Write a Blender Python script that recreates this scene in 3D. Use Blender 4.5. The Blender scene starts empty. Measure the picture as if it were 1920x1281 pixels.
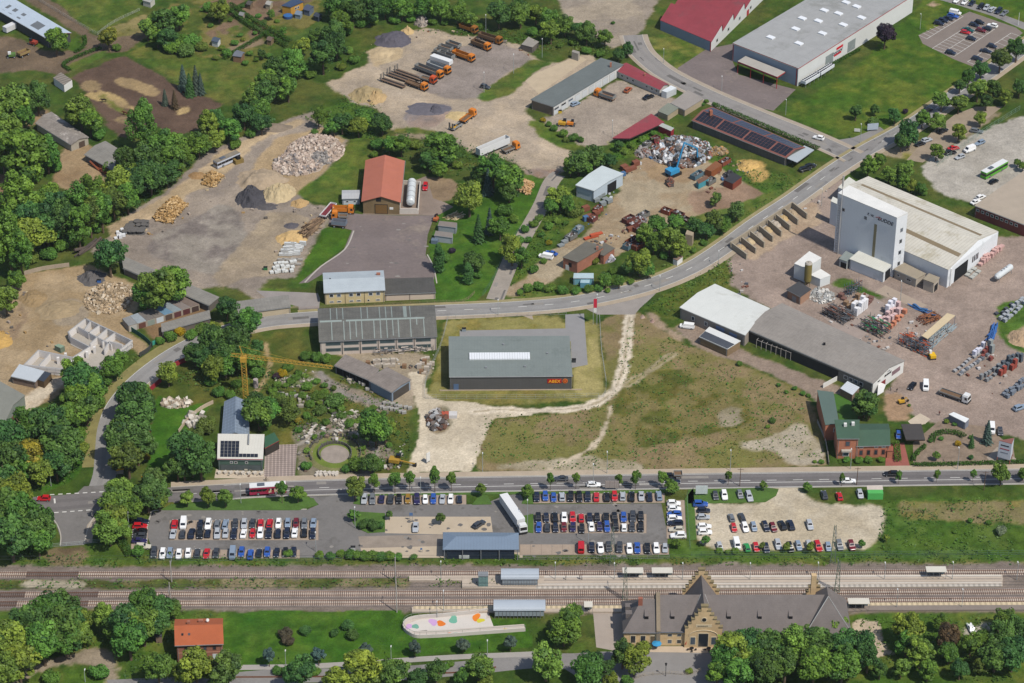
import bpy,math,random
import numpy as np
from mathutils import Vector,Matrix
random.seed(7)
sc=bpy.context.scene
R=math.radians
# ------------------------------------------------------------------ camera, light, exposure
F,CX,CY,DEP,H=5200.0,960.0,640.5,R(33.0),495.0
sd,cd=math.sin(DEP),math.cos(DEP)
CAM=Vector((0,-H/math.tan(DEP),H))
cam=bpy.data.cameras.new('aerial_camera')
cam.sensor_width=36.0
cam.lens=F/1920*36
cam.clip_start,cam.clip_end=5,20000
camo=bpy.data.objects.new('aerial_camera',cam)
camo.location=CAM
camo.rotation_euler=(math.pi/2-DEP,0,0)
sc.collection.objects.link(camo)
sc.camera=camo
SUN_EL,SUN_AZ=R(55),R(-45) # azimuth of the sun counted from +X towards +Y
W=bpy.data.worlds.new('World')
sc.world=W
W.use_nodes=True
nt=W.node_tree
sky=nt.nodes.new('ShaderNodeTexSky')
sky.sky_type='NISHITA'
sky.sun_disc=False
sky.sun_elevation=SUN_EL
sky.sun_rotation=math.pi/2-SUN_AZ
bg=nt.nodes['Background']
bg.inputs[1].default_value=0.115
nt.links.new(sky.outputs[0],bg.inputs[0])
sl=bpy.data.lights.new('sun','SUN')
sl.energy,sl.angle,sl.color=4.2,R(0.53),(1,0.955,0.88)
so=bpy.data.objects.new('sun',sl)
sv=Vector((math.cos(SUN_AZ)*math.cos(SUN_EL),math.sin(SUN_AZ)*math.cos(SUN_EL),math.sin(SUN_EL)))
so.rotation_euler=(-sv).to_track_quat('-Z','Y').to_euler()
so.location=(0,0,300)
sc.collection.objects.link(so)
sc.view_settings.view_transform='Standard'
sc.view_settings.look='None'
sc.view_settings.exposure=0.36
# ------------------------------------------------------------------ photogrammetry: pixel of the photograph -> place on the land
def ray(x,y):
 a,b=(x-CX)/F,(CY-y)/F
 return Vector((a,cd+b*sd,-sd+b*cd))
def G(x,y,z=0.0):
 d=ray(x,y)
 return CAM+d*((z-H)/d.z)
def PXM(y,x=960): # photo pixels per metre at that spot
 d=ray(x,y)
 return F/(-H/d.z)
def HT(x,y,y2): # height of something standing at pixel y whose top is at pixel y2
 p=G(x,y);k=(CY-y2)/F
 return(p.y-CAM.y)*(k*cd-sd)/(cd+k*sd)+H
def dirang(x0,y0,x1,y1): # heading on the ground of a line seen in the photograph
 a,b=G(x0,y0),G(x1,y1)
 return math.atan2(b.y-a.y,b.x-a.x)
 # ------------------------------------------------------------------ colours and materials
def lin(hx):
 o=[]
 for i in(0,2,4):
  c=int(hx[i:i+2],16)/255
  o.append(c/12.92 if c<=.04045 else((c+.055)/1.055)**2.4)
 return np.array(o)
KALB=0.62
def alb(hx,k=1.0):
 return tuple(float(v)for v in np.clip(lin(hx)*KALB*k,0,.85))+(1.0,)
MATS={}
def M(name,hx,rough=.85,var=.18,sc1=.25,sc2=2.5,spec=.25,metal=0.0,stripe=None,stripe2=None,k=1.0,bump=0.0,rust=None,emit=0,objcol=False):
 if name in MATS:return MATS[name]
 m=bpy.data.materials.new(name);m.use_nodes=True
 t=m.node_tree;N=t.nodes;L=t.links
 b=N['Principled BSDF']
 b.inputs['Roughness'].default_value=rough
 b.inputs['Metallic'].default_value=metal
 b.inputs['Specular IOR Level'].default_value=spec
 co=N.new('ShaderNodeTexCoord')
 def noise(scale,det=4,rg=.6):
  n=N.new('ShaderNodeTexNoise');n.inputs['Scale'].default_value=scale
  n.inputs['Detail'].default_value=det;n.inputs['Roughness'].default_value=rg
  L.new(co.outputs['Object'],n.inputs['Vector']);return n
 def math_(op,a,bb):
  n=N.new('ShaderNodeMath');n.operation=op
  for i,v in enumerate((a,bb)):
   if isinstance(v,(int,float)):n.inputs[i].default_value=v
   else:L.new(v,n.inputs[i])
  return n.outputs[0]
 n1,n2=noise(sc1),noise(sc2,3)
 f=math_('ADD',math_('MULTIPLY',math_('SUBTRACT',n1.outputs['Fac'],.5),var*3.2),math_('MULTIPLY',math_('SUBTRACT',n2.outputs['Fac'],.5),var*2.0))
 f=math_('ADD',f,1.0)
 def stripes(st,f):
  ax,per,wid,fac=st
  uv=N.new('ShaderNodeUVMap')
  s=N.new('ShaderNodeSeparateXYZ');L.new(uv.outputs[0],s.inputs[0])
  fr=math_('FRACT',math_('DIVIDE',s.outputs[0 if ax=='u' else 1],per),0)
  lt=math_('LESS_THAN',fr,wid)
  return math_('MULTIPLY',f,math_('ADD',math_('MULTIPLY',lt,fac-1),1.0))
 if stripe:f=stripes(stripe,f)
 if stripe2:f=stripes(stripe2,f)
 if objcol:
  oi=N.new('ShaderNodeObjectInfo');csrc=oi.outputs['Color']
 else:
  rgb=N.new('ShaderNodeRGB');rgb.outputs[0].default_value=alb(hx,k);csrc=rgb.outputs[0]
 if rust:
  mx=N.new('ShaderNodeMix');mx.data_type='RGBA'
  n3=noise(rust[1],5,.7)
  cr=N.new('ShaderNodeMapRange');cr.inputs[1].default_value=rust[2];cr.inputs[2].default_value=rust[2]+.12
  L.new(n3.outputs['Fac'],cr.inputs[0]);L.new(cr.outputs[0],mx.inputs[0])
  L.new(csrc,mx.inputs[6]);mx.inputs[7].default_value=alb(rust[0]);csrc=mx.outputs[2]
 vm=N.new('ShaderNodeVectorMath');vm.operation='SCALE'
 L.new(csrc,vm.inputs[0]);L.new(f,vm.inputs['Scale'])
 L.new(vm.outputs[0],b.inputs['Base Color'])
 if bump:
  bp=N.new('ShaderNodeBump');bp.inputs['Strength'].default_value=bump;bp.inputs['Distance'].default_value=.3
  L.new(n2.outputs['Fac'],bp.inputs['Height']);L.new(bp.outputs[0],b.inputs['Normal'])
 MATS[name]=m
 return m
def glassmat(name,hx,rough=.12):
 if name in MATS:return MATS[name]
 m=M(name,hx,rough=rough,var=.1,spec=.6,objcol=True);N,L=m.node_tree.nodes,m.node_tree.links
 oi=N.new('ShaderNodeObjectInfo');mx=N.new('ShaderNodeMix');mx.data_type='RGBA';mx.inputs[6].default_value=alb(hx,.7);mx.inputs[7].default_value=alb(hx,4.5)  # random lightening of the glass colour stands in for reflections in the panes
 pw=N.new('ShaderNodeMath');pw.operation='POWER';pw.inputs[1].default_value=2.2;L.new(oi.outputs['Random'],pw.inputs[0]);L.new(pw.outputs[0],mx.inputs[0])
 for n in N:
  if n.type=='VECT_MATH':L.new(mx.outputs[2],n.inputs[0])
 return m
 # ------------------------------------------------------------------ mesh building
col=sc.collection
class MB:
 def __init__(s):s.v,s.f,s.mi=[],[],[]
 def poly(s,pts,mi=0):
  b=len(s.v);s.v+=[tuple(p)for p in pts];s.f.append(tuple(range(b,b+len(pts))));s.mi.append(mi);return s
 def quad(s,a,b,c,d,mi=0):return s.poly((a,b,c,d),mi)
 def prism(s,pts,z0,z1,mi=0,mt=None):
  mt=mi if mt is None else mt;n=len(pts)
  lo=[Vector((p[0],p[1],z0))for p in pts];hi=[Vector((p[0],p[1],z1))for p in pts]
  for i in range(n):s.quad(lo[i],lo[(i+1)%n],hi[(i+1)%n],hi[i],mi)
  s.poly(hi,mt);s.poly(lo[::-1],mi);return s
 def box(s,x,y,z0,sx,sy,sz,rz=0,mi=0,mt=None):
  c,n=math.cos(rz),math.sin(rz)
  return s.prism([(x+a*sx/2*c-b*sy/2*n,y+a*sx/2*n+b*sy/2*c)for a,b in((-1,-1),(1,-1),(1,1),(-1,1))],z0,z0+sz,mi,mt)
 def tube(s,p,q,r,r2=None,n=8,mi=0,cap=True):
  p,q=Vector(p),Vector(q);r2=r if r2 is None else r2
  w=(q-p).normalized();u=w.orthogonal().normalized();v=w.cross(u)
  A=[p+(u*math.cos(t)+v*math.sin(t))*r for t in[2*math.pi*i/n for i in range(n)]]
  B=[q+(u*math.cos(t)+v*math.sin(t))*r2 for t in[2*math.pi*i/n for i in range(n)]]
  for i in range(n):s.quad(A[i],A[(i+1)%n],B[(i+1)%n],B[i],mi)
  if cap:s.poly(A[::-1],mi);s.poly(B,mi)
  return s
 def bar(s,p,q,w,mi=0):
  return s.tube(p,q,w*.7,n=4,mi=mi)
 def slab(s,a,b,c,d,t,mi=0,ms=None): # thickened upwards by t
  ms=mi if ms is None else ms
  up=Vector((0,0,t));P=[Vector(x)for x in(a,b,c,d)];Q=[x+up for x in P]
  s.poly(Q,mi);s.poly(P[::-1],ms)
  for i in range(4):s.quad(P[i],P[(i+1)%4],Q[(i+1)%4],Q[i],ms)
  return s
 def build(s,name,mats,parent=None,origin=None,smooth=False,link=True):
  me=bpy.data.meshes.new(name)
  o=Vector(origin)if origin is not None else(parent.location.copy()if parent is not None and parent.get('_w')else Vector((0,0,0)))
  me.from_pydata([(p[0]-o.x,p[1]-o.y,p[2]-o.z)for p in s.v],[],s.f)
  if not isinstance(mats,(list,tuple)):mats=[mats]
  for m in mats:me.materials.append(m)
  me.polygons.foreach_set('material_index',s.mi)
  uvl=me.uv_layers.new(name='UVMap')
  uv=[]
  for f in s.f:
   p0=Vector(s.v[f[0]]);e=Vector(s.v[f[1]])-p0
   u=e.normalized()if e.length>1e-6 else Vector((1,0,0))
   w=Vector(s.v[f[-1]])-p0;w=w-u*w.dot(u);w=w.normalized()if w.length>1e-6 else Vector((0,0,1))
   for i in f:
    dlt=Vector(s.v[i])-p0;uv+=[dlt.dot(u),dlt.dot(w)]
  uvl.data.foreach_set('uv',uv)
  if smooth:me.polygons.foreach_set('use_smooth',[True]*len(s.f))
  ob=bpy.data.objects.new(name,me)
  if link:col.objects.link(ob)
  if parent is not None:ob.parent=parent
  elif origin is not None:ob.location=o
  return ob
def tag(o,label=None,cat=None,group=None,kind=None):
 if label:o['label']=label
 if cat:o['category']=cat
 if group:o['group']=group
 if kind:o['kind']=kind
 return o
def thing(name,label,cat,loc=(0,0,0),rz=0,group=None):
 o=bpy.data.objects.new(name,None);col.objects.link(o)
 o.empty_display_size=.5
 o.location=loc;o.rotation_euler=(0,0,rz)
 if rz==0:o['_w']=1 # parts of an unrotated thing are written in world coordinates
 return tag(o,label,cat,group)
def struct(mb,name,mats,**k):
 return tag(mb.build(name,mats,**k),kind='structure')
def copy_tree(o,parent=None):
 c=o.copy();col.objects.link(c)
 if parent is not None:c.parent=parent
 for ch in o.children:copy_tree(ch,c)
 return c
ORD=['','first','second','third','fourth','fifth','sixth','seventh','eighth','ninth','tenth','eleventh','twelfth','thirteenth','fourteenth','fifteenth','sixteenth','seventeenth','eighteenth','nineteenth','twentieth','twenty-first','twenty-second','twenty-third','twenty-fourth','twenty-fifth','twenty-sixth','twenty-seventh','twenty-eighth','twenty-ninth','thirtieth']
for _t in('thirty','forty','fifty','sixty'):
 if _t!='thirty':ORD.append(_t.replace('y','ieth'))
 ORD+=[_t+'-'+w for w in ORD[1:10]]
def short(l):
 for a in('from the left',' the ',' the ',' the '):
  if l.count(' ')>15:l=l.replace(a,a.replace('the ',''),1)
 return l if l.count(' ')<16 else ' '.join(l.split()[:16])
def ordinal_labels(items,place,group):
 """items: (object, look); each look is numbered from the left within its place, so that every label is its own"""
 by={}
 for o,look in items:by.setdefault(look,[]).append(o)
 for look,os in by.items():
  os.sort(key=lambda o:(o.location-CAM).x/(o.location-CAM).length)
  for i,o in enumerate(os):
   if len(os)==1:lab=look+' '+place
   else:lab='%s, %s from the left %s'%(look,ORD[i+1],place)
   lab=short(lab)
   o['label']=lab;o['group']=group
   # ------------------------------------------------------------------ the ground: one sheet, soil and grass colours by area
rng=np.random.default_rng(5)
def vnoise(x,y,seed):
 xi,yi=np.floor(x).astype(np.int64),np.floor(y).astype(np.int64)
 fx,fy=x-xi,y-yi
 fx,fy=fx*fx*(3-2*fx),fy*fy*(3-2*fy)
 def h(a,b):
  n=(a*374761393+b*668265263+seed*974634777)&0x7fffffff
  n=((n^(n>>13))*1274126177)&0x7fffffff
  return((n^(n>>16))&0xffff)/65535.0
 return(h(xi,yi)*(1-fx)+h(xi+1,yi)*fx)*(1-fy)+(h(xi,yi+1)*(1-fx)+h(xi+1,yi+1)*fx)*fy
def fbm(x,y,seed,oct=4):
 r,a,t=0,1,0
 for i in range(oct):
  r=r+a*vnoise(x*2**i,y*2**i,seed+i);t+=a;a*=.55
 return r/t
def toPX(x,y):
 ry,rz=y-CAM.y,-H
 f=ry*cd-rz*sd
 return CX+F*x/f,CY-F*(ry*sd+rz*cd)/f
def inpoly(px,py,poly):
 r=np.zeros(px.shape,bool);n=len(poly)
 for i in range(n):
  x0,y0=poly[i];x1,y1=poly[(i+1)%n]
  if y0==y1:continue
  c=((y0>py)!=(y1>py))&(px<(x1-x0)*(py-y0)/(y1-y0)+x0)
  r^=c
 return r
def P(s): # "x,y x,y ..." -> list
 return[tuple(float(v)for v in q.split(','))for q in s.split()]
 # (colour, colour of its patches, how patchy, outline) painted in this order
LAND=[
('4e6c2a','5e6c34',.45,'-400,-400 2400,-400 2400,1700 -400,1700'),
# far left: farm, meadow, gardens
('7b6955','6a5b4a',.5,'-60,60 40,72 80,95 128,92 150,88 160,72 125,50 60,6 40,-10 85,-10 180,68 235,45 290,40 285,60 250,85 237,98 200,100 150,120 118,142 60,130 -20,140'),
('58742e','6a7a38',.4,'85,-10 255,-10 268,22 235,40 180,64'),
('7c7a45','8a7d52',.5,'185,62 235,42 268,24 292,40 268,62 205,72'),
('567a2c','4a6a26',.4,'122,76 150,68 160,88 138,100 128,92'),
('5a7a30','687a3c',.4,'118,128 150,112 205,92 200,105 150,125 130,134'),
('5c7630','727c3e',.5,'238,100 275,84 330,105 420,110 500,85 512,130 480,170 415,197 330,150'),
('5e7434','77703e',.6,'290,40 340,-10 600,-10 590,40 540,90 505,85 430,110 330,105 300,70'),
('7d6450','6c5646',.5,'372,10 410,0 470,0 440,25 400,40'),('876f58','6c5646',.5,'440,10 500,0 530,20 480,45'),
('86705a','73604c',.5,'402,52 438,32 458,50 420,68'),('86705a','73604c',.5,'462,60 490,45 500,62 470,78'),('7d6a54','6c5646',.5,'480,0 540,0 520,25 490,30'),
('7c6450','5c6c34',.5,'398,10 420,0 434,12 412,22'),('84705a','6a583e',.5,'498,20 522,8 536,20 512,34'),('6e5a46','5c6c34',.5,'466,80 490,66 506,80 482,94'),('8c765e','6a7a3c',.5,'424,55 446,44 458,58 434,72'),('5c7a30','4c6a28',.4,'440,35 470,24 484,42 456,54'),('90785e','7c6650',.5,'385,62 402,54 410,66 392,74'),('5c4c3e','7a6650',.5,'545,0 575,-10 590,0 560,10'),
('98876e','86745c',.4,'425,90 490,70 500,80 440,100'),
('5a7838','4c6c30',.3,'545,70 600,38 612,45 590,70 560,90'),
('6a5648','5c4a3e',.55,'138,142 232,104 300,140 330,160 420,192 402,215 365,245 320,262 300,236 270,240 240,262 205,240 190,215 165,185'),
('a48c66','8f7a5a',.5,'150,158 175,150 190,160 178,172 160,170'),('a48c66','8f7a5a',.4,'212,150 235,146 268,155 290,165 302,172 285,182 262,172 235,162 215,160'),
('b89f70','9c8560',.4,'330,205 345,198 360,206 348,216 334,214'),('b09868','9c8560',.4,'148,175 175,172 225,180 240,195 270,208 262,214 235,200 210,205 190,192'),('ab9568','8a7658',.4,'215,218 240,215 245,230 222,232'),
('7a8040','6d7a3a',.5,'180,172 205,188 230,205 250,212 240,218 205,200 182,182'),
('a58b68','8a7457',.5,'28,238 60,212 95,205 88,225 50,240'),
('a18a6a','8d7558',.5,'108,300 118,280 165,268 180,288 214,320 214,345 170,378 130,360 98,338'),
('96785c','856a52',.5,'-10,330 14,325 40,375 10,388 -10,385'),
('8f7250','80684c',.6,'250,590 330,560 390,560 385,610 330,640 290,640'),
# storage yard
('a09282','8c8074',.6,'605,205 610,235 648,250 655,268 640,288 592,338 556,362 575,378 610,384 622,398 612,425 580,470 556,522 510,520 484,545 560,548 598,556 590,580 500,575 450,545 415,535 350,545 285,512 225,494 185,484 165,472 185,458 215,430 240,400 300,368 345,328 380,290 420,268 470,250 520,232 560,218'),
('b8a283','a69274',.5,'200,425 300,375 360,330 420,280 480,252 560,222 575,232 500,258 470,275 440,310 400,350 350,365 330,395 280,410 240,440 205,450'),
('7d736c','938a7e',.6,'330,425 420,380 450,400 470,470 420,520 330,500 270,470 290,440'),
('a8977e','958672',.5,'440,470 500,400 560,400 600,420 560,470 500,520 460,520 420,540 400,520'),
('b29a76','a28c6c',.5,'480,300 520,258 600,240 650,262 600,330 545,370 480,380 460,350'),
('5c7c30','6e8038',.4,'556,360 590,338 625,310 655,268 690,262 676,300 680,330 676,372 640,384 600,380 575,372'),
('587a2e','6a7a36',.45,'690,290 690,370 655,372 660,330 672,290'),
('527c26','4a7024',.25,'607,430 660,432 645,465 600,495 568,528 556,522 580,478 598,450'),
# construction site
('ae9878','9c8666',.55,'-20,560 42,516 135,500 165,495 200,512 262,538 262,578 230,605 252,632 285,650 268,668 245,652 150,700 95,755 40,770 -20,830'),
('8d7760','a08a6c',.5,'-20,575 40,560 50,600 30,640 -20,630'),('9c8d78','ab987a',.6,'90,570 140,560 170,585 150,610 100,610'),
('cfc0a8','b8a68c',.5,'-20,790 45,745 110,700 125,712 60,770 -20,850'),
# truck yard
('b8a68e','a59683',.6,'690,95 712,88 770,60 800,54 850,68 905,66 985,88 1000,105 1010,112 1040,120 1085,105 1112,100 1118,118 1068,165 1000,190 985,210 1005,228 1042,272 1078,290 1062,322 1020,332 985,328 960,302 890,292 862,270 820,262 790,254 742,248 725,240 742,235 720,215 704,202 660,192 640,176 622,165 608,152 640,148 655,132 690,122'),
('998d84','8c8178',.6,'800,120 860,90 930,80 990,100 1000,115 960,130 900,180 860,190 800,175 770,150'),
('c4b08e','b29d7c',.5,'690,95 715,88 760,88 755,110 700,128'),('857d7a','9a8678',.5,'752,215 800,195 850,198 838,222 810,240 770,238'),
('a5856e','8f7f74',.5,'975,318 1045,318 1060,328 1000,336'),
('a89a86','94887a',.5,'1042,-10 1240,-10 1200,62 1150,92 1098,62 1050,20'),
('5c7c34','6e7c3c',.5,'895,185 905,172 960,132 1000,110 1040,118 1000,135 960,178 908,192'),
('66803a','7a7c40',.5,'728,240 770,238 812,246 860,258 850,266 800,256 742,250'),
('587e30','66803a',.4,'640,190 700,204 730,236 690,262 650,262 606,238 600,205'),
('96876e','857862',.4,'735,250 790,252 850,262 850,268 780,260 735,256'),
('5c7c30','6c8038',.5,'985,228 1010,225 1050,240 1100,262 1090,276 1050,276 1010,255'),
# depot court, scrap yard
('a89a8a','988b7d',.4,'1040,216 1160,150 1190,162 1275,190 1240,208 1220,232 1150,262 1148,270 1090,275 1010,222'),
('57812c','688436',.4,'1145,262 1180,255 1225,240 1260,230 1270,250 1235,268 1180,295 1150,300'),
('b0a085','a08c70',.5,'1030,470 1098,442 1160,360 1165,330 1215,290 1235,268 1300,262 1345,300 1420,330 1410,372 1310,402 1250,424 1185,452 1140,492 1060,492 1055,520 990,545 965,560 935,550 970,520 1010,495'),
('a88e6c','9c8468',.5,'1200,300 1250,290 1310,320 1290,345 1220,340'),
('9c826c','8c735e',.5,'1290,360 1420,340 1440,370 1400,400 1300,400'),
('587c30','6a7e38',.5,'1300,285 1330,275 1420,320 1500,330 1530,320 1530,340 1440,365 1410,350 1340,310'),
('c8a868','b49458',.4,'1382,300 1425,300 1445,330 1420,345 1390,318'),
('587c30','728440',.5,'1310,405 1400,378 1480,345 1520,330 1500,368 1400,430 1330,470 1290,500 1180,545 1050,570 970,562 985,545 1060,545 1140,535 1250,500 1290,460'),
('5a7a30','6c8038',.45,'940,560 960,500 1030,350 1050,345 1100,365 1090,390 1080,420 1030,470 1000,500 975,530 935,555'),
# hall yard and gardens in the middle
('4e7a28','5c8030',.35,'824,402 850,385 905,345 960,330 1000,330 1030,345 985,430 940,490 918,545 890,566 815,570 812,530 822,500 800,478'),
('9a8468','86725a',.5,'800,330 850,335 860,350 850,370 815,385 800,372'),
('4f7c2a','6c8038',.4,'480,542 540,540 565,552 555,580 540,575 500,555'),
# ABEX plot
('978e56','827f48',.5,'838,598 1060,592 1060,620 1122,598 1140,740 1120,752 900,760 795,748 820,690 825,640'),
('a69a64','8c854c',.5,'1100,600 1124,600 1128,740 1085,742 1075,690 1100,688'),
# waste ground
('8c7a58','74703e',.5,'1125,600 1165,585 1190,580 1240,610 1285,650 1330,660 1420,695 1500,730 1535,770 1552,875 1300,884 1100,886 900,886 880,850 930,790 1080,770 1140,745'),
('82764a','646c34',.5,'1180,700 1300,690 1420,760 1400,800 1200,840 1150,830 1150,760'),
('9c9078','8a8064',.6,'1340,770 1385,755 1390,800 1350,800'),
('b5a994','a09478',.5,'1380,830 1440,820 1500,790 1540,830 1545,872 1480,874 1460,850 1400,842'),
('b0a48c','9a8e74',.5,'900,876 980,868 1110,852 1120,862 1200,866 1215,882 1000,886'),
('58782e','6c7a36',.5,'1205,575 1290,530 1370,480 1375,530 1340,550 1290,560 1270,600 1220,590'),
('a59078','978470',.4,'1200,572 1230,590 1300,650 1270,640 1215,598'),
('988676','8b7a6c',.4,'1265,610 1290,600 1400,660 1600,735 1540,760 1500,728 1420,690 1300,652'),
# building yard on the right
('a39184','958478',.45,'1395,460 1500,380 1582,332 1640,380 1880,445 1960,440 1960,830 1800,800 1760,800 1700,772 1660,742 1695,680 1450,580 1405,562 1372,530 1365,485'),
('b8a288','a58e76',.5,'1395,470 1500,392 1530,372 1540,420 1470,450 1410,492'),
('b59a7a','a08468',.5,'1660,742 1690,735 1715,770 1700,790 1660,790'),
('527a2c','5e8034',.4,'1872,570 1960,555 1960,650 1920,665 1890,650 1868,620'),('b39c80','a58e74',.5,'1885,628 1960,600 1960,655 1910,650'),
('527a2c','5e7c34',.4,'1555,535 1580,518 1620,540 1668,560 1660,565 1610,550 1570,540'),
('b3aca0','a59e92',.4,'1728,312 1740,300 1800,262 1960,200 1960,345 1890,345 1830,385 1765,365 1740,335'),
('9c8d74','8a7c66',.5,'1640,290 1720,300 1810,258 1880,212 1870,205 1790,255 1700,268'),
('587a2c','8a8448',.4,'1690,292 1700,282 1722,296 1700,302'),
('527626','687c30',.45,'1475,205 1560,155 1600,130 1715,20 1735,0 1960,-20 1960,60 1900,80 1850,120 1800,150 1700,225 1620,258 1560,258 1470,218'),
('5e7c30','787c40',.4,'1205,75 1240,62 1325,92 1260,140 1300,165 1330,160 1300,150 1240,118'),
('b49a80','a08a70',.4,'1738,6 1760,4 1760,14 1742,16'),
# mason's garden and roundabout greenery on the left
('5e7030','6e7438',.55,'280,680 380,640 470,600 560,640 600,700 690,730 760,760 775,850 760,890 620,895 560,850 520,830 470,760 400,760 330,810 300,880 270,890 265,800'),
('4a7a24','54802a',.25,'298,738 330,765 400,755 370,790 335,820 312,880 275,890 278,850 285,800'),
('857c74','968876',.5,'575,690 640,720 700,745 760,760 770,775 700,765 640,745 590,715'),
('b0a08c','9c8e78',.5,'620,660 800,660 815,690 780,740 775,770 700,765 735,740 765,712 720,690 690,690'),
('8d8270','7b7460',.6,'550,800 700,790 740,850 700,890 560,895'),
('d0c2aa','beb098',.35,'768,700 795,690 800,740 830,752 880,752 935,765 1000,770 1000,778 930,785 905,830 895,860 880,884 760,888 775,850 790,790'),
('7e7860','8c7c62',.6,'800,790 815,766 842,760 850,790 830,818 808,812'),
('4c7a28','5c8030',.4,'40,945 80,930 60,880 130,860 180,800 215,750 245,700 270,665 262,680 225,740 205,800 165,860 130,905 100,915 70,930'),
# car parks
('5a7a30','707c3c',.5,'300,935 560,930 600,945 575,956 300,957 275,970 252,1020 240,1000 260,960'),
('cabda6','b9ab92',.4,'1300,944 1435,942 1455,922 1460,910 1498,910 1512,934 1545,945 1648,945 1662,965 1652,1005 1625,1032 1340,1034 1300,1012'),
('54782c','62803a',.4,'1650,938 1960,930 1960,1060 1300,1050 1250,1040 1255,1020 1300,1014 1340,1034 1625,1033 1655,1005 1664,965'),
('8a7d58','777446',.6,'1680,942 1960,938 1960,985 1690,975'),
('58782e','6e7c3c',.5,'-20,1010 80,1020 160,1020 240,1018 280,1046 600,1048 900,1048 1260,1048 1960,1050 1960,1062 -20,1068'),
('6a5a44','7c6e50',.5,'85,1028 165,1024 160,1045 150,1060 100,1060 85,1050'),
# railway
('8a7d72','7a6e64',.5,'-40,1062 1960,1056 1960,1152 -40,1146'),
('64703a','867a5c',.6,'-40,1087 300,1086 770,1082 770,1104 400,1104 -40,1107'),
('b5aa94','9c927c',.5,'40,1088 150,1087 150,1096 230,1103 40,1104'),
('4c7a26','5c802e',.3,'410,1148 750,1144 760,1160 980,1160 1000,1200 1000,1215 410,1262'),
('54782c','6c7e38',.4,'-40,1146 410,1146 420,1290 -40,1290'),('54782c','6c7e38',.4,'1590,1152 1960,1150 1960,1290 1590,1290'),
('a0917c','8d806c',.4,'-20,1290 60,1245 130,1225 180,1214 205,1218 220,1240 222,1290 208,1290 195,1260 150,1243 100,1250 20,1285'),
('c4b298','b4a288',.35,'1598,1160 1645,1165 1662,1220 1680,1228 1640,1235 1600,1190'),
('b8b0a4','a8a090',.4,'1800,1185 1855,1165 1860,1180 1820,1200'),
('6e7a3c','5a7830',.5,'1040,1200 1110,1190 1130,1225 1080,1235'),
]
PATHS=[('1183,580 1176,625 1172,670 1160,715 1138,745 1100,762 1050,768 990,770 935,768 890,772',3.4,'d2c4ae','9a8c70'),('1146,762 1138,790 1124,822 1100,846 1060,866 1030,882',1.1,'c0b098',0),('1176,722 1200,706 1225,690 1260,664',2.6,'9c8f72','80784a'),('497,645 505,690 490,720 470,745',1.2,'a58f68',0),('600,700 640,735 690,752 740,760',2.5,'8d857c',0),('560,835 600,812 650,806 690,825 705,850 690,885',1.8,'9c9488',0)]
RUTS=[('215,455 300,400 400,330 480,270 560,225',1.14),('530,240 470,330 380,420 430,500 560,535',1.12),('330,480 420,500 520,420 560,330',.9),('690,120 780,190 900,235 1010,270',1.12),('620,150 690,165 750,235 880,258 960,300',.9),('900,190 960,240 1060,300',1.1),('1400,480 1440,540 1560,640 1720,690 1930,770',1.12),('1500,440 1620,545 1780,600 1830,700',.9),('1540,500 1430,520 1420,480',.9),('1760,560 1840,560 1930,640',1.1),('985,520 1110,430 1230,330',.9),('1505,910 1490,955 1350,958',.93),('1480,930 1560,960 1620,1000 1400,1008',.94),('792,690 790,780 772,885',1.06),('800,770 880,810 900,850',.93),('870,775 830,830 790,880',1.06),('1750,330 1830,290 1940,240',.92),('1060,30 1120,50 1190,30',1.1),('1050,235 1130,180 1200,200',.92),('40,560 120,620 200,600',.9),('1290,950 1250,760 1180,700',1.1),('1030,760 1200,790 1380,850',1.06)]
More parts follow.
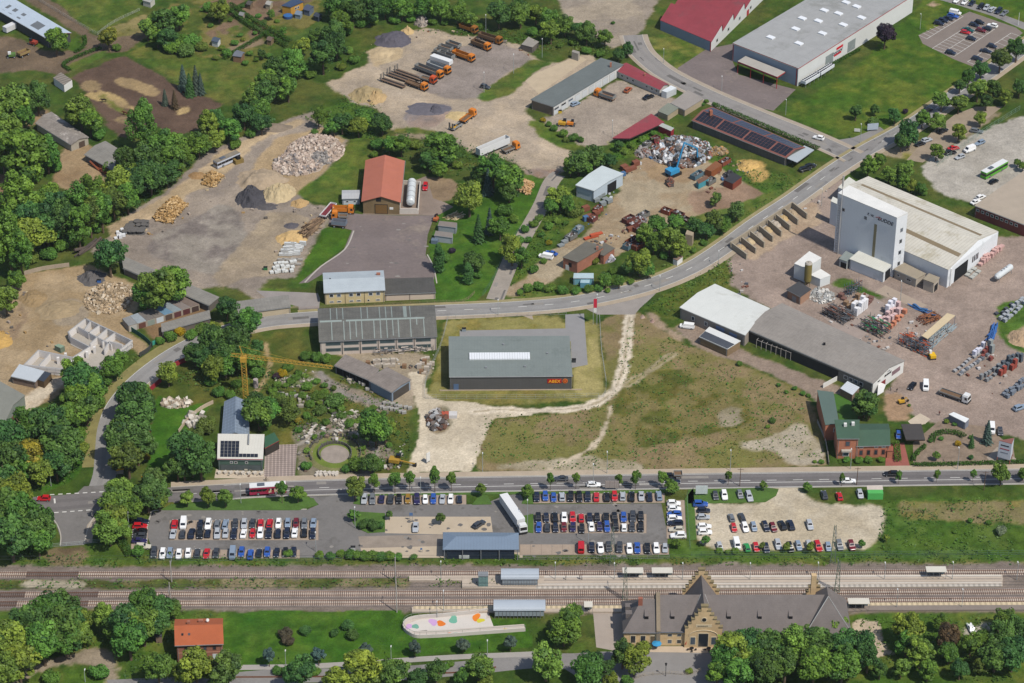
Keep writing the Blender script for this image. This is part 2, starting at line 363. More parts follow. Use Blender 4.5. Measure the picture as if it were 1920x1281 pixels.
def build_ground():
 step=.62
 xs=np.arange(-232,232.01,step);ys=np.arange(-182,282.01,step)
 X,Y=np.meshgrid(xs,ys)
 px,py=toPX(X,Y)
 wob=5.5
 qx=px+wob*(fbm(X/7,Y/7,11)-.5)*2
 qy=py+wob*.8*(fbm(X/7,Y/7,23)-.5)*2
 n3=fbm(X/1.3,Y/1.3,91,2)
 def blur(m,k):
  for ax in(0,1):
   c=np.cumsum(np.pad(m,[(k+1,k)if a==ax else(0,0)for a in(0,1)],mode='edge'),ax)
   m=(np.take(c,range(2*k+1,c.shape[ax]),ax)-np.take(c,range(0,c.shape[ax]-2*k-1),ax))/(2*k+1)
  return m
 C=np.zeros(X.shape+(3,))
 n1=fbm(X/22,Y/22,41,5);n2=fbm(X/3.2,Y/3.2,57,4)
 for i,(c,c2,pat,s)in enumerate(LAND):
  m=inpoly(qx,qy,P(s))
  sh=fbm(X/9+i*7.3,Y/9,71+i,4)
  w=np.clip((.55*sh+.3*n1+.25*n2-.55+(pat-.5)*.25)*7+.5,0,1)[...,None]
  c1,c3=[l*(.68 if l[1]>l[0]*1.12 and l[1]>l[2]*1.6 else .84 if l[1]>l[0]*.95 and l[1]>l[2]*1.6 else 1)for l in(lin(c),lin(c2))]
  cc=(c1*(1-w)+c3*w)*KALB
  if i==0:C[:]=cc;continue
  k=1 if pat<.36 else 3
  e=np.clip((blur(m.astype(float),k)+(n2-.5)*.55+(n3-.5)*.3-.5)*(5 if k==1 else 3.2)+.5,0,1)[...,None]
  C=C*(1-e)+cc*e
 for s,wd,c,mid in PATHS: # trodden and driven tracks
  L=line_world(s,5);D=np.full(X.shape,99.)
  for a,b in zip(L,L[1:]):
   dx,dy=b.x-a.x,b.y-a.y;t=np.clip(((X-a.x)*dx+(Y-a.y)*dy)/(dx*dx+dy*dy+1e-9),0,1)
   D=np.minimum(D,np.hypot(X-a.x-t*dx,Y-a.y-t*dy))
  e=np.clip((wd/2-D+(n2-.5)*2.2+(n3-.5))/.9+.5,0,1)[...,None];C=C*(1-e)+lin(c)*KALB*e
  if mid:e=np.clip(.75-D*1.3+(n2-.5)*3,0,.8)[...,None];C=C*(1-e)+lin(mid)*KALB*e
 for s,k in RUTS: # wheel ruts worn into the yards
  L=line_world(s,5);D=np.full(X.shape,99.)
  for a,b in zip(L,L[1:]):
   dx,dy=b.x-a.x,b.y-a.y;t=np.clip(((X-a.x)*dx+(Y-a.y)*dy)/(dx*dx+dy*dy+1e-9),0,1)
   D=np.minimum(D,np.hypot(X-a.x-t*dx,Y-a.y-t*dy))
  wv=np.exp(-((D-1.0)/.5)**2)*np.clip((n1-.35)*5,0,1)*.8+np.exp(-(D/3.5)**2)*.5
  C*=(1+(k-1)*wv)[...,None]
 green=((C[...,1]>C[...,0]*.93)&(C[...,1]>C[...,2]*1.5))[...,None]
 tone=np.clip((fbm(X/5,Y/5,131,4)-.5)*2.6,-1,1)[...,None]
 C=np.where(green,C*(1+tone*np.array([.34,.14,.16]))*np.array([1.06,.99,.86]),C)
 C*=(1+(.42+.3*green)*(n2-.5)[...,None]+.3*(n1-.5)[...,None]+(.3+.2*green)*(n3-.5)[...,None])
 ny,nx=X.shape
 me=bpy.data.meshes.new('ground')
 nv=nx*ny
 me.vertices.add(nv)
 co=np.stack([X,Y,np.zeros_like(X)],-1).reshape(-1)
 me.vertices.foreach_set('co',co)
 idx=np.arange(nv).reshape(ny,nx)
 q=np.stack([idx[:-1,:-1],idx[:-1,1:],idx[1:,1:],idx[1:,:-1]],-1).reshape(-1)
 nf=len(q)//4
 me.loops.add(nf*4);me.loops.foreach_set('vertex_index',q)
 me.polygons.add(nf);me.polygons.foreach_set('loop_start',np.arange(nf)*4)
 me.update(calc_edges=True)
 at=me.color_attributes.new('soil','FLOAT_COLOR','POINT')
 at.data.foreach_set('color',np.concatenate([C,np.ones(X.shape+(1,))],-1).reshape(-1))
 m=bpy.data.materials.new('soil_and_grass');m.use_nodes=True
 N,L=m.node_tree.nodes,m.node_tree.links
 b=N['Principled BSDF'];b.inputs['Roughness'].default_value=.95;b.inputs['Specular IOR Level'].default_value=.1
 a=N.new('ShaderNodeAttribute');a.attribute_name='soil'
 tc=N.new('ShaderNodeTexCoord')
 no=N.new('ShaderNodeTexNoise');no.inputs['Scale'].default_value=1.4;no.inputs['Detail'].default_value=6;no.inputs['Roughness'].default_value=.7
 L.new(tc.outputs['Object'],no.inputs['Vector'])
 mr=N.new('ShaderNodeMapRange');mr.inputs[1].default_value=.3;mr.inputs[2].default_value=.7;mr.inputs[3].default_value=.74;mr.inputs[4].default_value=1.26
 L.new(no.outputs['Fac'],mr.inputs[0])
 vm=N.new('ShaderNodeVectorMath');vm.operation='SCALE'
 L.new(a.outputs['Color'],vm.inputs[0]);L.new(mr.outputs[0],vm.inputs['Scale']);L.new(vm.outputs[0],b.inputs['Base Color'])
 bp=N.new('ShaderNodeBump');bp.inputs['Strength'].default_value=.5;bp.inputs['Distance'].default_value=.35
 L.new(no.outputs['Fac'],bp.inputs['Height']);L.new(bp.outputs[0],b.inputs['Normal'])
 me.materials.append(m)
 o=bpy.data.objects.new('ground',me);col.objects.link(o);tag(o,kind='structure')
g=MB()
S=6000
g.quad((-S,-S,-.08),(S,-S,-.08),(S,S,-.08),(-S,S,-.08))
struct(g,'terrain',M('far_fields','435a26',var=.3,sc1=.01,sc2=.1))
# ------------------------------------------------------------------ roads, pavements, paved yards
def cr(pts,n=6): # Catmull-Rom through the points
 Q=[pts[0]]+list(pts)+[pts[-1]];out=[]
 for i in range(1,len(Q)-2):
  p0,p1,p2,p3=[np.array(q,float)for q in Q[i-1:i+3]]
  for k in range(n):
   t=k/n
   out.append(tuple(.5*((2*p1)+(-p0+p2)*t+(2*p0-5*p1+4*p2-p3)*t*t+(-p0+3*p1-3*p2+p3)*t**3)))
 out.append(tuple(pts[-1]));return out
def line_world(s,n=6):
 pts=P(s)if isinstance(s,str)else s
 return[G(x,y)for x,y in(cr(pts,n)if len(pts)>2 else pts)]
def offs(pts,d):
 out=[]
 for i,p in enumerate(pts):
  a,b=pts[max(i-1,0)],pts[min(i+1,len(pts)-1)]
  t=(b-a);t.z=0;t.normalize()
  out.append(Vector((p.x-t.y*d,p.y+t.x*d,p.z)))
 return out
def ribbon(mb,pts,d0,d1,z,z2=None,mi=0):
 A,B=offs(pts,d0),offs(pts,d1)
 for i in range(len(pts)-1):
  q=[Vector((p.x,p.y,z))for p in(A[i],A[i+1],B[i+1],B[i])]
  if d1<d0:pass
  mb.poly(q if d1>d0 else q[::-1],mi)
  if z2 is not None: # a raised strip: sides down to z2
   for s0,s1 in((A[i+1],A[i]),(B[i],B[i+1])):
    mb.quad(*[Vector(v)for v in((s0.x,s0.y,z),(s1.x,s1.y,z),(s1.x,s1.y,z2),(s0.x,s0.y,z2))],mi)
 return mb
build_ground()
ASPH=M('road_asphalt','8c8884',var=.14,sc1=.12,sc2=1.2,bump=.15,rust=('76726e',.09,.54))
ASPHD=M('dark_asphalt','7a7672',var=.16,sc1=.1,sc2=1.0,bump=.15,rust=('68645f',.08,.53))
ASPHP=M('purplish_asphalt','7c706c',var=.22,sc1=.08,sc2=.8,bump=.15,rust=('8f8276',.05,.55))
PAVE=M('pavement_slabs','aa9c8a',var=.14,sc1=.2,sc2=2)
PAVER=M('brown_pavers','a89684',var=.14,sc1=.3,sc2=2.5)
KERB=M('kerbstone','b9b2a6',var=.12)
WHITE_LINE=M('road_paint','dcdad2',var=.15)
CONC=M('concrete','b0a89c',var=.16,sc1=.2,sc2=1.5)
def road(name,s,w,mat,z=.012,kerb=0,pave=(0,0),pmat=None,n=6):
 pts=line_world(s,n);mb=MB();ribbon(mb,pts,-w/2,w/2,z)
 struct(mb,name,mat)
 if kerb:
  mb=MB()
  for sg in(-1,1):ribbon(mb,pts,sg*w/2 if sg>0 else-w/2-.3,sg*w/2+.3 if sg>0 else-w/2,.11,0)
  struct(mb,'kerb',KERB)
 for sg,pw in zip((-1,1),pave):
  if pw:
   mb=MB();o=w/2+.3
   if sg>0:ribbon(mb,pts,o,o+pw,.1)
   else:ribbon(mb,pts,-o-pw,-o,.1)
   struct(mb,'pavement',pmat or PAVE)
 return pts
def dashes(name,pts,off=0,dash=3.0,gap=6.0,w=.22,z=.02):
 L=offs(pts,off);mb=MB();acc=0;on=True
 seg=[]
 dist=[0]
 for i in range(len(L)-1):dist.append(dist[-1]+(L[i+1]-L[i]).length)
 def at(d):
  for i in range(len(L)-1):
   if dist[i+1]>=d:
    return L[i].lerp(L[i+1],(d-dist[i])/max(dist[i+1]-dist[i],1e-6))
  return L[-1]
 d=0
 while d<dist[-1]-dash:
  ribbon(mb,[at(d),at(d+dash)],-w/2,w/2,z);d+=dash+gap
 return struct(mb,name,WHITE_LINE)
def sheet(name,s,mat,z=.012,edge=None):
 pts=[G(x,y)for x,y in(P(s)if isinstance(s,str)else s)]
 mb=MB();mb.poly([(p.x,p.y,z)for p in pts])
 if(pts[1]-pts[0]).cross(pts[2]-pts[1]).z<0 and False:pass
 return struct(mb,name,mat)
def kerb_line(s,w=.3,h=.12,n=4,mat=None):
 mb=MB();ribbon(mb,line_world(s,n),0,w,h,0);return struct(mb,'kerb',mat or KERB)
 # the through road that sweeps up from the junction, past the halls, to the far right
main_s='180,935 196,890 200,845 205,800 222,757 262,712 320,668 380,636 440,616 500,603 560,597 700,588 820,583 950,577 1060,568 1150,552 1230,530 1300,500 1360,462 1420,418 1490,372 1560,322 1620,284 1700,240 1760,200 1840,146 1930,82 2010,30'
mp=road('road',main_s,7.2,M('through_road_asphalt','94918d',var=.12,sc1=.15,sc2=1.2,bump=.1,stripe=('v',3.6,.4,.9),rust=('7e7b78',.05,.57)),z=.016,kerb=0,pave=(0,0))
dashes('road_markings',mp[72:],0,3,6)
mb=MB()
ribbon(mb,mp[20:],-3.5,-3.35,.021);ribbon(mb,mp[20:],3.35,3.5,.021);struct(mb,'road_edge_line',WHITE_LINE)
mb=MB();ribbon(mb,mp[6:],-5.6,-3.6,.1,0);struct(mb,'pavement',M('sandy_pavement','b0a08a',var=.15))
mb=MB();ribbon(mb,mp[60:],3.6,5.0,.1,0);struct(mb,'pavement',M('dry_verge','9c9068',var=.2))
mb=MB();ribbon(mb,mp[8:48],3.6,7.2,.05,0);struct(mb,'grass_verge',M('mown_verge','8a8250',var=.25,sc2=1.5))
# the road along the station
st_s='-60,952 80,945 200,935 320,928 420,923 500,918 700,912 900,908.5 1100,905.5 1300,902.5 1600,898.5 1800,895.5 1990,893'
sp=road('road',st_s,7.6,M('station_road_asphalt','777270',var=.14,sc1=.15,sc2=1.2,bump=.1,stripe=('v',3.8,.42,.86)),z=.026)
dashes('road_markings',sp[12:],0,3,5,w=.2,z=.034)
mb=MB()
for o in(-3.55,3.45):ribbon(mb,sp[24:],o,o+.14,.035)
ribbon(mb,sp[30:],-1.2,-1.0,.0355);struct(mb,'road_edge_line',WHITE_LINE)
mb=MB();ribbon(mb,sp[18:],4.1,6.5,.1,0);struct(mb,'pavement',M('footway','b5a48e',var=.14))
mb=MB();ribbon(mb,sp[18:],3.8,4.1,.12,0);ribbon(mb,sp[20:],-4.1,-3.8,.12,0);struct(mb,'kerb',KERB)
sheet('road','95,948 205,938 178,962 163,992 158,1022 112,1025 113,1006 106,985 92,968',ASPHD,.021)
sheet('road','158,912 240,908 262,926 205,934 130,938',ASPHD,.022)
sheet('pavement','163,985 185,958 200,955 178,985 172,1018 158,1020',PAVE,.03)
kerb_line('92,966 106,984 113,1004 112,1024');kerb_line('188,952 166,986 157,1020')
mb=MB()
for a,b in(((92,928),(200,922)),((70,964),(175,956))):
 p=[G(*a),G(*b)];n_=7
 for i in range(n_):
  ribbon(mb,[p[0].lerp(p[1],(i+.1)/n_),p[0].lerp(p[1],(i+.65)/n_)],-.2,.2,.04)
ribbon(mb,[G(102,935),G(103,944)],-.25,.25,.041)
struct(mb,'road_markings',WHITE_LINE)
# street that comes down from the upper edge to the bend, with lanes
us='1186,66 1192,84 1207,106 1250,140 1330,180 1420,218 1500,250 1560,276 1600,295'
up=road('road',us,7.4,M('upper_street_asphalt','938e89',var=.12,sc1=.15,sc2=1.2,stripe=('v',3.7,.4,.93),rust=('817c78',.06,.56)),z=.014,kerb=1,pave=(1.4,2.0),pmat=PAVE)
sheet('road','1545,262 1575,262 1600,258 1650,238 1668,252 1625,292 1575,330 1555,330 1572,305 1560,285',ASPH,.02)
LN=road('lane','928,562 945,520 962,480 990,430 1015,385 1032,345 1045,328',6.0,M('worn_lane','a0968a',var=.2,sc1=.15,sc2=1),z=.013,pave=(0,0))
sheet('footpath','1000,600 990,560 960,560 935,575',M('junction_grit','a89a88',var=.15),.0135)
sheet('junction','560,586 598,584 600,560 596,550 560,548 480,545 500,560 560,575',M('yard_entry','98908a',var=.15),.0125)
sheet('junction','1090,575 1160,562 1240,540 1220,560 1200,578 1190,590 1165,590 1120,590',M('crossing_asphalt','9a928a',var=.15),.0145)
# paved yards
sheet('yard','622,395 680,402 748,404 815,404 802,440 798,478 818,505 812,532 720,532 608,512 578,530 560,532 600,500 645,468 660,432 615,420',ASPHP,.011)
sheet('yard','800,330 690,372 680,402 815,404 825,402 850,388 835,380 812,372',M('yard_worn_edge','8d7d70',var=.25,sc1=.15),.0105)
kerb_line('662,433 645,468 600,500 570,530',.5);kerb_line('800,478 812,502 818,532',.4)
sheet('yard','862,620 1060,616 1060,590 1095,588 1102,684 1072,690 1070,640 862,636',M('forecourt','92908e',var=.08),.013)
sheet('yard','1325,92 1376,82 1374,116 1385,140 1492,168 1450,208 1415,200 1280,140 1270,128',ASPHP,.0115)
sheet('car_park','1722,66 1818,22 1905,52 1918,62 1832,128 1790,112 1730,82',M('works_car_park','84786f',var=.1),.012)
sheet('road','1735,-8 1790,8 1860,30 1925,58 1925,44 1850,16 1780,-12',ASPH,.0125)
sheet('yard','1700,300 1745,250 1790,215 1830,200 1880,200 1800,262 1730,305',M('tree_lot','9c8c78',var=.2),.011)
sheet('slab','985,152 1000,140 1085,104 1100,112 1010,176',M('cast_slab','c0ae92',var=.14),.0115)
# station car parks
sheet('car_park','288,1034 276,1005 282,968 300,957 440,955 575,956 598,946 578,930 655,922 690,944 880,946 905,946 945,930 975,925 985,946 1240,944 1252,1004 1250,1040 1085,1040 975,1042 680,1046 285,1046',ASPHD,.011)
def stalls(s,n,mat=PAVER,z=.017):
 a,b,c,d=P(s);A,B,C_,D=[G(*q)for q in(a,b,c,d)]
 mb=MB();mb.poly([(p.x,p.y,z)for p in(A,B,C_,D)]);struct(mb,'parking_bays',mat)
 mb=MB()
 for i in range(n+1):
  p,q=A.lerp(B,i/n),D.lerp(C_,i/n)
  ribbon(mb,[p,q],-.06,.06,z+.006)
 struct(mb,'bay_lines',M('bay_line_stone','8d7d6e'))
stalls('318,1013 597,1013 597,976 318,976',17);stalls('282,1047 562,1047 562,1031 282,1031',17)
stalls('245,1035 276,1030 278,976 250,976',1)
stalls('674,946 874,946 874,928 674,928',12);stalls('1000,944 1246,943 1246,925 1000,926',16)
stalls('1002,1000 1212,1000 1212,964 1002,964',13);stalls('975,1041 1254,1040 1254,1021 975,1021',14)
stalls('1250,1010 1290,1010 1284,938 1250,938',1)
sheet('plaza','722,1000 722,969 920,969 924,998 830,998 830,1002',M('light_plaza','bfae96',var=.1),.0165)
sheet('plaza','672,1006 830,1002 830,1026 676,1028',M('cobbled_strip','978a7c',var=.25,sc2=4),.0162)
sheet('plaza','676,1028 830,1024 830,1046 680,1046',M('light_plaza','bfae96'),.0164)
sheet('plaza','815,1046 980,1046 980,1036 815,1036',M('light_plaza','bfae96'),.0168)
for s in('657,965 672,960 722,963 722,998 690,1000 668,990 660,978','980,968 1000,964 1000,1000 985,998 980,985','885,947 900,928 915,930 922,946','978,945 985,928 1000,925 1000,945','1284,936 1300,915 1306,1012 1288,1015','560,957 596,947 588,935 560,930 430,938 320,946 300,957','662,945 672,928 990,922 990,927 676,930 676,947','1000,924 1250,918 1250,924 1000,927','1290,945 1290,918 1440,915 1460,918 1455,930 1435,942'):
 pts=[G(*q)for q in P(s)];mb=MB();mb.prism([(p.x,p.y)for p in(pts if(pts[1]-pts[0]).cross(pts[2]-pts[1]).z>0 else pts[::-1])],0,.13);struct(mb,'grass_island',M('island_grass','4e6c2a',var=.3,sc2=2))
kerb_line('276,1030 276,1005 283,968 302,957 440,955 575,956',.35)
# lines of the works car park
mb=MB()
for a,b in(((1738,73),(1806,31)),((1748,91),(1818,47)),((1769,98),(1830,60)),((1789,106),(1866,54)),((1814,116),(1896,62))):
 ribbon(mb,[G(*a),G(*b)],-.09,.09,.02)
def sepl(a,b,d,n):
 A,B=G(*a),G(*b);dv=G(*d)-G(*a)
 for i in range(n+1):
  p=A.lerp(B,i/n);ribbon(mb,[p,p+dv],-.07,.07,.021)
sepl((1738,73),(1806,31),(1723,66),10);sepl((1748,91),(1818,47),(1767.5,97.5),11);sepl((1789,106),(1866,54),(1769,98.5),11);sepl((1814,116),(1896,62),(1834,124),9)
struct(mb,'parking_markings',WHITE_LINE)
# southern path and station forecourt
road('road','430,1275 520,1268 640,1266 760,1262 900,1250 1000,1240 1090,1238',6.0,ASPH,.02)
road('footpath','420,1252 560,1250 680,1244 760,1238 860,1232 960,1228 1010,1226',2.2,M('light_path','a8a29a',var=.1),.021)
sheet('forecourt','1000,1230 1130,1222 1170,1222 1400,1226 1400,1300 1130,1300 1060,1255 1010,1250',M('station_forecourt','8e8a86',var=.1),.019)
sheet('pavement','1165,1212 1420,1212 1420,1226 1165,1222',M('station_pavement','c8b49c',var=.1),.024)
sheet('plaza','1112,1148 1172,1146 1172,1214 1170,1224 1118,1214',M('station_walk','ac9f92',var=.1),.022)
sheet('footpath','205,1290 200,1275 320,1270 430,1272 430,1290',ASPH,.019)
# repairs and stains on the asphalt
r_=random.Random(12);mb=MB();m2=MB()
for L,w_,n_ in((mp[30:],2.8,46),(sp[10:],3.0,40),(up,2.8,22),(LN,2.2,14)):
 for i in range(n_):
  k=r_.randrange(len(L)-1);c=L[k].lerp(L[k+1],r_.random());d=(L[k+1]-L[k]).normalized();n=Vector((-d.y,d.x,0));c=c+n*r_.uniform(-w_,w_);a,b=r_.uniform(.6,5),r_.uniform(.25,1.0)
  (mb if r_.random()<.6 else m2).poly([Vector((q.x,q.y,.0298 if L is sp or L==sp[10:]else .0195))for q in(c-d*a-n*b,c+d*a-n*b,c+d*a*.95+n*b,c-d*a+n*b)])
for i in range(150):
 x,y=r_.uniform(285,1245),r_.uniform(930,1044);c=G(x,y);s=r_.uniform(.25,1.0)
 (mb if r_.random()<.8 else m2).poly([(c.x+math.cos(t*.7)*s*r_.uniform(.6,1.3),c.y+math.sin(t*.7)*s*r_.uniform(.5,1.2),.0345)for t in range(9)])
for i in range(26):
 x,y=r_.uniform(640,800),r_.uniform(405,530);c=G(x,y);s=r_.uniform(.2,.9)
 (mb if r_.random()<.8 else m2).poly([(c.x+math.cos(t*.7)*s*r_.uniform(.6,1.5),c.y+math.sin(t*.7)*s*r_.uniform(.4,1.0),.0175)for t in range(9)])
struct(mb,'road_patch',M('tar_patch','6e6a66',var=.15));struct(m2,'road_patch',M('dusty_patch','928c84',var=.15))
# stonemason's forecourt of patterned slabs
def pattern_plaza():
 m=M('patterned_slabs','8a7c74',var=.2,sc2=3,stripe=('u',1.1,.3,1.5),stripe2=('v',1.1,.3,1.4))
 sheet('plaza','497,835 558,833 553,893 495,896',m,.02)
pattern_plaza()
sheet('forecourt','405,880 495,880 495,897 402,897',M('pale_terrace','c8b8a2',var=.15),.018)
sheet('garden_ring',[(628+27*math.cos(t*math.pi/12),852+17*math.sin(t*math.pi/12))for t in range(24)],M('ring_gravel','9c9084',var=.35,sc2=5),.03)
sheet('garden_ring',[(628+42*math.cos(t*math.pi/12),851+27*math.sin(t*math.pi/12))for t in range(24)],M('ring_grass','6c7c30',var=.3,sc2=3),.02)
sheet('garden_ring',[(628+58*math.cos(t*math.pi/12),849+37*math.sin(t*math.pi/12))for t in range(24)],M('ring_outer','7c7a4c',var=.4,sc2=2),.014)
sheet('lawn','1562,738 1590,742 1612,775 1605,792 1575,792',M('villa_lawn','446c24',var=.2),.012)
sheet('driveway','1680,832 1695,830 1706,874 1682,874',M('red_pavers','9c5c50',var=.15),.015)
sheet('driveway','1662,835 1680,832 1682,874 1660,874',M('red_pavers','9c5c50'),.0152)
sheet('garden','1712,830 1760,790 1850,800 1900,840 1905,872 1712,872',M('show_garden','8c7a68',var=.4,sc1=.3,sc2=1.5),.012)
sheet('garden_path','1702,790 1725,775 1745,786 1735,795 1712,800',M('pale_terrace','c8b8a2'),.02)
sheet('slab','1850,858 1870,838 1905,860 1900,874 1865,874',M('sign_slab','a89a8a',var=.2),.02)
sheet('yard','1640,548 1660,535 1738,572 1725,580',M('weigh_slab','ab9a88',var=.1),.016)
sheet('yard','1540,590 1620,548 1670,575 1640,610 1600,650',M('stock_slab','a3948a',var=.15),.0115)
# ------------------------------------------------------------------ railway
RAIL=M('rail_steel','7c5a48',rough=.6,var=.15);SLEEP=M('sleeper_concrete','cbb8a6',var=.3);SLEEPD=M('sleeper_wood','5c4c44',var=.25)
BALL=M('ballast','7d716a',var=.3,sc1=.25,sc2=4)
def track(y0,y1,label,woods):
 a,b=G(-30,y0,.25),G(1950,y1,.25)
 t=thing('railway_track',label,'railway track',((a.x+b.x)/2,(a.y+b.y)/2,0))
 d=(b-a).normalized();n=Vector((-d.y,d.x,0));Lg=(b-a).length
 bed=MB();ribbon(bed,[Vector((a.x,a.y,0)),Vector((b.x,b.y,0))],-1.9,1.9,.1,0);bed.build('ballast_bed',BALL,t)
 for s in(-.75,.75):
  mb=MB();ribbon(mb,[a+n*s,b+n*s],-.06,.06,.36,.2);mb.build('rail',RAIL,t)
 mb=MB();k=0
 while k*.6<Lg:
  c=a+d*(k*.6);x=c.x
  w=any(p<=x<=q for p,q in woods)
  mb.box(c.x,c.y,.1,.28,2.6,.11,math.atan2(d.y,d.x),1 if w else 0);k+=1
 o=mb.build('sleepers',[SLEEP,SLEEPD],t);o['kind']='stuff'
gx=lambda x,y:G(x,y).x
track(1077,1072.5,'single track north of the island platform with pale sleepers',[(gx(50,1077),gx(145,1077))])
track(1115,1109,'middle track running along the south edge of the island platform',[(gx(-40,1115),gx(45,1115)),(gx(125,1115),gx(182,1115))])
track(1132,1124.5,'southernmost track running just behind the station building',[(gx(-40,1132),gx(30,1132)),(gx(140,1132),gx(165,1132))])
def raised(name,s,z,mat,mats=None,kind='structure'):
 pts=[G(x,y,z)for x,y in P(s)]
 if sum(pts[i].x*pts[(i+1)%len(pts)].y-pts[(i+1)%len(pts)].x*pts[i].y for i in range(len(pts)))<0:pts=pts[::-1]
 mb=MB();mb.prism([(p.x,p.y)for p in pts],0,z,0);return struct(mb,name,mat)
PLAT=M('platform_slabs','c0b09e',var=.1,sc2=2)
raised('platform','767,1079.5 767,1088 866,1088 866,1079.2',.55,PLAT);raised('platform','866.3,1079.2 866.3,1101 1000,1104 1880,1099 1880,1077.5',.55,PLAT)
raised('platform','772,1138 1178,1136 1178,1147 772,1147',.5,PLAT)
raised('platform','1588,1131 1950,1130 1950,1143 1630,1144 1590,1146',.5,M('platform_asphalt','8c8076',var=.12))
def tactile(a,b,w,z,mat,n=0):
 mb=MB();p,q=G(*a,z),G(*b,z);ribbon(mb,[p,q],-w/2,w/2,z+.008);struct(mb,'platform_edge_marking',mat)
STR=M('striped_edge','d8c4a0',var=.1,stripe=('u',1.5,.45,.72));WEDGE=M('pale_edge','d2c8ba',var=.1)
tactile((775,1139.5),(1178,1138),1.3,.5,STR);tactile((1590,1133),(1950,1131.5),1.3,.5,STR)
tactile((1005,1101.3),(1878,1097),1.3,.55,M('striped_edge_grey','ccc2b4',var=.1,stripe=('u',1.5,.45,.72)))
tactile((1020,1081.5),(1878,1079.5),.9,.55,WEDGE);tactile((1020,1088),(1878,1085.5),.35,.55,M('guide_strip','8c8278'))
tactile((1005,1095.5),(1878,1092),.5,.55,WEDGE)
# ------------------------------------------------------------------ trees, shrubs
def leafmat(name,sheen=.25):
 m=bpy.data.materials.new(name);m.use_nodes=True
 N,L=m.node_tree.nodes,m.node_tree.links
 b=N['Principled BSDF'];b.inputs['Roughness'].default_value=.55;b.inputs['Specular IOR Level'].default_value=.2
 oi=N.new('ShaderNodeObjectInfo');a=N.new('ShaderNodeAttribute');a.attribute_name='tint'
 mx=N.new('ShaderNodeMix');mx.data_type='RGBA';mx.blend_type='MULTIPLY';mx.inputs[0].default_value=1
 L.new(oi.outputs['Color'],mx.inputs[6]);L.new(a.outputs['Color'],mx.inputs[7]);L.new(mx.outputs[2],b.inputs['Base Color'])
 tr=N.new('ShaderNodeBsdfTranslucent');L.new(mx.outputs[2],tr.inputs[0])
 ms=N.new('ShaderNodeMixShader');ms.inputs[0].default_value=sheen
 L.new(b.outputs[0],ms.inputs[1]);L.new(tr.outputs[0],ms.inputs[2]);L.new(ms.outputs[0],N['Material Output'].inputs[0])
 return m
LEAF=leafmat('leaves');BARK=M('bark','6b5a48',var=.25,sc2=6)
def mesh_quads(name,V,tint,mat):
 n=len(V)//4
 me=bpy.data.meshes.new(name)
 me.vertices.add(len(V));me.vertices.foreach_set('co',V.reshape(-1))
 me.loops.add(n*4);me.loops.foreach_set('vertex_index',np.arange(n*4))
 me.polygons.add(n);me.polygons.foreach_set('loop_start',np.arange(n)*4)
 me.update(calc_edges=True)
 at=me.color_attributes.new('tint','FLOAT_COLOR','POINT')
 at.data.foreach_set('color',np.concatenate([np.repeat(tint,4,0),np.ones((n*4,1))],1).reshape(-1))
 me.materials.append(mat)
 return me
def leaves(c,nrm,size,r,fold=.0):
 """one quad per leaf clump at c facing nrm"""
 n=len(c)
 nrm=nrm/np.linalg.norm(nrm,axis=1,keepdims=True)
 t=r.normal(size=(n,3));t-=nrm*(t*nrm).sum(1,keepdims=True);t/=np.linalg.norm(t,axis=1,keepdims=True)
 b=np.cross(nrm,t)
 s=(size*(.6+.8*r.random((n,1))))
 el=.55+.5*r.random((n,1))
 return np.stack([c-t*s-b*s*el*.3,c-b*s*el,c+t*s+b*s*el*.3,c+b*s*el],1).reshape(-1,3)
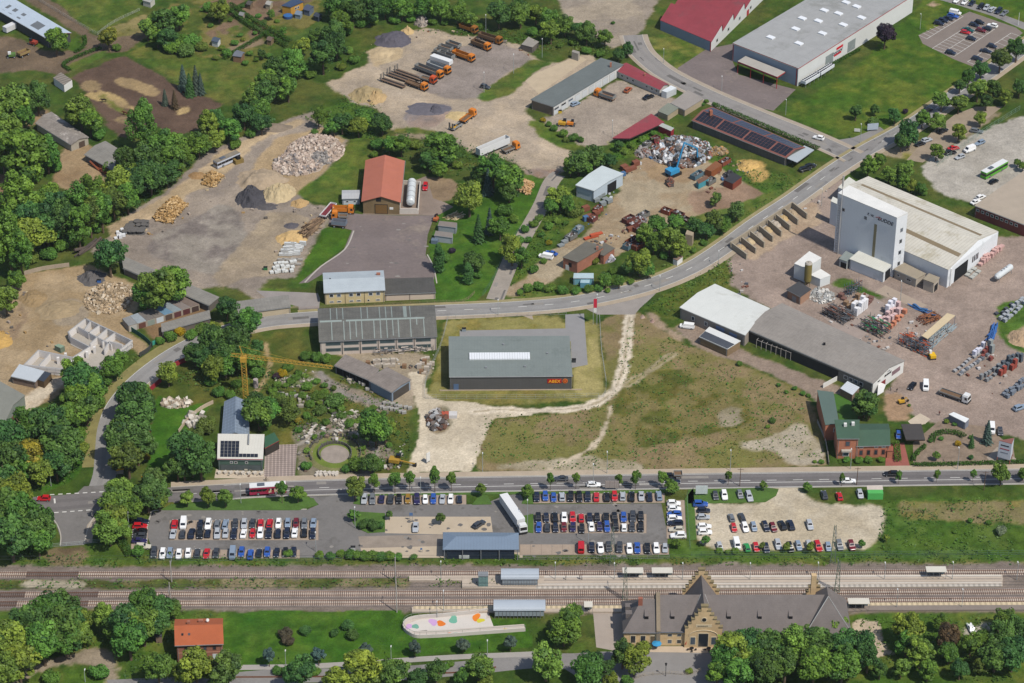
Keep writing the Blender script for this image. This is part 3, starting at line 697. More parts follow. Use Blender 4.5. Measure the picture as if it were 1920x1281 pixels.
def crown(kind,seed):
 r=np.random.default_rng(seed)
 C,Nn,T=[],[],[]
 def blob(cx,cy,cz,rx,rz,n,tint,out=.8):
  d=r.normal(size=(n,3));d/=np.linalg.norm(d,axis=1,keepdims=True)
  rad=(.72+.33*r.random((n,1)))
  p=d*rad*np.array([rx,rx,rz])+np.array([cx,cy,cz])
  C.append(p);Nn.append(d*out+r.normal(size=(n,3))*.36+np.array([0,0,.25]))
  T.append(np.ones((n,3))*tint*(.8+.4*r.random((n,1))))
 size=.085
 if kind in 'btpk':
  hz={'b':1.12,'t':1.0,'p':1.7,'k':1.75}[kind];zc={'b':1.45,'t':1.7,'p':1.95,'k':2.35}[kind]
  nb={'b':46,'t':26,'p':46,'k':30}[kind]
  lob=r.normal(size=(5,3));lob/=np.linalg.norm(lob,axis=1,keepdims=True)
  for i in range(nb):
   d=r.normal(size=3);d/=np.linalg.norm(d)
   if d[2]<-.55:d[2]*=-.6
   k=.5+.28*r.random()+.5*max(0,(lob@d).max()-.6)
   if kind=='k':k*=(1.0-.35*max(0,d[2]))
   br=.15+.24*r.random()
   f=r.normal()*.2
   blob(d[0]*k,d[1]*k,zc+d[2]*k*hz,br,br*(1.15 if kind in 'pk' else .85),int(5200/nb*br/.27),np.array([1+f*1.2,1+f,1+f*.6]))
   # dim inner leaves that close the crown
  blob(0,0,zc,.62,.62*hz,520,np.array([.95,.95,.95]),.9)
  size=.072
 elif kind=='s':
  for i in range(16):
   a=r.random()*6.28;q=r.random()**.5*.68
   br=.3+.18*r.random();f=r.normal()*.12
   blob(math.cos(a)*q,math.sin(a)*q,.55+.45*r.random()*(1-q*.6),br,br,190,np.array([1+f,1+f,1+f*.5]))
  blob(0,0,.55,.75,.5,250,np.array([.95,.95,.95]))
  size=.08
 elif kind in 'cC':
  hgt=4.2
  n=2600
  z=r.random(n)**1.35
  lay=.5+.5*np.cos(z*2*math.pi*13+r.normal(size=n)*.5)
  a=r.random(n)*6.283
  pr=(.82+.18*np.cos(a*7+z*40))*(.72+.3*lay)
  rad=(1-z)**.85*pr*(.62+.4*r.random(n))+.02
  c=np.stack([np.cos(a)*rad,np.sin(a)*rad,.35+z*(hgt-.35)-rad*.25],1)
  C.append(c);Nn.append(np.stack([np.cos(a)*.7,np.sin(a)*.7,.55+0*a],1)+r.normal(size=(n,3))*.35)
  T.append(np.ones((n,3))*(.75+.45*r.random((n,1))))
  size=.1
 elif kind=='w': # thuja column
  for i in range(22):
   z=i/21;w=.85*math.sin(math.pi*min(1,(.12+.88*(1-z))**.6*.5+.02))**1
   a=r.random()*6.28;f=r.normal()*.08
   blob(math.cos(a)*.2,math.sin(a)*.2,.3+z*3.1,max(w*.85,.18),.4,90,np.array([1+f,1+f,1+f]))
  size=.1
 C,Nn,T=np.concatenate(C),np.concatenate(Nn),np.concatenate(T)
 k=C[:,2]>.02
 C,Nn,T=C[k],Nn[k],T[k]
 return mesh_quads('crown',leaves(C,Nn,size,r),T,LEAF)
def trunk(kind,seed):
 r=random.Random(seed);mb=MB()
 if kind in 'cCw':
  mb.tube((0,0,0),(0,0,3.2),.07,.02,7)
 elif kind=='s':
  for i in range(4):
   a=i*1.6;mb.tube((0,0,0),(.35*math.cos(a),.35*math.sin(a),.6),.035,.015,5)
 else:
  zc={'b':1.45,'t':1.7,'p':1.95,'k':2.35}[kind];th={'b':.085,'t':.06,'p':.08,'k':.06}[kind]
  mb.tube((0,0,0),(0,0,zc-.45),th,th*.75,8)
  for i in range(6):
   a=i*1.05+r.random();q=.45+.2*r.random()
   mb.tube((0,0,zc-.7+.08*i),(q*math.cos(a),q*math.sin(a),zc+.1+.12*i),th*.55,th*.2,5)
 return mb.build('trunk',BARK,link=False).data
CROWNS={k:[(crown(k,100+i*7+ord(k)),trunk(k,i))for i in range(n)]for k,n in(('b',6),('t',2),('p',3),('k',2),('s',3),('c',2),('w',1))}
ZC={'b':1.45,'t':1.7,'p':1.95,'k':2.35,'s':.6,'c':1.9,'w':1.7}
KIND={'b':('tree','broadleaf_tree'),'t':('young tree','young_tree'),'p':('tree','tall_tree'),'k':('tree','columnar_tree'),'s':('shrub','shrub'),'c':('conifer','spruce_tree'),'w':('conifer','clipped_conifer')}
GREEN={'':('668e38','green'),'d':('547a3a','dark green'),'l':('7e983c','light green'),'y':('8a8c34','yellow-green'),'u':('473542','purple-leaved'),'v':('7e9478','silvery'),'o':('66803a','olive'),'B':('5c7468','blue-green'),'n':('63563f','brownish'),'Y':('b09a1c','yellow')}
ALLTREES=[]
def plant(s,place,group):
 items=[]
 for i,q in enumerate(s.split()):
  kd='b';cl=''
  f=q.split(',')
  x,y,rp=float(f[0]),float(f[1]),float(f[2])
  for ch in(f[3]if len(f)>3 else ''):
   if ch in KIND and ch not in 'd':kd=ch
   else:cl=ch
  r_=random.Random(int(x*31+y*17))
  if cl=='' and kd=='b':
   cl=r_.choice(['','','','d','d','l'])
  rm=rp/PXM(x,y)*(1.2 if kd=='k' or 'shaded' in place or 'garden right' in place else 1.02)
  p=G(x,y,ZC[kd]*rm)
  nm=KIND[kd][1]
  T=bpy.data.objects.new(nm,None);col.objects.link(T)
  T.empty_display_size=.3
  T.location=(p.x,p.y,0);T.rotation_euler=(0,0,r_.random()*6.28);T.scale=(rm,)*3
  cm,tm=CROWNS[kd][r_.randrange(len(CROWNS[kd]))]
  c=bpy.data.objects.new('crown',cm);c.parent=T;col.objects.link(c)
  c.scale=(.84+.3*r_.random(),.84+.3*r_.random(),(1.12 if kd=='k' else .92)+.16*r_.random())
  k=.78+.4*r_.random();h=r_.uniform(-.14,.16)
  base=alb(GREEN[cl][0],1.0)
  c.color=(base[0]*k*(1+h*1.3),base[1]*k,base[2]*k*(1-h),1)
  t=bpy.data.objects.new('trunk',tm);t.parent=T;col.objects.link(t)
  tag(T,None,KIND[kd][0])
  size='' if kd in 'stkw' else('small ' if rm<3 else 'tall ' if rm>5.2 else '')
  kw={'b':'broadleaf tree','t':'young round tree','p':'slender tree','k':'columnar tree','s':'shrub','c':'spruce','w':'clipped conifer'}[kd]
  items.append((T,size+GREEN[cl][1]+' '+kw))
  ALLTREES.append((p.x,p.y,rm,kd))
 ordinal_labels(items,place,group)
plant('104,76,23 203,72,19,y 219,89,10,s','beside the farm barn','trees by the farm')
plant('276,52,20 290,40,18 308,40,24 335,30,23 312,68,20 295,70,16 326,86,20,s 350,95,18,so 362,78,20,s 378,88,15,so 340,75,16,s 410,20,20 392,14,14,s','between the meadow and the allotments','trees by the allotments')
plant('380,18,7,s 392,30,6,sl 405,28,6,s 420,30,8,so 432,38,6,s 446,28,7,s 455,12,6,sd 470,40,6,sl 485,30,7,s 495,42,8,so 478,62,7,s 450,66,6,s 440,80,9,s 456,74,6,sy 468,100,9,s 490,100,11 505,105,9,s 520,40,6,s 512,52,7,sl 530,58,9 425,100,12,s 415,90,9,sl 405,108,8,so 460,118,8,s 480,112,7,s 395,48,7,s 508,28,9','among the allotment plots','allotment bushes')
plant('343,148,13,cB 367,152,15,cB 355,160,13,cd 309,183,9,cB 327,188,10,cn 376,160,11,cB','in the brown horse paddock','spruces in the paddock')
plant('498,150,24 478,178,25 457,213,25 432,240,22 408,225,20,d 388,232,23 440,270,14,s 372,268,22 402,262,18 515,130,22,d','right of the horse paddock','trees right of the paddock')
plant('265,235,30,p 150,208,28 168,225,24 184,252,16,s 138,222,16,s','by the two old sheds','trees by the old sheds')
plant('300,268,28 328,268,22 240,305,25 276,300,28 320,298,24 345,290,18 265,330,22,l 205,315,14,s','above the sandy track','tree belt above the track')
plant('20,190,34 70,185,24,d 12,238,26 45,220,22 45,290,38 88,290,26 60,325,24,s 5,290,24 105,312,14,s','at the left edge among the paddocks','trees at the left edge')
plant('30,375,28,p 62,378,26 92,362,20 52,405,28,d 104,385,26 146,388,26,p 170,368,24,p 222,350,28 250,345,24 282,332,26 312,322,22 335,305,16,o 16,455,30,p 38,480,22,p 60,440,30 86,425,28,d 117,418,24,po 146,420,24,p 168,405,22,po 190,396,22,p 212,378,20,po 238,366,20,p 60,483,14,so 94,477,14,s 115,462,14,s 135,452,12,sl 20,420,22 128,440,14,d 180,430,10,s 200,412,10,s','in the belt along the storage yard','tree belt along the storage yard')
plant('31,526,16 10,562,20,l 205,482,27 290,543,34 322,525,30 275,555,24 425,578,19,bd 466,610,24 320,632,13,s 338,622,11,sY 358,628,12,s 378,618,14,s 400,612,12,sl 300,640,9,s 445,600,18,d','between the garages and the sand yard','trees by the garages')
plant('630,13,25 662,22,28 695,15,28 722,10,25 753,14,24 792,13,22 826,16,24 858,24,22 880,37,18,l 935,22,32 970,14,25 641,42,23 626,62,24,d 650,55,20,s 678,42,18,s 700,40,14,sl 740,38,14,s 770,36,12,s 812,40,12,s 835,42,10,s 900,50,12,s','along the top of the truck yard','belt along the top of the truck yard')
plant('592,65,17,d 605,105,31 631,86,24 612,60,14,d 566,90,18,l 552,122,28 522,132,24 514,158,24,d 540,165,23 496,178,25,d 485,205,22 490,230,20 470,250,14,s 664,112,14,s 655,95,12,sl 640,125,12,sl 580,140,14,s','left of the truck yard','trees left of the truck yard')
plant('597,222,13,p 608,213,12,s 641,228,22,d 626,238,17 683,220,21 672,237,19 717,232,19 590,248,10,s 612,248,9,s 706,272,16,s 730,272,19 752,272,20 780,272,14,sl 826,275,33 805,300,21 858,310,12,sl 845,295,15 700,290,10,s','between the stone heap and the orange-roofed hall','trees above the orange-roofed hall')
plant('925,318,27 903,330,18 823,318,14 880,370,28,l 897,325,14 915,342,14,cB 950,335,30 955,355,20,d 935,305,14,s 897,430,14,cd 918,418,12,cB 938,425,20 945,395,16,s 965,410,11,s 823,487,14,wd 833,482,12,s 848,470,7,su 889,490,17,d 878,515,11,wd 895,515,10,s 960,470,22 978,482,18 970,450,12,s','in the garden right of the hall yard','trees in the hall garden')
plant('1051,368,25,l 1033,385,18 1064,382,20 1078,396,20,so 1085,302,27 1116,292,25 1141,300,18 1070,312,19 1100,318,14 1010,410,11,s 1030,425,11,s 1000,420,11,s 1045,415,10,sl 1015,440,9,s 1060,418,9,s 990,450,10,s 1000,505,12,s 1020,490,8,s 985,430,12,s 1030,455,8,sY','along the lane by the scrap yard','trees along the scrap yard lane')
plant('1338,412,28,o 1343,372,16,o 1382,396,20,o 1325,430,19 1358,420,19 1303,425,20 1365,410,14,s 1207,440,23 1233,420,23 1267,415,19 1256,450,28 1275,465,22 1226,458,20 1200,490,27,l 1180,500,16 1215,505,16 1135,523,17 1160,528,13 1116,490,10,sl 1148,508,12,s 1182,528,9,s 1245,480,12,s 1300,470,9,s 1320,455,10,s','between the scrap yard and the through road','trees between scrap yard and road')
plant('975,548,9,s 990,541,13,s 1010,536,13,s 1030,540,13,s 1055,545,13,s 1080,546,12,s 1105,541,13,s 1122,541,11,s 1140,545,7,s','in the hedge at the lane mouth','hedge shrubs at the lane mouth')
plant('976,26,27 1005,25,22 1030,34,29 1033,58,25,l 1060,45,24 1085,55,20 1100,62,24 1134,70,21,l 1176,91,17,d 1160,103,15,d 1100,94,14,s 1124,101,13,s 1149,43,6,s 1075,80,13,s 1050,85,10,s 1000,60,14,s','behind the long depot','trees behind the depot')
plant('1018,225,7,sY 1040,240,11,s 1055,250,13,s 1075,258,13,s 1090,262,9,s 1062,262,9,so 1030,233,8,s','on the depot verge','shrubs on the depot verge')
plant('1160,272,12,d 1185,272,11,s 1205,262,11,s 1225,250,10,s 1245,240,9,s 1172,285,10,sl 1262,248,7,s 1325,190,7,s 1340,195,7,s 1318,195,6,s','around the red-roofed shed','shrubs around the red-roofed shed')
plant('1660,66,31,u','beside the white factory wall','trees beside the factory')
plant('1605,210,19,d 1640,206,13,d 1639,228,17,so 1678,218,18,d 1697,209,10,su','on the lawn corner','trees on the lawn corner')
plant('1704,250,27,d 1690,265,20 1730,222,19 1758,228,19,l 1766,190,20,l 1798,193,21,l 1834,167,25 1816,146,20 1800,160,16,d 1840,130,21,d 1863,167,21 1886,180,19,l 1876,112,25,o 1907,92,27,d 1912,165,20,d 1850,190,18 1839,221,17,l 1798,247,19,l 1756,284,17,l','in the tree-shaded car park','trees in the shaded car park')
plant('1628,312,26 1650,300,20 1667,328,22,l 1696,318,24,l 1693,340,22 1710,350,16 1727,352,16 1733,362,10,s 1908,305,11,l 1918,312,12','behind the tower hall','trees behind the tower hall')
plant('151,719,29 146,700,24 167,737,22 130,781,26 161,766,22 140,750,24 208,688,20 226,668,12 195,711,15,s 183,730,14,s 185,755,14,s','below the roofless white house','trees below the white house')
plant('52,802,30 86,802,30,d 112,823,32,d 125,845,26 16,823,28,d 16,858,28,d 57,852,25,y 104,867,23 78,880,20 145,820,16,s 152,840,14,sl 40,880,18','left of the bend','trees left of the bend')
plant('26,922,30 5,900,24,d 38,962,30 62,985,28 20,1005,30,d 72,1020,18 10,960,30,d 85,1000,16 85,970,14','at the left edge by the junction','trees by the junction')
plant('315,701,17 245,732,17 255,755,28,d 250,787,31,d 278,760,14,d 234,805,22 232,833,28,o 257,838,24,o 240,862,24,o 276,858,6,sY 268,735,12','right of the bend','trees right of the bend')
plant('357,847,33,d 375,862,28,d 332,872,21,d 385,800,17,so 372,815,12,so 395,790,11,so 345,880,16,d','on the lawn left of the greenhouse','trees left of the greenhouse')
plant('365,662,18,d 398,640,25,d 443,640,28,d 463,672,25 401,690,22,l 422,682,20 382,668,18,d 420,655,24,d 482,698,16,s 395,715,12,s 411,735,12,s 432,740,11,s 445,720,10,s 480,655,14,d','left of the yellow crane','trees left of the crane')
plant('484,773,26,l 479,748,13,d 501,768,24 540,766,21,o 520,745,16,s 511,733,11,s 626,752,20,so 600,770,12,so 600,740,12,s 640,780,10,so 574,667,12,s 595,670,13,s 612,673,11,s 540,690,10,s 530,700,10,sY 560,700,9,s 545,715,9,s 575,725,10,s 590,745,9,s 655,795,10,s 535,755,8,s 548,738,7,sl 568,742,8,s 582,758,9,s 598,755,7,sl 610,735,8,s 622,770,7,s 640,765,8,sl 655,775,7,s 668,790,8,s 612,792,8,s 590,790,7,so 575,780,8,s 555,708,8,s 572,705,7,sl 592,715,8,s 608,722,7,s 625,728,7,so 640,745,7,s 520,722,8,s 535,722,7,s 690,770,7,s 720,775,6,s 735,790,7,sl 745,812,6,s 730,835,7,s 575,845,7,sl 590,820,6,s 605,815,6,s 665,820,6,sl 680,840,7,s 560,806,7,s 680,785,9,so 520,705,8,su 560,790,9,sy 700,765,8,s 495,790,12','in the stone garden','trees in the stone garden')
plant('704,802,29 690,815,18 722,808,18 680,800,10,s','with a wide shadow beside the pale track','tree by the pale track')
plant('694,868,17 667,872,17,s 708,872,14,s 574,874,11,s 648,880,9,s','beside the round garden','bushes by the round garden')
plant('234,925,23,l 222,942,22,l 286,902,20,o 276,928,23,o 300,920,18,o 213,974,24,l 205,990,22,l 225,990,16,l 245,955,16 258,1034,11,s 298,938,14,l','between the junction and the car park','trees left of the car park')
plant('350,931,12,tl 389,931,13,tl 422,931,13,tl','in a row beside the bus road','clipped trees beside the bus road')
plant('528,921,9,k 558,923,13,t 665,916,18,o 701,903,9,k 740,903,9,k 768,901,8.5,k 815,898,11,k 846,900,9,k 902,917,10,tl 989,920,12,tl 1032,902,8,k 1080,901,7,k 1161,899,7,k 1192,899,9,k 1242,896,9,k 1259,912,14,l 1366,895,7,k 1432,910,9,tl 1514,912,10,t 1579,898,7,k 1686,894,7,k 1757,892,7,k 1825,891,7,k 1878,890,22,l 1919,888,14','along the station road','trees along the station road')
plant('1387,682,8,s 1449,789,8,sd 1440,800,6,s 1475,735,6,s 1490,728,7,s 1505,738,7,s 1516,742,6,s 1460,722,6,s','on the waste ground','bushes on the waste ground')
plant('1622,755,29,d 1612,765,20,d 1630,770,18,d','in the villa garden','trees in the villa garden')
plant('1852,812,16,cB 1822,828,9,cd 1756,853,10,tl 1796,832,9,sY 1587,862,9,s 1611,863,10,s 1628,862,11,s 1652,862,9,s 1540,866,7,s 1528,866,5,s 1790,795,7,s 1775,790,9,sl 1705,760,5,s 1765,822,7,s 1745,826,7,s 1820,820,6,s 1820,858,8,sd 1720,850,6,s','in the show garden by the villa','plants in the show garden')
plant('117,1137,23 93,1150,24 48,1166,25 112,1178,28 67,1180,26 80,1206,26 120,1193,24 16,1206,28,l 35,1238,25,l 11,1259,25,l 154,1161,15,l 140,1160,18 150,1190,16','in the bottom left wood','trees in the bottom left wood')
plant('192,1153,18,l 266,1132,23 301,1137,19 236,1164,28,d 268,1172,26,l 242,1198,26 212,1172,18 290,1165,22 325,1142,12,l','left of the red brick house','trees left of the brick house')
plant('184,1259,15,s 96,1271,13,s 296,1251,23,l 367,1251,25,l 426,1259,26,oo 345,1262,18,l 398,1255,18,l','below the red brick house','trees below the brick house')
plant('534,1187,12,sn 540,1201,11,sn 573,1182,11,sd 626,1187,8,sd 654,1173,11,sd 662,1190,11,sd 504,1230,12,tB 597,1227,13,tB 685,1219,11,tB 778,1214,12,tB 868,1208,11,tB 957,1205,12,tB','on the lawn below the tracks','young trees on the station lawn')
plant('677,1250,30,l 564,1264,24,d 735,1262,23,l 700,1268,18,l 818,1257,19,d 898,1250,23,l 630,1275,22 783,1272,17 520,1258,9,s 536,1260,9,s 592,1260,9,s 866,1270,15 845,1245,8,s 835,1250,8,s 910,1275,12,l','along the bottom path','trees along the bottom path')
plant('1080,1146,15 1058,1178,28 1066,1160,22 1075,1170,18 1024,1238,32,l 1104,1255,28 1133,1252,19,d 1168,1225,25,o 1190,1235,27,l 1120,1235,14 1146,1277,14,l 1175,1276,13 1292,1258,9,sl','left of the station forecourt','trees left of the forecourt')
plant('1375,1220,33 1397,1206,32,d 1434,1209,34 1360,1240,28 1386,1260,32 1434,1255,34,d 1487,1206,34 1508,1182,20,l 1532,1202,32,d 1572,1172,25,l 1580,1206,30 1620,1209,28,d 1628,1232,28,d 1473,1246,32 1527,1246,34 1580,1246,32 1415,1230,28 1465,1215,26 1345,1262,22','in front of the right station wing','trees in front of the station')
plant('1707,1180,30,l 1726,1222,30,l 1700,1207,24 1763,1167,17 1777,1195,26,bn 1820,1208,26 1846,1198,23 1886,1161,27,l 1883,1193,34,d 1912,1182,28,d 1867,1228,32 1900,1228,32,d 1838,1246,18,o 1690,1250,20 1740,1255,22 1800,1255,20 1780,1225,20 1650,1255,18','in the bottom right wood','trees in the bottom right wood')
plant('664,964,10,t 730,965,7,to 826,970,9,to 680,984,11,sd 700,985,12,sd 712,984,10,sd 690,980,9,sd','around the paved plaza','plants around the plaza')
plant('1269,1017,9,t 1323,1013,9,t 1349,1033,8,s 1379,1034,9,s 1429,1022,7,to 1475,1024,9,tl 1520,1024,11,tl 1616,1018,8,t 1662,1008,8,tl 1365,1036,7,s','at the edge of the gravel car park','small trees by the gravel car park')
plant('1876,995,15,sv 1819,976,8,s 1854,980,8,s 1790,998,6,s','on the grass right of the gravel car park','bushes right of the gravel car park')
plant('540,1038,8,s 600,1041,8,s 640,1039,8,s 655,1040,10,s 670,1041,11,s 685,1042,11,s 700,1043,11,s 715,1044,11,s 730,1044,10,s 745,1045,9,s 775,1045,7,s 968,1043,6,s 620,1042,9,s','in the hedge below the station car park','hedge shrubs below the car park')
print('TREES',len(ALLTREES))
# tall weeds and brambles that fill the belts: too many leaves to count
def scrub(name,polys,dens,h,cols,seed):
 r=np.random.default_rng(seed);C,T=[],[]
 for s in polys:
  pl=P(s);W_=[G(*q)for q in pl]
  x0,x1=min(p.x for p in W_),max(p.x for p in W_);y0,y1=min(p.y for p in W_),max(p.y for p in W_)
  n=int((x1-x0)*(y1-y0)*dens*1.7)
  X,Y=r.uniform(x0,x1,n),r.uniform(y0,y1,n)
  px,py=toPX(X,Y);k=inpoly(px,py,pl);X,Y=X[k],Y[k]
  k=np.ones(len(X),bool)
  for L,w_ in((mp,5.4),(sp,6.8),(up,6),(LN,3.2)):
   for a,b in zip(L,L[1:]):
    dx,dy=b.x-a.x,b.y-a.y;t=np.clip(((X-a.x)*dx+(Y-a.y)*dy)/(dx*dx+dy*dy+1e-9),0,1);k&=np.hypot(X-a.x-t*dx,Y-a.y-t*dy)>w_
  X,Y=X[k],Y[k];d=fbm(X/3.5,Y/3.5,seed,3);k=d>.40;X,Y,d=X[k],Y[k],d[k]
  z=np.abs(r.normal(size=len(X)))*h*np.clip((d-.40)*6,.15,1.5)
  C.append(np.stack([X,Y,z+.05],1))
  c=np.stack([alb(q)[:3]for q in cols]);ci=np.clip((fbm(X/7,Y/7,seed+3,3)-.25)*2*len(cols),0,len(cols)-1).astype(int)
  T.append(c[ci]*(.75+.5*r.random((len(X),1))))
 C,T=np.concatenate(C),np.concatenate(T)
 nr=r.normal(size=C.shape)*.6+np.array([0,0,1.0])
 me=mesh_quads(name,leaves(C,nr,.31,r),T,LEAF)
 o=bpy.data.objects.new(name,me);col.objects.link(o);o.color=(1,1,1,1)
 tag(o,kind='stuff');print(name,len(C))
scrub('undergrowth',['0,340 60,370 200,350 330,300 420,262 470,240 490,225 470,215 300,300 240,330 60,400 0,450','0,500 100,480 200,430 330,345 380,290 300,310 180,400 60,460','470,245 560,215 640,185 700,200 740,235 700,262 600,245 560,215 510,230','600,140 640,120 690,95 760,60 850,55 1000,60 1150,90 1150,110 1090,100 1000,100 900,66 850,66 770,58 700,88 650,132','690,262 740,250 860,265 960,300 1000,325 960,340 900,320 850,335 780,300 700,285'],1.1,1.0,['466a2a','557c2a','3c6028','66803a'],21)
scrub('undergrowth',['940,555 960,500 1030,350 1060,345 1100,380 1090,395 1020,470 990,510','985,545 1060,545 1140,530 1250,497 1400,400 1480,345 1520,330 1500,365 1400,428 1290,498 1180,545 1050,568 970,562','1145,262 1225,240 1265,235 1270,250 1180,297 1150,300','1300,285 1330,275 1420,320 1530,335 1440,365 1340,310','1205,575 1290,532 1370,482 1375,530 1290,560 1270,600'],1.0,.9,['4c702a','5a7e2c','41652a','6c8436'],22)
scrub('undergrowth',['80,930 130,905 165,860 200,815 215,760 245,705 268,668 240,660 180,720 120,800 60,860','280,700 380,690 470,640 520,700 600,740 640,780 560,830 500,740 400,740','640,700 760,770 775,850 740,880 560,800 600,760','40,1042 270,1040 600,1050 900,1050 1290,1046 1640,1040 1900,1052 1900,1060 600,1063 40,1066','1660,940 1900,935 1900,1050 1660,1050 1645,1010','20,1150 400,1150 410,1270 240,1285 200,1215 120,1220 30,1260','1590,1160 1900,1155 1900,1280 1600,1280 1660,1230'],.8,.6,['4a6e28','5a7c2a','63803a','41622a'],23)
scrub('weeds',['900,780 1080,775 1145,745 1180,600 1270,640 1330,670 1500,740 1545,860 1300,880 1000,880 890,860'],.4,.3,['4e7a2c','5c7c34','6c8038'],24)
scrub('weeds',['-10,1087 770,1084 770,1104 300,1106 -10,1106','800,1089 1000,1089 1000,1100 800,1102'],.8,.45,['4e7a2c','5c7c34','6c8038'],25)
# ------------------------------------------------------------------ buildings
WHITE=M('white_render','e6e4de',var=.08,sc1=.2,sc2=1.5);GLASS=glassmat('window_glass','2c3238');FRAME=M('window_frame','dcdad4',var=.05)
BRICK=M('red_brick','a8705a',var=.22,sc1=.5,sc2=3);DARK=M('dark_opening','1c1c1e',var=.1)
GREYSHEET=M('grey_fibre_roof','8c8880',var=.22,sc1=.25,sc2=1.2,stripe=('u',1.05,.12,.86),stripe2=('v',2.4,.05,.84))
RUSTY=M('rusty_steel','8a4a2c',var=.3,sc1=.6,sc2=3);STEEL=M('grey_steel','8a8c8e',var=.12,rough=.5)
BLACKROOF=M('felt_roof','54524e',var=.22,sc1=.3,sc2=1.5,stripe=('u',1.0,.06,.8))
REDROOF=M('red_sheet_roof','96424a',var=.14,rust=('86484c',.15,.55),sc1=.2,sc2=1,stripe=('u',1.0,.1,.9));REDTRIM=M('red_trim','b03438',var=.1)
def hall(name,label,cat,c4,h,roof,wall,rise=0,ridge='u',over=.35,t=.18,trim=None,group=None,wall4=None,shed=0,z0=0,eave2=None):
 """c4: the four roof corners as pixels at height h, counter-clockwise seen from above (near-left, near-right, far-right, far-left)"""
 Q=[G(x,y,h)for x,y in(P(c4)if isinstance(c4,str)else c4)]
 if sum(Q[i].x*Q[(i+1)%4].y-Q[(i+1)%4].x*Q[i].y for i in range(4))<0:Q=[Q[0],Q[3],Q[2],Q[1]];print('FLIP',name)
 ctr=sum(Q,Vector())/4
 T=thing(name,label,cat,(ctr.x,ctr.y,0),group=group)
 if ridge=='v':Q=[Q[1],Q[2],Q[3],Q[0]]
 A,B,C,D=Q
 up=Vector((0,0,1));base=[Vector((p.x,p.y,z0))for p in Q]
 sh=[0,0,shed,shed]
 tops=[Vector((p.x,p.y,h+s))for p,s in zip(Q,sh)]
 w=MB()
 wm=wall4 or[0,0,0,0]
 for i in range(4):
  j=(i+1)%4
  w.quad(base[i],base[j],tops[j],tops[i],wm[i])
 walls=wall if isinstance(wall,list)else[wall]
 rf=MB()
 rmats=[roof,trim or roof]
 if rise:
  L_,R_=(A+D)/2+up*rise,(B+C)/2+up*rise
  w.poly((D,A,L_),wm[3]);w.poly((B,C,R_),wm[1])
  for E0,E1,R1,R0 in((A,B,R_,L_),(C,D,L_,R_)):
   u=(E1-E0).normalized();s0=(E0-R0).normalized();e=.004
   pts=[E0-u*over+s0*over,E1+u*over+s0*over,R1+u*over,R0-u*over]
   rf.slab(*[p+up*e for p in pts],t,0,1)
  T['ridge']=1
 else:
  cc=sum(tops,Vector())/4
  pts=[]
  for i in range(4):
   a,b=tops[i-1],tops[(i+1)%4];p=tops[i]
   pts.append(p+((p-a).normalized()+(p-b).normalized())*over+up*.004)
  rf.slab(*pts,t,0,1)
 w.build('wall',walls,T);rf.build('roof',rmats,T)
 if z0==0 and(B-A).length>6:
  gm_=M('gutter_zinc','8a8c8c',var=.15);u=(B-A).normalized();n_=Vector((u.y,-u.x,0));o_=n_*(over+.1)
  MB().tube(A+o_-u*over,B+o_+u*over,.1,n=5).build('gutter',gm_,T)
  for q_ in(A+u*.3,B-u*.3):e_=q_+n_*.1;MB().tube((e_.x,e_.y,0),(e_.x,e_.y,h-.1),.07,n=5).build('downpipe',gm_,T)
 return T,(A,B,C,D)if ridge=='u' else(D,A,B,C)
def on_wall(T,p,q,f,z,w,h,mat,name='window',off=.06,frame=None,arch=False):
 """a window, door or panel at fraction f of the wall p-q (outside on the right hand of p->q)"""
 p,q=Vector((p.x,p.y,0)),Vector((q.x,q.y,0));d=(q-p).normalized();n=Vector((d.y,-d.x,0))
 c=p.lerp(q,f);mb=MB()
 def pane(ww,hh,zz,o,mi,o0=-.02):
  a,b=c-d*ww/2,c+d*ww/2
  pr=[(a+n*o0),(b+n*o0),(b+n*o),(a+n*o)]
  mb.prism([(v.x,v.y)for v in(pr if(pr[1]-pr[0]).cross(pr[2]-pr[1]).z>0 else pr[::-1])],zz,zz+hh,mi)
 if frame is not None:
  pane(w,h,z,off,0);b=min(.2,w*.15);pane(w-2*b,h-2*b,z+b,off+.02,1)
  if arch:
   pane(w*.72,.22,z+h-.01,off,0)
  return mb.build(name,[frame,mat],T)
 pane(w,h,z,off,0)
 return mb.build(name,[mat],T)
def row(T,p,q,fr,z,w,h,mat=None,name='window',frame=None,**k):
 for f in fr:on_wall(T,p,q,f,z,w,h,mat or GLASS,name,frame=frame if frame is not None else FRAME,**k)
def boxon(T,x,y,z0,sx,sy,sz,rz,mat,name):
 return MB().box(x,y,z0,sx,sy,sz,rz).build(name,mat,T)
def roofpt(Q,u,v,z=0): # bilinear on a roof quad
 A,B,C,D=Q;p=A.lerp(B,u).lerp(D.lerp(C,u),v);return p+Vector((0,0,z))
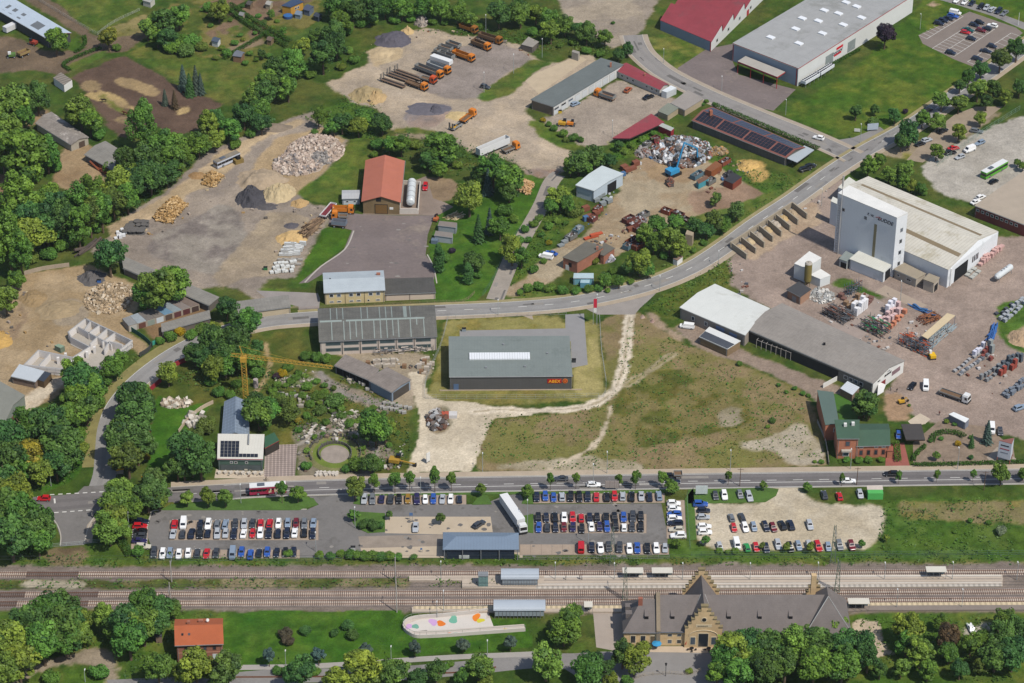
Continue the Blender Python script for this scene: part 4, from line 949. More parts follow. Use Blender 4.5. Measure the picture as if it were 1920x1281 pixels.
def text(T,s,p,q,z,size,mat,name='lettering',off=.12,shear=0,xscale=1.0,f0=0.0,width=0):
 """lettering set along wall p->q starting at fraction f0"""
 cu=bpy.data.curves.new(name,'FONT');cu.body=s;cu.size=size;cu.extrude=.03;cu.shear=shear;cu.offset=size*.012
 tmp=bpy.data.objects.new(name,cu);col.objects.link(tmp)
 me=bpy.data.meshes.new_from_object(tmp.evaluated_get(bpy.context.evaluated_depsgraph_get()))
 bpy.data.objects.remove(tmp);wx=max(v.co.x for v in me.vertices)
 if width:xscale=width/wx
 me.materials.clear();me.materials.append(mat)
 p,q=Vector((p.x,p.y,0)),Vector((q.x,q.y,0));d=(q-p).normalized();n=Vector((d.y,-d.x,0))
 o=bpy.data.objects.new(name,me);col.objects.link(o);o.parent=T
 m=Matrix(((d.x*xscale,0,n.x),(d.y*xscale,0,n.y),(0,1,0))).to_4x4()
 m.translation=p.lerp(q,f0)+n*off+Vector((0,0,z))-T.location
 o.matrix_local=m
 return o
 # --- dark hall with the yellow lettering
DG=M('anthracite_panels','5c5a58',var=.06,stripe=('u',1.1,.04,.8));GG=M('grey_green_roof','7e8682',var=.1,rust=('747c78',.12,.55),stripe=('u',1.0,.06,.88),stripe2=('v',5.2,.012,.7))
T,Q=hall('retail_hall','low anthracite hall with flat grey-green roof and red and yellow sign','hall','843,707 1072.5,705.5 1067,631.5 842,632.5',5.2,GG,DG,over=.15,t=.25,trim=M('light_gutter','b4b6b4'))
A,B,C,D=Q
mb=MB();p=roofpt(Q,.165,.42,.3)
a,b,c,d=roofpt(Q,.165,.40,.26),roofpt(Q,.665,.40,.26),roofpt(Q,.665,.56,.26),roofpt(Q,.165,.56,.26)
for i in range(24):
 mb.slab(a.lerp(b,(i+.04)/24),a.lerp(b,(i+.96)/24),d.lerp(c,(i+.96)/24),d.lerp(c,(i+.04)/24),.45)
mb.build('skylight',M('skylight_dome','eef0f2',rough=.3,var=.06),T)
sgn=on_wall(T,A,B,.857,2.6,4.5,1.6,M('sign_red','b01420',var=.05),'sign',.1)
text(T,'ABEX',A,B,2.85,1.55,M('sign_yellow','ffb428',var=.03),off=.16,f0=.809,width=3.8)
mb=MB();n=Vector(((B-A).y,-(B-A).x,0)).normalized();cc=Vector((A.x,A.y,0)).lerp(Vector((B.x,B.y,0)),.944)+Vector((0,0,3.4))
mb.tube(cc,cc+n*.12,.85,n=20,mi=0);mb.tube(cc+n*.12,cc+n*.14,.66,n=20,mi=1);mb.tube(cc+n*.14,cc+n*.16,.3,n=12,mi=0)
mb.build('sign',[M('sign_orange','e07828',var=.05),M('sign_dark_orange','b04418',var=.05)],T)
on_wall(T,A,B,.052,.3,1.6,2.2,M('blue_door','5a7090'),'door')
on_wall(T,A,B,.5,0,45.4,.3,M('plinth','b8a690'),'plinth',.25)
for u,v in((.3,.2),(.62,.22),(.81,.55),(.45,.78)):boxon(T,*roofpt(Q,u,v,.2),.6,.6,.5,0,STEEL,'vent')
mb=MB();e1,e2=Vector((B.x+.5,B.y+6,2)),Vector((C.x+.5,C.y-8,2));mb.tube(Vector((B.x+.35,B.y+1,0)),Vector((B.x+.35,B.y+1,5)),.12).tube(Vector((C.x+.35,C.y-7,0)),Vector((C.x+.35,C.y-7,5)),.12);mb.build('downpipe',DARK,T)
# --- long workshop with two bands of windows
WS=M('workshop_roof','6a6862',var=.3,sc1=.25,sc2=2.2,stripe=('u',1.0,.1,.85),stripe2=('v',2.1,.06,.85))
T,Q=hall('workshop_hall','long workshop with patched dark grey roof and two bands of windows','hall','600,640 818,630.5 813,573.5 597.5,580',5.4,WS,M('pinkish_concrete','d8c8ba',var=.12),rise=1.6)
A,B,C,D=Q;LT=M('roof_light_strip','929c96',var=.1)
ridge0,ridge1=(A+D)/2+Vector((0,0,1.6)),(B+C)/2+Vector((0,0,1.6))
mb=MB()
def strip(E0,E1,R0,R1,f,w,v0,v1):
 u0,u1=f-w/2,f+w/2
 q=[E0.lerp(E1,u0).lerp(R0.lerp(R1,u0),v0),E0.lerp(E1,u1).lerp(R0.lerp(R1,u1),v0),E0.lerp(E1,u1).lerp(R0.lerp(R1,u1),v1),E0.lerp(E1,u0).lerp(R0.lerp(R1,u0),v1)]
 mb.slab(*[x+Vector((0,0,.185))for x in q],.03)
for f,v0 in((.105,0),(.21,0),(.262,0),(.315,.1),(.365,0),(.47,0),(.525,0),(.58,0),(.632,.1),(.68,0),(.785,0),(.84,.6),(.9,0)):strip(A,B,ridge0,ridge1,f,.008,v0,.93 if f!=.84 else .3+.7)
for f in(.1,.155,.207,.365,.42,.525,.578,.63,.79):strip(D,C,ridge0,ridge1,f,.008,0,.97)
strip(D,C,ridge0,ridge1,.745,.03,0,.97);strip(A,B,ridge0,ridge1,.1,.19,.9,.985);strip(A,B,ridge0,ridge1,.57,.68,.9,.985)
mb.build('roof_strip',LT,T)
for k in range(6):
 for z in(1.2,3.5):
  on_wall(T,A,B,.035+(k+.5)*.155,z,5.0,1.35,M('dim_glazing','4c5a5c',rough=.2,var=.25,sc2=3),'window',.05,frame=M('pier_frame','8a8c88'))
for k in range(1,6):on_wall(T,A,B,.035+k*.155,0,.18,5.3,M('downpipe_dark','5a5650'),'downpipe',.2)
# --- yellow office house and its low annex
SILV=M('silver_roof','b4bcc0',var=.1,rough=.5,stripe=('v',1.8,.05,.9))
T,Q=hall('office_house','pale yellow two-storey house with silvery sheet roof beside the yard gate','house','609,549 720.5,544 717.5,508.5 607,513',4.7,SILV,M('yellow_render','d8c494',var=.08),rise=1.25)
A,B,C,D=Q
row(T,A,B,(.11,.235,.44,.565,.77,.895),2.75,1.5,1.35);row(T,A,B,(.11,.235,.44,.565,.89),.6,1.5,.75);row(T,A,B,(.73,),.6,.8,.75)
for f in(.34,.665):on_wall(T,A,B,f,0,.12,4.6,M('downpipe_brown','6a5a44'),'downpipe',.12)
p=roofpt(Q,.92,.68,1.0);boxon(T,p.x,p.y,p.z-.3,1.3,.8,1.0,0,BRICK,'chimney')
p=roofpt(Q,.1,.52,1.2);boxon(T,p.x,p.y,p.z-.2,.4,.4,.6,0,DARK,'vent')
T,Q=hall('garage_annex','long single-storey annex with dark felt roof and pale pink wall','outbuilding','722,551.5 816,548 811,524 720,526.5',2.7,BLACKROOF,M('pale_pink_render','d8c4b0',var=.08),shed=.5,over=.25)
on_wall(T,Q[0],Q[1],.49,0,.12,2.7,DARK,'downpipe',.1)
# --- salt hall with orange roof, tank, site hut
WOOD=M('weathered_boards','857050',var=.2,stripe=('u',.5,.12,.8),sc2=2)
T,Q=hall('timber_hall','tall timber hall with a bright orange-red gabled roof','hall','680.5,376.5 748.5,378 756,303 688,302',5.2,M('orange_roof','b66e58',var=.1,rust=('b06a58',.2,.55),stripe=('u',1.1,.08,.9)),WOOD,rise=2.1,ridge='v',over=.6)
A,B,C,D=Q
on_wall(T,A,B,.5,0,4.6,3.9,M('old_gate_boards','7a5c34',var=.25,stripe=('u',.5,.1,.75)),'gate',.1,frame=DARK);on_wall(T,A,B,.43,5.0,1.8,1.5,DARK,'hatch')
on_wall(T,A,B,.78,1.9,1.3,.9,WHITE,'sign',.12)
p0,p1=G(772.5,341,2.4),G(769.5,379,2.4)
T=thing('storage_tank','white horizontal cylinder tank inside a concrete trough','tank',(p0.x,(p0.y+p1.y)/2,0))
mb=MB();r_=1.55;d=(p1-p0).normalized()
prof=[(-.55,.5),(-.3,1.15),(0,r_)]
mb.tube(p0,p1,r_,n=20,cap=False)
for e,dr in((p0,-d),(p1,d)):
 mb.tube(e,e+dr*.45,r_,r_*.75,n=20,cap=False);mb.tube(e+dr*.45,e+dr*.7,r_*.75,.1,n=20)
mb.build('tank',M('tank_white','d4d8d8',rough=.35,var=.08),T,smooth=True)
mb=MB()
for f in(.15,.38,.62,.85):c=p0.lerp(p1,f);mb.tube(c-d*.08,c+d*.08,r_+.06,n=20)
mb.build('band',STEEL,T)
mb=MB()
for f in(.2,.8):c=p0.lerp(p1,f);mb.box(c.x,c.y,0,2.6,.5,1.3)
mb.build('saddle',CONC,T)
T2=thing('bund_wall','pale concrete trough wall around the white tank','wall',(p0.x,p1.y-2,0))
mb=MB();q=[G(*v)for v in P('756,345 788,347 784,401 749,401')]
for i in range(4):
 a,b=q[i],q[(i+1)%4];c=(a+b)/2;mb.box(c.x,c.y,0,(b-a).length+(.3 if i%2 else-.3),.3,1.5 if i!=2 else 2.2,math.atan2((b-a).y,(b-a).x))
mb.build('wall',M('pale_concrete','d2c8bc',var=.12),T2)
T,Q=hall('site_hut','white site hut with pale flat roof left of the timber hall','hut','642,373 674,372.5 675,357.5 642,358',2.4,M('hut_roof','b8b8b8',var=.12,stripe=('u',1.1,.08,.85)),M('hut_wall','d2d8dc',var=.06),rise=.4,over=.2)
row(T,Q[0],Q[1],(.28,.72),.9,1.0,.8)
# --- containers
def container(label,c4,h,hx,roofhx=None,grp=None,name='container'):
 T,Q=hall(name,label,'container',c4,h,M('container_roof_'+(roofhx or hx),roofhx or hx,var=.15,stripe=('u',.4,.3,.85)),M('container_side_'+hx,hx,var=.12,stripe=('u',.4,.4,.82)),over=.02,t=.06,group=grp)
 on_wall(T,Q[1],Q[2],.5,.1,(Q[2]-Q[1]).length*.9,h-.25,M('container_door_'+hx,hx,var=.2,k=.85),'door',.04);return T,Q
container('grey container with a rusty lid at the yard edge','821,423 855,427 857,418 824,414.5',2.5,'a2aab0','8a8078')
container('grey container with a brown lid nearer the hedge','814,441.5 848,446 849,437 817,433',2.5,'a8b0b6','8c847c')
container('small blue-grey skip beside the two grey containers','808,451 820,452 822,447 810,446',1.4,'6c7c8c')
container('large pale blue container below the brick house','1075,522 1113,522 1113,512.5 1076,512.5',2.6,'7ab0bc','b8ccd0')
container('small pale blue container in front of the larger one','1088,530.5 1105,531 1106,524 1089,523.5',2.0,'6aa4b8','a8c4cc')
container('red container with a mottled white lid','1235,236 1258,246 1264,240.5 1242,231',2.6,'a03038','b4b8b0')
container('white container with a clean flat roof beside the red house','1240.5,170.5 1250,173.5 1268.5,165 1258,160.5',2.7,'d8dcdc','e4e8e8')
container('white container with grey ribbed side at the garden edge','1779,777 1810,792.5 1817,785.5 1788,773',2.7,'8c909c','eef0ee')
container('blue container half hidden in the scrap yard','1310,345 1329,335 1324,329 1306,339',2.2,'4c9ca8','7a5a48')
container('rust-red container heaped with dark scrap','1357,338 1374,345 1391,332 1374,323',2.6,'8c4836','3c3c40')
container('rust-orange open container at the scrap heap','1322,318 1334,322 1354,309 1342,302',2.6,'9a5a34','8a5838')
container('small green-grey tool hut inside the white shell','102,648 113,653 121,649 110,645',2.0,'7c8c78','8ca088')
container('dark container with a timber front','70,712 82,716 96,700 84,696.5',2.5,'6a563c','3c4450')
container('small blue-grey box by the pale lane','838,1016 866,1016 866,1011 838,1011',2.0,'5a6c88','b4a898')
# --- farm barn and sheds at the upper left
T,Q=hall('farm_barn','long barn with light blue-grey roof and dark translucent panels','barn','-60,-14 91,73 131,62 -20,-28',4.0,M('barn_roof','b8c4d0',var=.06),M('barn_wall','50504e',var=.2),rise=1.3,over=.5,trim=M('barn_trim','a06058'))
A,B,C,D=Q;r0,r1=(A+D)/2+Vector((0,0,1.3)),(B+C)/2+Vector((0,0,1.3))
for f,w in((.80,.1),(.60,.04),(.50,.04),(.42,.03)):
 mb=MB();strip(A,B,r0,r1,f,w,.2,.92);mb.build('skylight',M('dark_translucent','6c7074',stripe=('u',.8,.2,1.4)),T)
T,Q=hall('wooden_shed','long shed with a rust and white weathered roof among trees','shed','68,231 133,271 165,258 96,211',2.9,M('weathered_roof','908880',var=.3,sc1=.3,sc2=1.2,rust=('c0b8b0',.25,.56),stripe=('u',1,.1,.85)),M('pale_boards','b0a898',var=.15),rise=.9,over=.3)
on_wall(T,Q[1],Q[2],.62,0,2.6,2.4,M('brown_door','5a4a40'),'door')
T,Q=hall('grey_shed','low grey-roofed shed right of the white weathered shed','shed','160,290 214,320 238,290 198,266',2.8,GREYSHEET,M('blue_grey_boards','78787a',var=.15),rise=.9,over=.3)
T,Q=hall('white_shell_hut','small white roofless block hut with open rafters','hut','100,146 120,160 135,150 114,136',3.0,M('rafters','7a7268',stripe=('u',1.6,.3,1.7)),WHITE,over=0,t=.08)
# --- garages in a row, each a lock-up
gA,gB,gC,gD=[G(*v,2.3)for v in P('241,612 374,571 345,557 229,598')]
gm=['b8b4ac','6a4438','8a9488','c4ccd0','5a4a40','603838','5a3030','4a3a34'];gr=['8c8c8a','9aa2a6','77706a','7c746c','6a8aa0','8a9498','857a74','7a6a60']
for i in range(8):
 u0,u1=(i+.01)/8,(i+.99)/8
 q=[gA.lerp(gB,u0),gA.lerp(gB,u1),gD.lerp(gC,u1),gD.lerp(gC,u0)];c=sum(q,Vector())/4
 lab=['first','second','third','fourth','fifth','sixth','seventh','eighth'][i]
 T=thing('lockup_garage','%s lock-up garage from the left in the sloping row'%lab,'garage',(c.x,c.y,0),group='lock-up garages in a row')
 mb=MB();mb.prism([(p.x,p.y)for p in q],0,2.3);mb.build('wall',M('garage_wall','a89c8c',var=.2),T)
 mb=MB();mb.slab(*[p+Vector((0,0,.004))for p in q],.14);mb.build('roof',M('garage_roof_%d'%i,gr[i],var=.25),T)
 on_wall(T,q[0],q[1],.5,.05,(q[1]-q[0]).length*.8,2.0,M('garage_door_%d'%i,gm[i],var=.15),'door',.05)
hall('storage_shed','very long low shed with grey fibre roof below the yard','shed','232,503 392,573 410,558 228,480',2.6,GREYSHEET,M('shed_wall_dark','6c645c',var=.2),over=.2)
hall('storage_shed','low grey-roofed shed with a cream wall beside the road','shed','448,588 544,575.5 540,554.5 440,567',2.5,GREYSHEET,M('cream_wall','c4b498',var=.1),over=.2)
hall('storage_shed','low carport with a sagging grey roof in front of the garages','carport','304,622 394,597 392,583 303,608',2.2,GREYSHEET,M('shed_wall_dark','6c645c'),over=.2)
# --- shell of the new white house, no roof yet
SH=M('new_blockwork','e8e2dc',var=.06);CAPW=M('wall_top','a8a6a4',var=.1)
c0=G(150,660);T=thing('unfinished_house','white roofless shell of a new house with many rooms','house',(c0.x,c0.y,0))
def wallseg(pts,closed=False,h=2.7,w=.4):
 q=[G(x,y,h)for x,y in P(pts)]
 for i in range(len(q)-(0 if closed else 1)):
  a,b=q[i],q[(i+1)%len(q)];c=(a+b)/2;ang=math.atan2((b-a).y,(b-a).x)
  mb=MB();mb.box(c.x,c.y,0,(b-a).length+(w*.98 if i%2==0 else-w*.98),w,h-(.003 if i%2 else 0),ang,0,1);mb.build('wall',[SH,CAPW],T)
wallseg('160.5,597 247,638 172,697 45,684 72,656.5 136,670 168,650 133,632 128,622',True)
wallseg('147,613 186,634 210,646');wallseg('170,602 158,618');wallseg('186,610 166,624');wallseg('200,617 183,631 168,645');wallseg('215,624 192,641');wallseg('228,646 205,640 195,655');wallseg('93,663 74,684')
for x,y in((110,683),(124,675),(137,690),(150,680),(164,672),(178,663)):
 p=G(x,y);mb=MB();mb.box(p.x,p.y,0,.8,.8,2.6);mb.build('pillar',SH,T)
mb=MB();q=[G(*v,.15)for v in P('160.5,612 244,652 172,708 48,696 74,671 135,684 168,664 133,647 128,636')];mb.poly([(v.x,v.y,.15)for v in(q if False else q)]);mb.build('floor_slab',CONC,T)
mb=MB()
for a,b in(((40,700),(172,712)),((172,712),(250,655)),((250,655),(160,610))):
 p,q=G(*a),G(*b)
 for z in(1.2,2.4):mb.tube((p.x,p.y,z),(q.x,q.y,z),.05,n=4)
 for k in range(9):
  c=p.lerp(q,k/8);mb.tube((c.x,c.y,0),(c.x,c.y,2.9),.05,n=4)
s_=mb.build('scaffold',STEEL,origin=(c0.x,c0.y,0));tag(s_,'grey scaffold rails around the white house shell','scaffold')
T,Q=hall('builders_shed','brown brick shed with a light grey metal roof by the shell','shed','22,706 66,716 82,697 37,684.5',2.6,M('light_metal_roof','c0c6ca',var=.05),M('brown_brick','857468',var=.2),over=.2)
T,Q=hall('field_barn','green-grey barn with brown door at the left edge','barn','-60,760 5,800 46,742 -20,705',4.2,M('barn_grey_roof','8a8a80',var=.12),M('green_grey_boards','8c948a',var=.1,stripe=('u',.8,.1,.9)),rise=2.2,over=.2)
on_wall(T,Q[1],Q[2],.42,0,3.0,3.0,M('russet_door','7a4a3c'),'door')
# --- mason's shop, greenhouse, sheds
T,Q=hall('glasshouse','narrow glasshouse roofed with blue solar panels','greenhouse','415.5,822 466.5,820 464,754 421,754',2.6,M('solar_blue','7c8896',rough=.3,var=.08,stripe=('u',1.7,.06,1.7),stripe2=('v',1.1,.07,1.5)),M('greenhouse_side','6c7478',var=.1),rise=2.0,ridge='v',over=.1)
T,Q=hall('masons_shop','shop with white ribbed roof, red eaves and dark solar panels','shop','408.5,861 492,862 495,819.5 410,818.5',4.2,M('white_ribbed','d8d4c8',var=.06,stripe=('u',.9,.12,.9)),M('dark_green_wall','4c6458',var=.1),over=.2,trim=REDTRIM,shed=.6,t=.3)
A,B,C,D=Q
def panels(T,E0,E1,R0,R1,u0,u1,v0,v1,nu,nv,z=.22,mat=None):
 mb=MB();mat=mat or M('solar_panel','262932',rough=.25,var=.12,spec=.5)
 for i in range(nu):
  for j in range(nv):
   a,b=u0+(u1-u0)*(i+.04)/nu,u0+(u1-u0)*(i+.96)/nu;c,d=v0+(v1-v0)*(j+.04)/nv,v0+(v1-v0)*(j+.96)/nv
   f=lambda u,v:E0.lerp(E1,u).lerp(R0.lerp(R1,u),v)+Vector((0,0,z))
   mb.slab(f(a,c),f(b,c),f(b,d),f(a,d),.06)
 return mb.build('solar_panel',mat,T)
S_=Vector((0,0,.6));panels(T,A,B,D+S_,C+S_,.05,.47,.05,.72,5,5,.33);panels(T,A,B,D+S_,C+S_,.47,.9,.05,.2,5,1,.33)
on_wall(T,A,B,.5,0,12.6,2.2,M('shop_glass','5c6464',rough=.15),'shop_window',.05,frame=M('shop_frame','48524c'))
row(T,A,B,(.3,.4,.64),2.6,.9,.9)
mb=MB();a,b=roofpt(Q,.67,.55,.9),roofpt(Q,.67,.97,1.2);mb.tube(a,b,.25,n=8);mb.build('flue',STEEL,T)
hall('market_pavilion','small green-roofed pavilion with red edge beside the shop','pavilion','497,841 523,827 514,812 496,820',3.0,M('green_roof','3a6048',var=.1),M('dark_timber','3c3630'),over=.1,trim=REDTRIM)
BG=M('blue_grey_sheet','8694a2',var=.08,stripe=('u',1.0,.1,.85))
OLDR=M('old_corrugated','8a8078',var=.25,sc1=.3,sc2=1.5,stripe=('u',1.0,.12,.82),stripe2=('v',2.2,.05,.85))
T,Q=hall('stone_shed','open-fronted blue-grey stone shed with old corrugated roof','shed','629,685.5 693.5,713 710,696 648,669',3.0,OLDR,BG,over=.3,shed=.5,wall4=[1,0,0,0]if False else None)
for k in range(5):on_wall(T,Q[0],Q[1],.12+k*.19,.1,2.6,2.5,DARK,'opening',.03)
T,Q=hall('stone_shed','taller blue-grey shed with open gable full of pale stone','shed','694,714 734.5,735.5 769,713 726,690',3.7,OLDR,BG,over=.3,rise=.5,ridge='u')
on_wall(T,Q[1],Q[2],.5,0,(Q[2]-Q[1]).length*.86,3.1,M('shed_interior','4c4640',var=.3),'opening',.03)
# --- white-roofed hall and the long grey hall of the building yard
T,Q=hall('stock_hall','broad hall with plain white low-pitched roof and grey walls','hall','1276,577 1397,628.5 1442,579 1341,534',4.3,M('bright_white_roof','d8d9d3',var=.05,stripe=('u',6,.012,.85),rust=('c8c8c0',.1,.58)),M('warm_grey_wall','a09488',var=.1),rise=1.1,over=.25)
A,B,C,D=Q;row(T,A,B,(.2,.4),1.4,1.3,1.6);on_wall(T,A,B,.62,0,3.4,3.4,M('blue_roller_door','8a98b8'),'door');on_wall(T,A,B,.82,0,3.0,3.0,M('blue_roller_door','8a98b8'),'door')
T,Q=hall('lean_to','dark and white lean-to roof in front of the white-roofed hall','lean-to','1312,632 1364,655 1388,640 1330,614',2.8,M('white_fascia','dcdcd8',var=.05),M('timber_posts','8a7458',var=.2),over=.1)
mb=MB();a,b,c,d=[roofpt(Q,u,v,.19)for u,v in((0,0),(1,0),(1,.55),(0,.55))];mb.slab(a,b,c,d,.05);mb.build('dark_sheet',M('anthracite_sheet','4c5058'),T)
LH=M('long_hall_roof','94907f',var=.2,sc1=.12,sc2=1.0,stripe=('u',1.05,.12,.88),stripe2=('v',2.2,.04,.88),rust=('7a7672',.06,.52))
LH=M('long_hall_roof2','958e86',var=.2,sc1=.12,sc2=1.0,stripe=('u',1.05,.12,.88),stripe2=('v',2.2,.04,.88))
T,Q=hall('long_hall','very long hall with grey fibre roof and white lettered gable','hall','1403,618 1637,719 1695,677 1467,570',4.5,LH,[M('hall_side','7c7870',var=.15),WHITE],rise=1.7,over=.25,wall4=[0,1,0,0])
A,B,C,D=Q
BLACKINK=M('sign_ink','24262e',var=.05);GREYINK=M('sign_grey','8a8e98',var=.05)
text(T,'BUDDE',B,C,3.75,1.0,BLACKINK,f0=.36,shear=.25,xscale=1.15);text(T,'F. W.',B,C,4.9,.6,GREYINK,f0=.46,shear=.2);text(T,'BAU',B,C,3.6,.7,BLACKINK,f0=.15)
on_wall(T,B,C,.34,0,2.6,2.6,M('red_doorway','8a3a38'),'door');on_wall(T,B,C,.75,2.0,4.6,1.6,M('brown_window','8a7074'),'window')
row(T,A,B,(.79,.83,.87,.91),1.6,1.6,1.5)
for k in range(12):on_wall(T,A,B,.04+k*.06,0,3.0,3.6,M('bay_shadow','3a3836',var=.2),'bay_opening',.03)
p=roofpt(Q,.52,.36,1.0);boxon(T,p.x,p.y,p.z,.7,.7,1.1,0,DARK,'chimney')
for k,(a,b)in enumerate((((1418,652),(1482,676)),)):
 p,q=G(*a),G(*b);mb=MB()
 nn=Vector(((q-p).y,-(q-p).x,0)).normalized()*-4.0
 for i in range(8):
  c=p.lerp(q,i/7);mb.bar((c.x,c.y,0),(c.x,c.y,3.0),.12);mb.bar((c.x,c.y,3.0),(c.x+nn.x,c.y+nn.y,3.4),.1)
 for z,o in((3.0,0),(3.2,.5),(3.4,1.0)):mb.bar((p.x+nn.x*o,p.y+nn.y*o,z),(q.x+nn.x*o,q.y+nn.y*o,z),.1)
 tag(mb.build('pergola_frame',M('pale_steel','b4aca4'),origin=(p.x,p.y,0)),'bare steel canopy frame along the long grey hall','frame')
T,Q=hall('garden_shed','small white shed roof beside the big villa tree','shed','1576,729 1598,741 1611,727 1589,716',2.6,M('pale_ribbed','cfd4d8',var=.05,stripe=('u',.8,.2,.85)),M('shed_brown','8a7464'),over=.1)
tag(MB().slab(G(1647,716,2.4),G(1661,722,2.4),G(1656,735,2.4),G(1645,742,2.4),.12).slab(G(1646,742,0),G(1657,735,0),G(1656.6,734.5,0),G(1645.6,741.5,0),2.4).build('entrance_canopy',WHITE,origin=G(1650,735)),'white entrance canopy at the gable of the long hall','canopy')
# --- tower hall
TW=M('tower_panels','e8eaec',var=.05,sc1=.1,rust=('c8cccc',.08,.57),stripe=('u',1.2,.03,.9));RIB=M('ribbed_pale_roof','d0cabc',var=.16,sc1=.08,sc2=.6,stripe=('u',1.2,.35,.88),rust=('b9b19c',.12,.54))
hB,hC,hD,hR,hL,hA=G(1778,507,7),G(1872,435,7),G(1628,331.5,7),G(1834,451,9.2),G(1592,347,9.2),G(1640,447,7)
T=thing('production_hall','wide hall with ribbed cream roof attached to the white tower','hall',((hB.x+hD.x)/2,(hB.y+hD.y)/2,0))
w=MB();z=lambda p:Vector((p.x,p.y,0));w.quad(z(hA),z(hB),hB,hA);w.quad(z(hB),z(hC),hC,hB);w.poly((hB,hC,hR));w.quad(z(hC),z(hD),hD,hC);w.poly((z(hD),z(hA),hA,hL,hD));w.build('wall',TW,T)
up=Vector((0,0,.004));rf=MB();rf.slab(hA+up,hB+up,hR+up,hL+up,.2);rf.slab(hC+up,hD+up,hL+up,hR+up,.2);rf.build('roof',RIB,T)
mb=MB();strip(hC,hD,hR,hL,.5,.0,0,0)
BRS=M('brown_skylight','8a7a60',var=.1)
mb=MB();f=lambda u,v:hD.lerp(hC,u).lerp(hL.lerp(hR,u),v)+Vector((0,0,.21));mb.slab(f(.05,.62),f(.97,.60),f(.97,.72),f(.05,.74),.04);mb.build('skylight',BRS,T)
mb=MB();f=lambda u,v:hA.lerp(hB,u).lerp(hL.lerp(hR,u),v)+Vector((0,0,.21));mb.slab(f(.28,.45),f(.98,.40),f(.98,.5),f(.28,.55),.04);mb.build('skylight',BRS,T)
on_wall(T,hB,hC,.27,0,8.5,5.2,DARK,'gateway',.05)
for k,ff in enumerate((.5,.535,.57,.6)):on_wall(T,hB,hC,ff,2.4,.7,2.4,GLASS,'window',.05)
on_wall(T,hB,hC,.06,0,.8,6.8,M('corner_pier','e4e4e2'),'pier',.3)
tA,tB,tC,tD=G(1571,363.5,23),G(1681.7,410,23),G(1702,400.5,23),G(1592,349,23)
T=thing('mixing_tower','tall white windowless tower lettered near its top edge','tower',((tA.x+tC.x)/2,(tA.y+tC.y)/2,0))
w=MB();w.prism([(p.x,p.y)for p in(tA,tB,tC,tD)],0,23);w.build('wall',TW,T)
rf=MB();rf.slab(*[p+up for p in(tA,tB,tC,tD)],.35);rf.build('roof',M('tower_roof','e6e4de',var=.1),T)
text(T,'BUDDE',tA,tB,19.6,1.9,M('tower_ink','20283c',var=.03),f0=.69,shear=.25,width=6.6)
text(T,'F. W.',tA,tB,19.8,1.3,M('tower_ink','20283c'),f0=.515,shear=.2)
mb=MB();nT=Vector(((tB-tA).y,-(tB-tA).x,0)).normalized();cA=z(tA).lerp(z(tB),.655)+Vector((0,0,20.2));dT=(z(tB)-z(tA)).normalized()
mb.bar(cA+nT*.1,cA+dT*1.3+Vector((0,0,.5))+nT*.1,.25);mb.bar(cA+dT*1.3+Vector((0,0,.5))+nT*.1,cA+dT*2.2+nT*.1,.25);mb.build('emblem',M('emblem_red','a87878'),T)
for ff,zz in((.115,17.2),(.49,17.6)):on_wall(T,tA,tB,ff,zz,1.1,1.3,GLASS,'window',.06,frame=STEEL)
on_wall(T,tA,tB,.665,4.5,1.1,13.0,M('brown_glazing','8a8264',rough=.3),'stair_window',.06)
for k in range(4):on_wall(T,tB,tC,.55,3.5+k*4.4,1.3,1.5,GLASS,'window',.06,frame=STEEL)
mb=MB();m0=z(tA).lerp(z(tB),.085)+nT*.4
mb.tube(m0,m0+Vector((0,0,31)),.16,.1,6);mb.tube(m0+Vector((0,0,27)),m0+Vector((0,0,31)),.3,n=6)
for zz in range(2,23,3):mb.bar(m0+Vector((0,0,zz)),m0-nT*.4+Vector((0,0,zz)),.08)
mb.build('mast',M('mast_steel','b8b4b0'),T)
mb=MB();m1=z(tA).lerp(z(tB),.045)+nT*.35
for s in(-.35,.35):mb.tube(m1+dT*s,m1+dT*s+Vector((0,0,22)),.07,n=4)
for zz in range(22):mb.bar(m1-dT*.35+Vector((0,0,zz)),m1+dT*.35+Vector((0,0,zz)),.09)
mb.build('ladder',M('ladder_steel','a89c98'),T)
T,Q=hall('loading_canopy','white loading bay with ribbed roof at the tower foot','loading bay','1594,486 1657,511 1673,497 1615,470',4.0,M('bay_roof','d8d6ca',var=.08,stripe=('u',.9,.2,.93)),TW,shed=.5,over=.2)
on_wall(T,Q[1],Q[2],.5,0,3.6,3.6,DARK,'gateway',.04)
T,Q=hall('pump_house','small grey-roofed block left of the loading bay','outbuilding','1574,486 1588,491 1602,479 1586,472',3.0,M('grey_roof_small','8c9490'),M('grey_white_wall','b8bcb8'),over=.15);on_wall(T,Q[0],Q[1],.6,0,2.2,2.2,DARK,'door')
T,Q=hall('tower_office','beige flat-roofed office block right of the tower','outbuilding','1677,505.5 1718,523.5 1735,514 1695,494',3.2,M('felt_beige','a09480',var=.15),M('beige_wall','b8ac9c',var=.1),over=.2);row(T,Q[0],Q[1],(.2,.62,.72),1.2,1.2,1.0)
T,Q=hall('tower_store','beige store with open front beside the hall gateway','outbuilding','1732,524 1751,531 1761,521.5 1742,514',4.0,M('felt_beige','a09480'),M('beige_wall','b8ac9c'),over=.2);on_wall(T,Q[1],Q[2],.5,0,2.5,2.6,DARK,'opening')
T,Q=hall('tower_porch','white stair block on the left flank of the tower','outbuilding','1558,378 1571,384 1574,376 1562,370',9,M('bay_roof','d8d6ca'),TW,over=.1)
T,Q=hall('tower_porch','pale roofed block behind the tower beside the road','outbuilding','1572,352 1586,358 1604,341 1592,333',6,M('bay_roof','d8d6ca'),TW,over=.1)
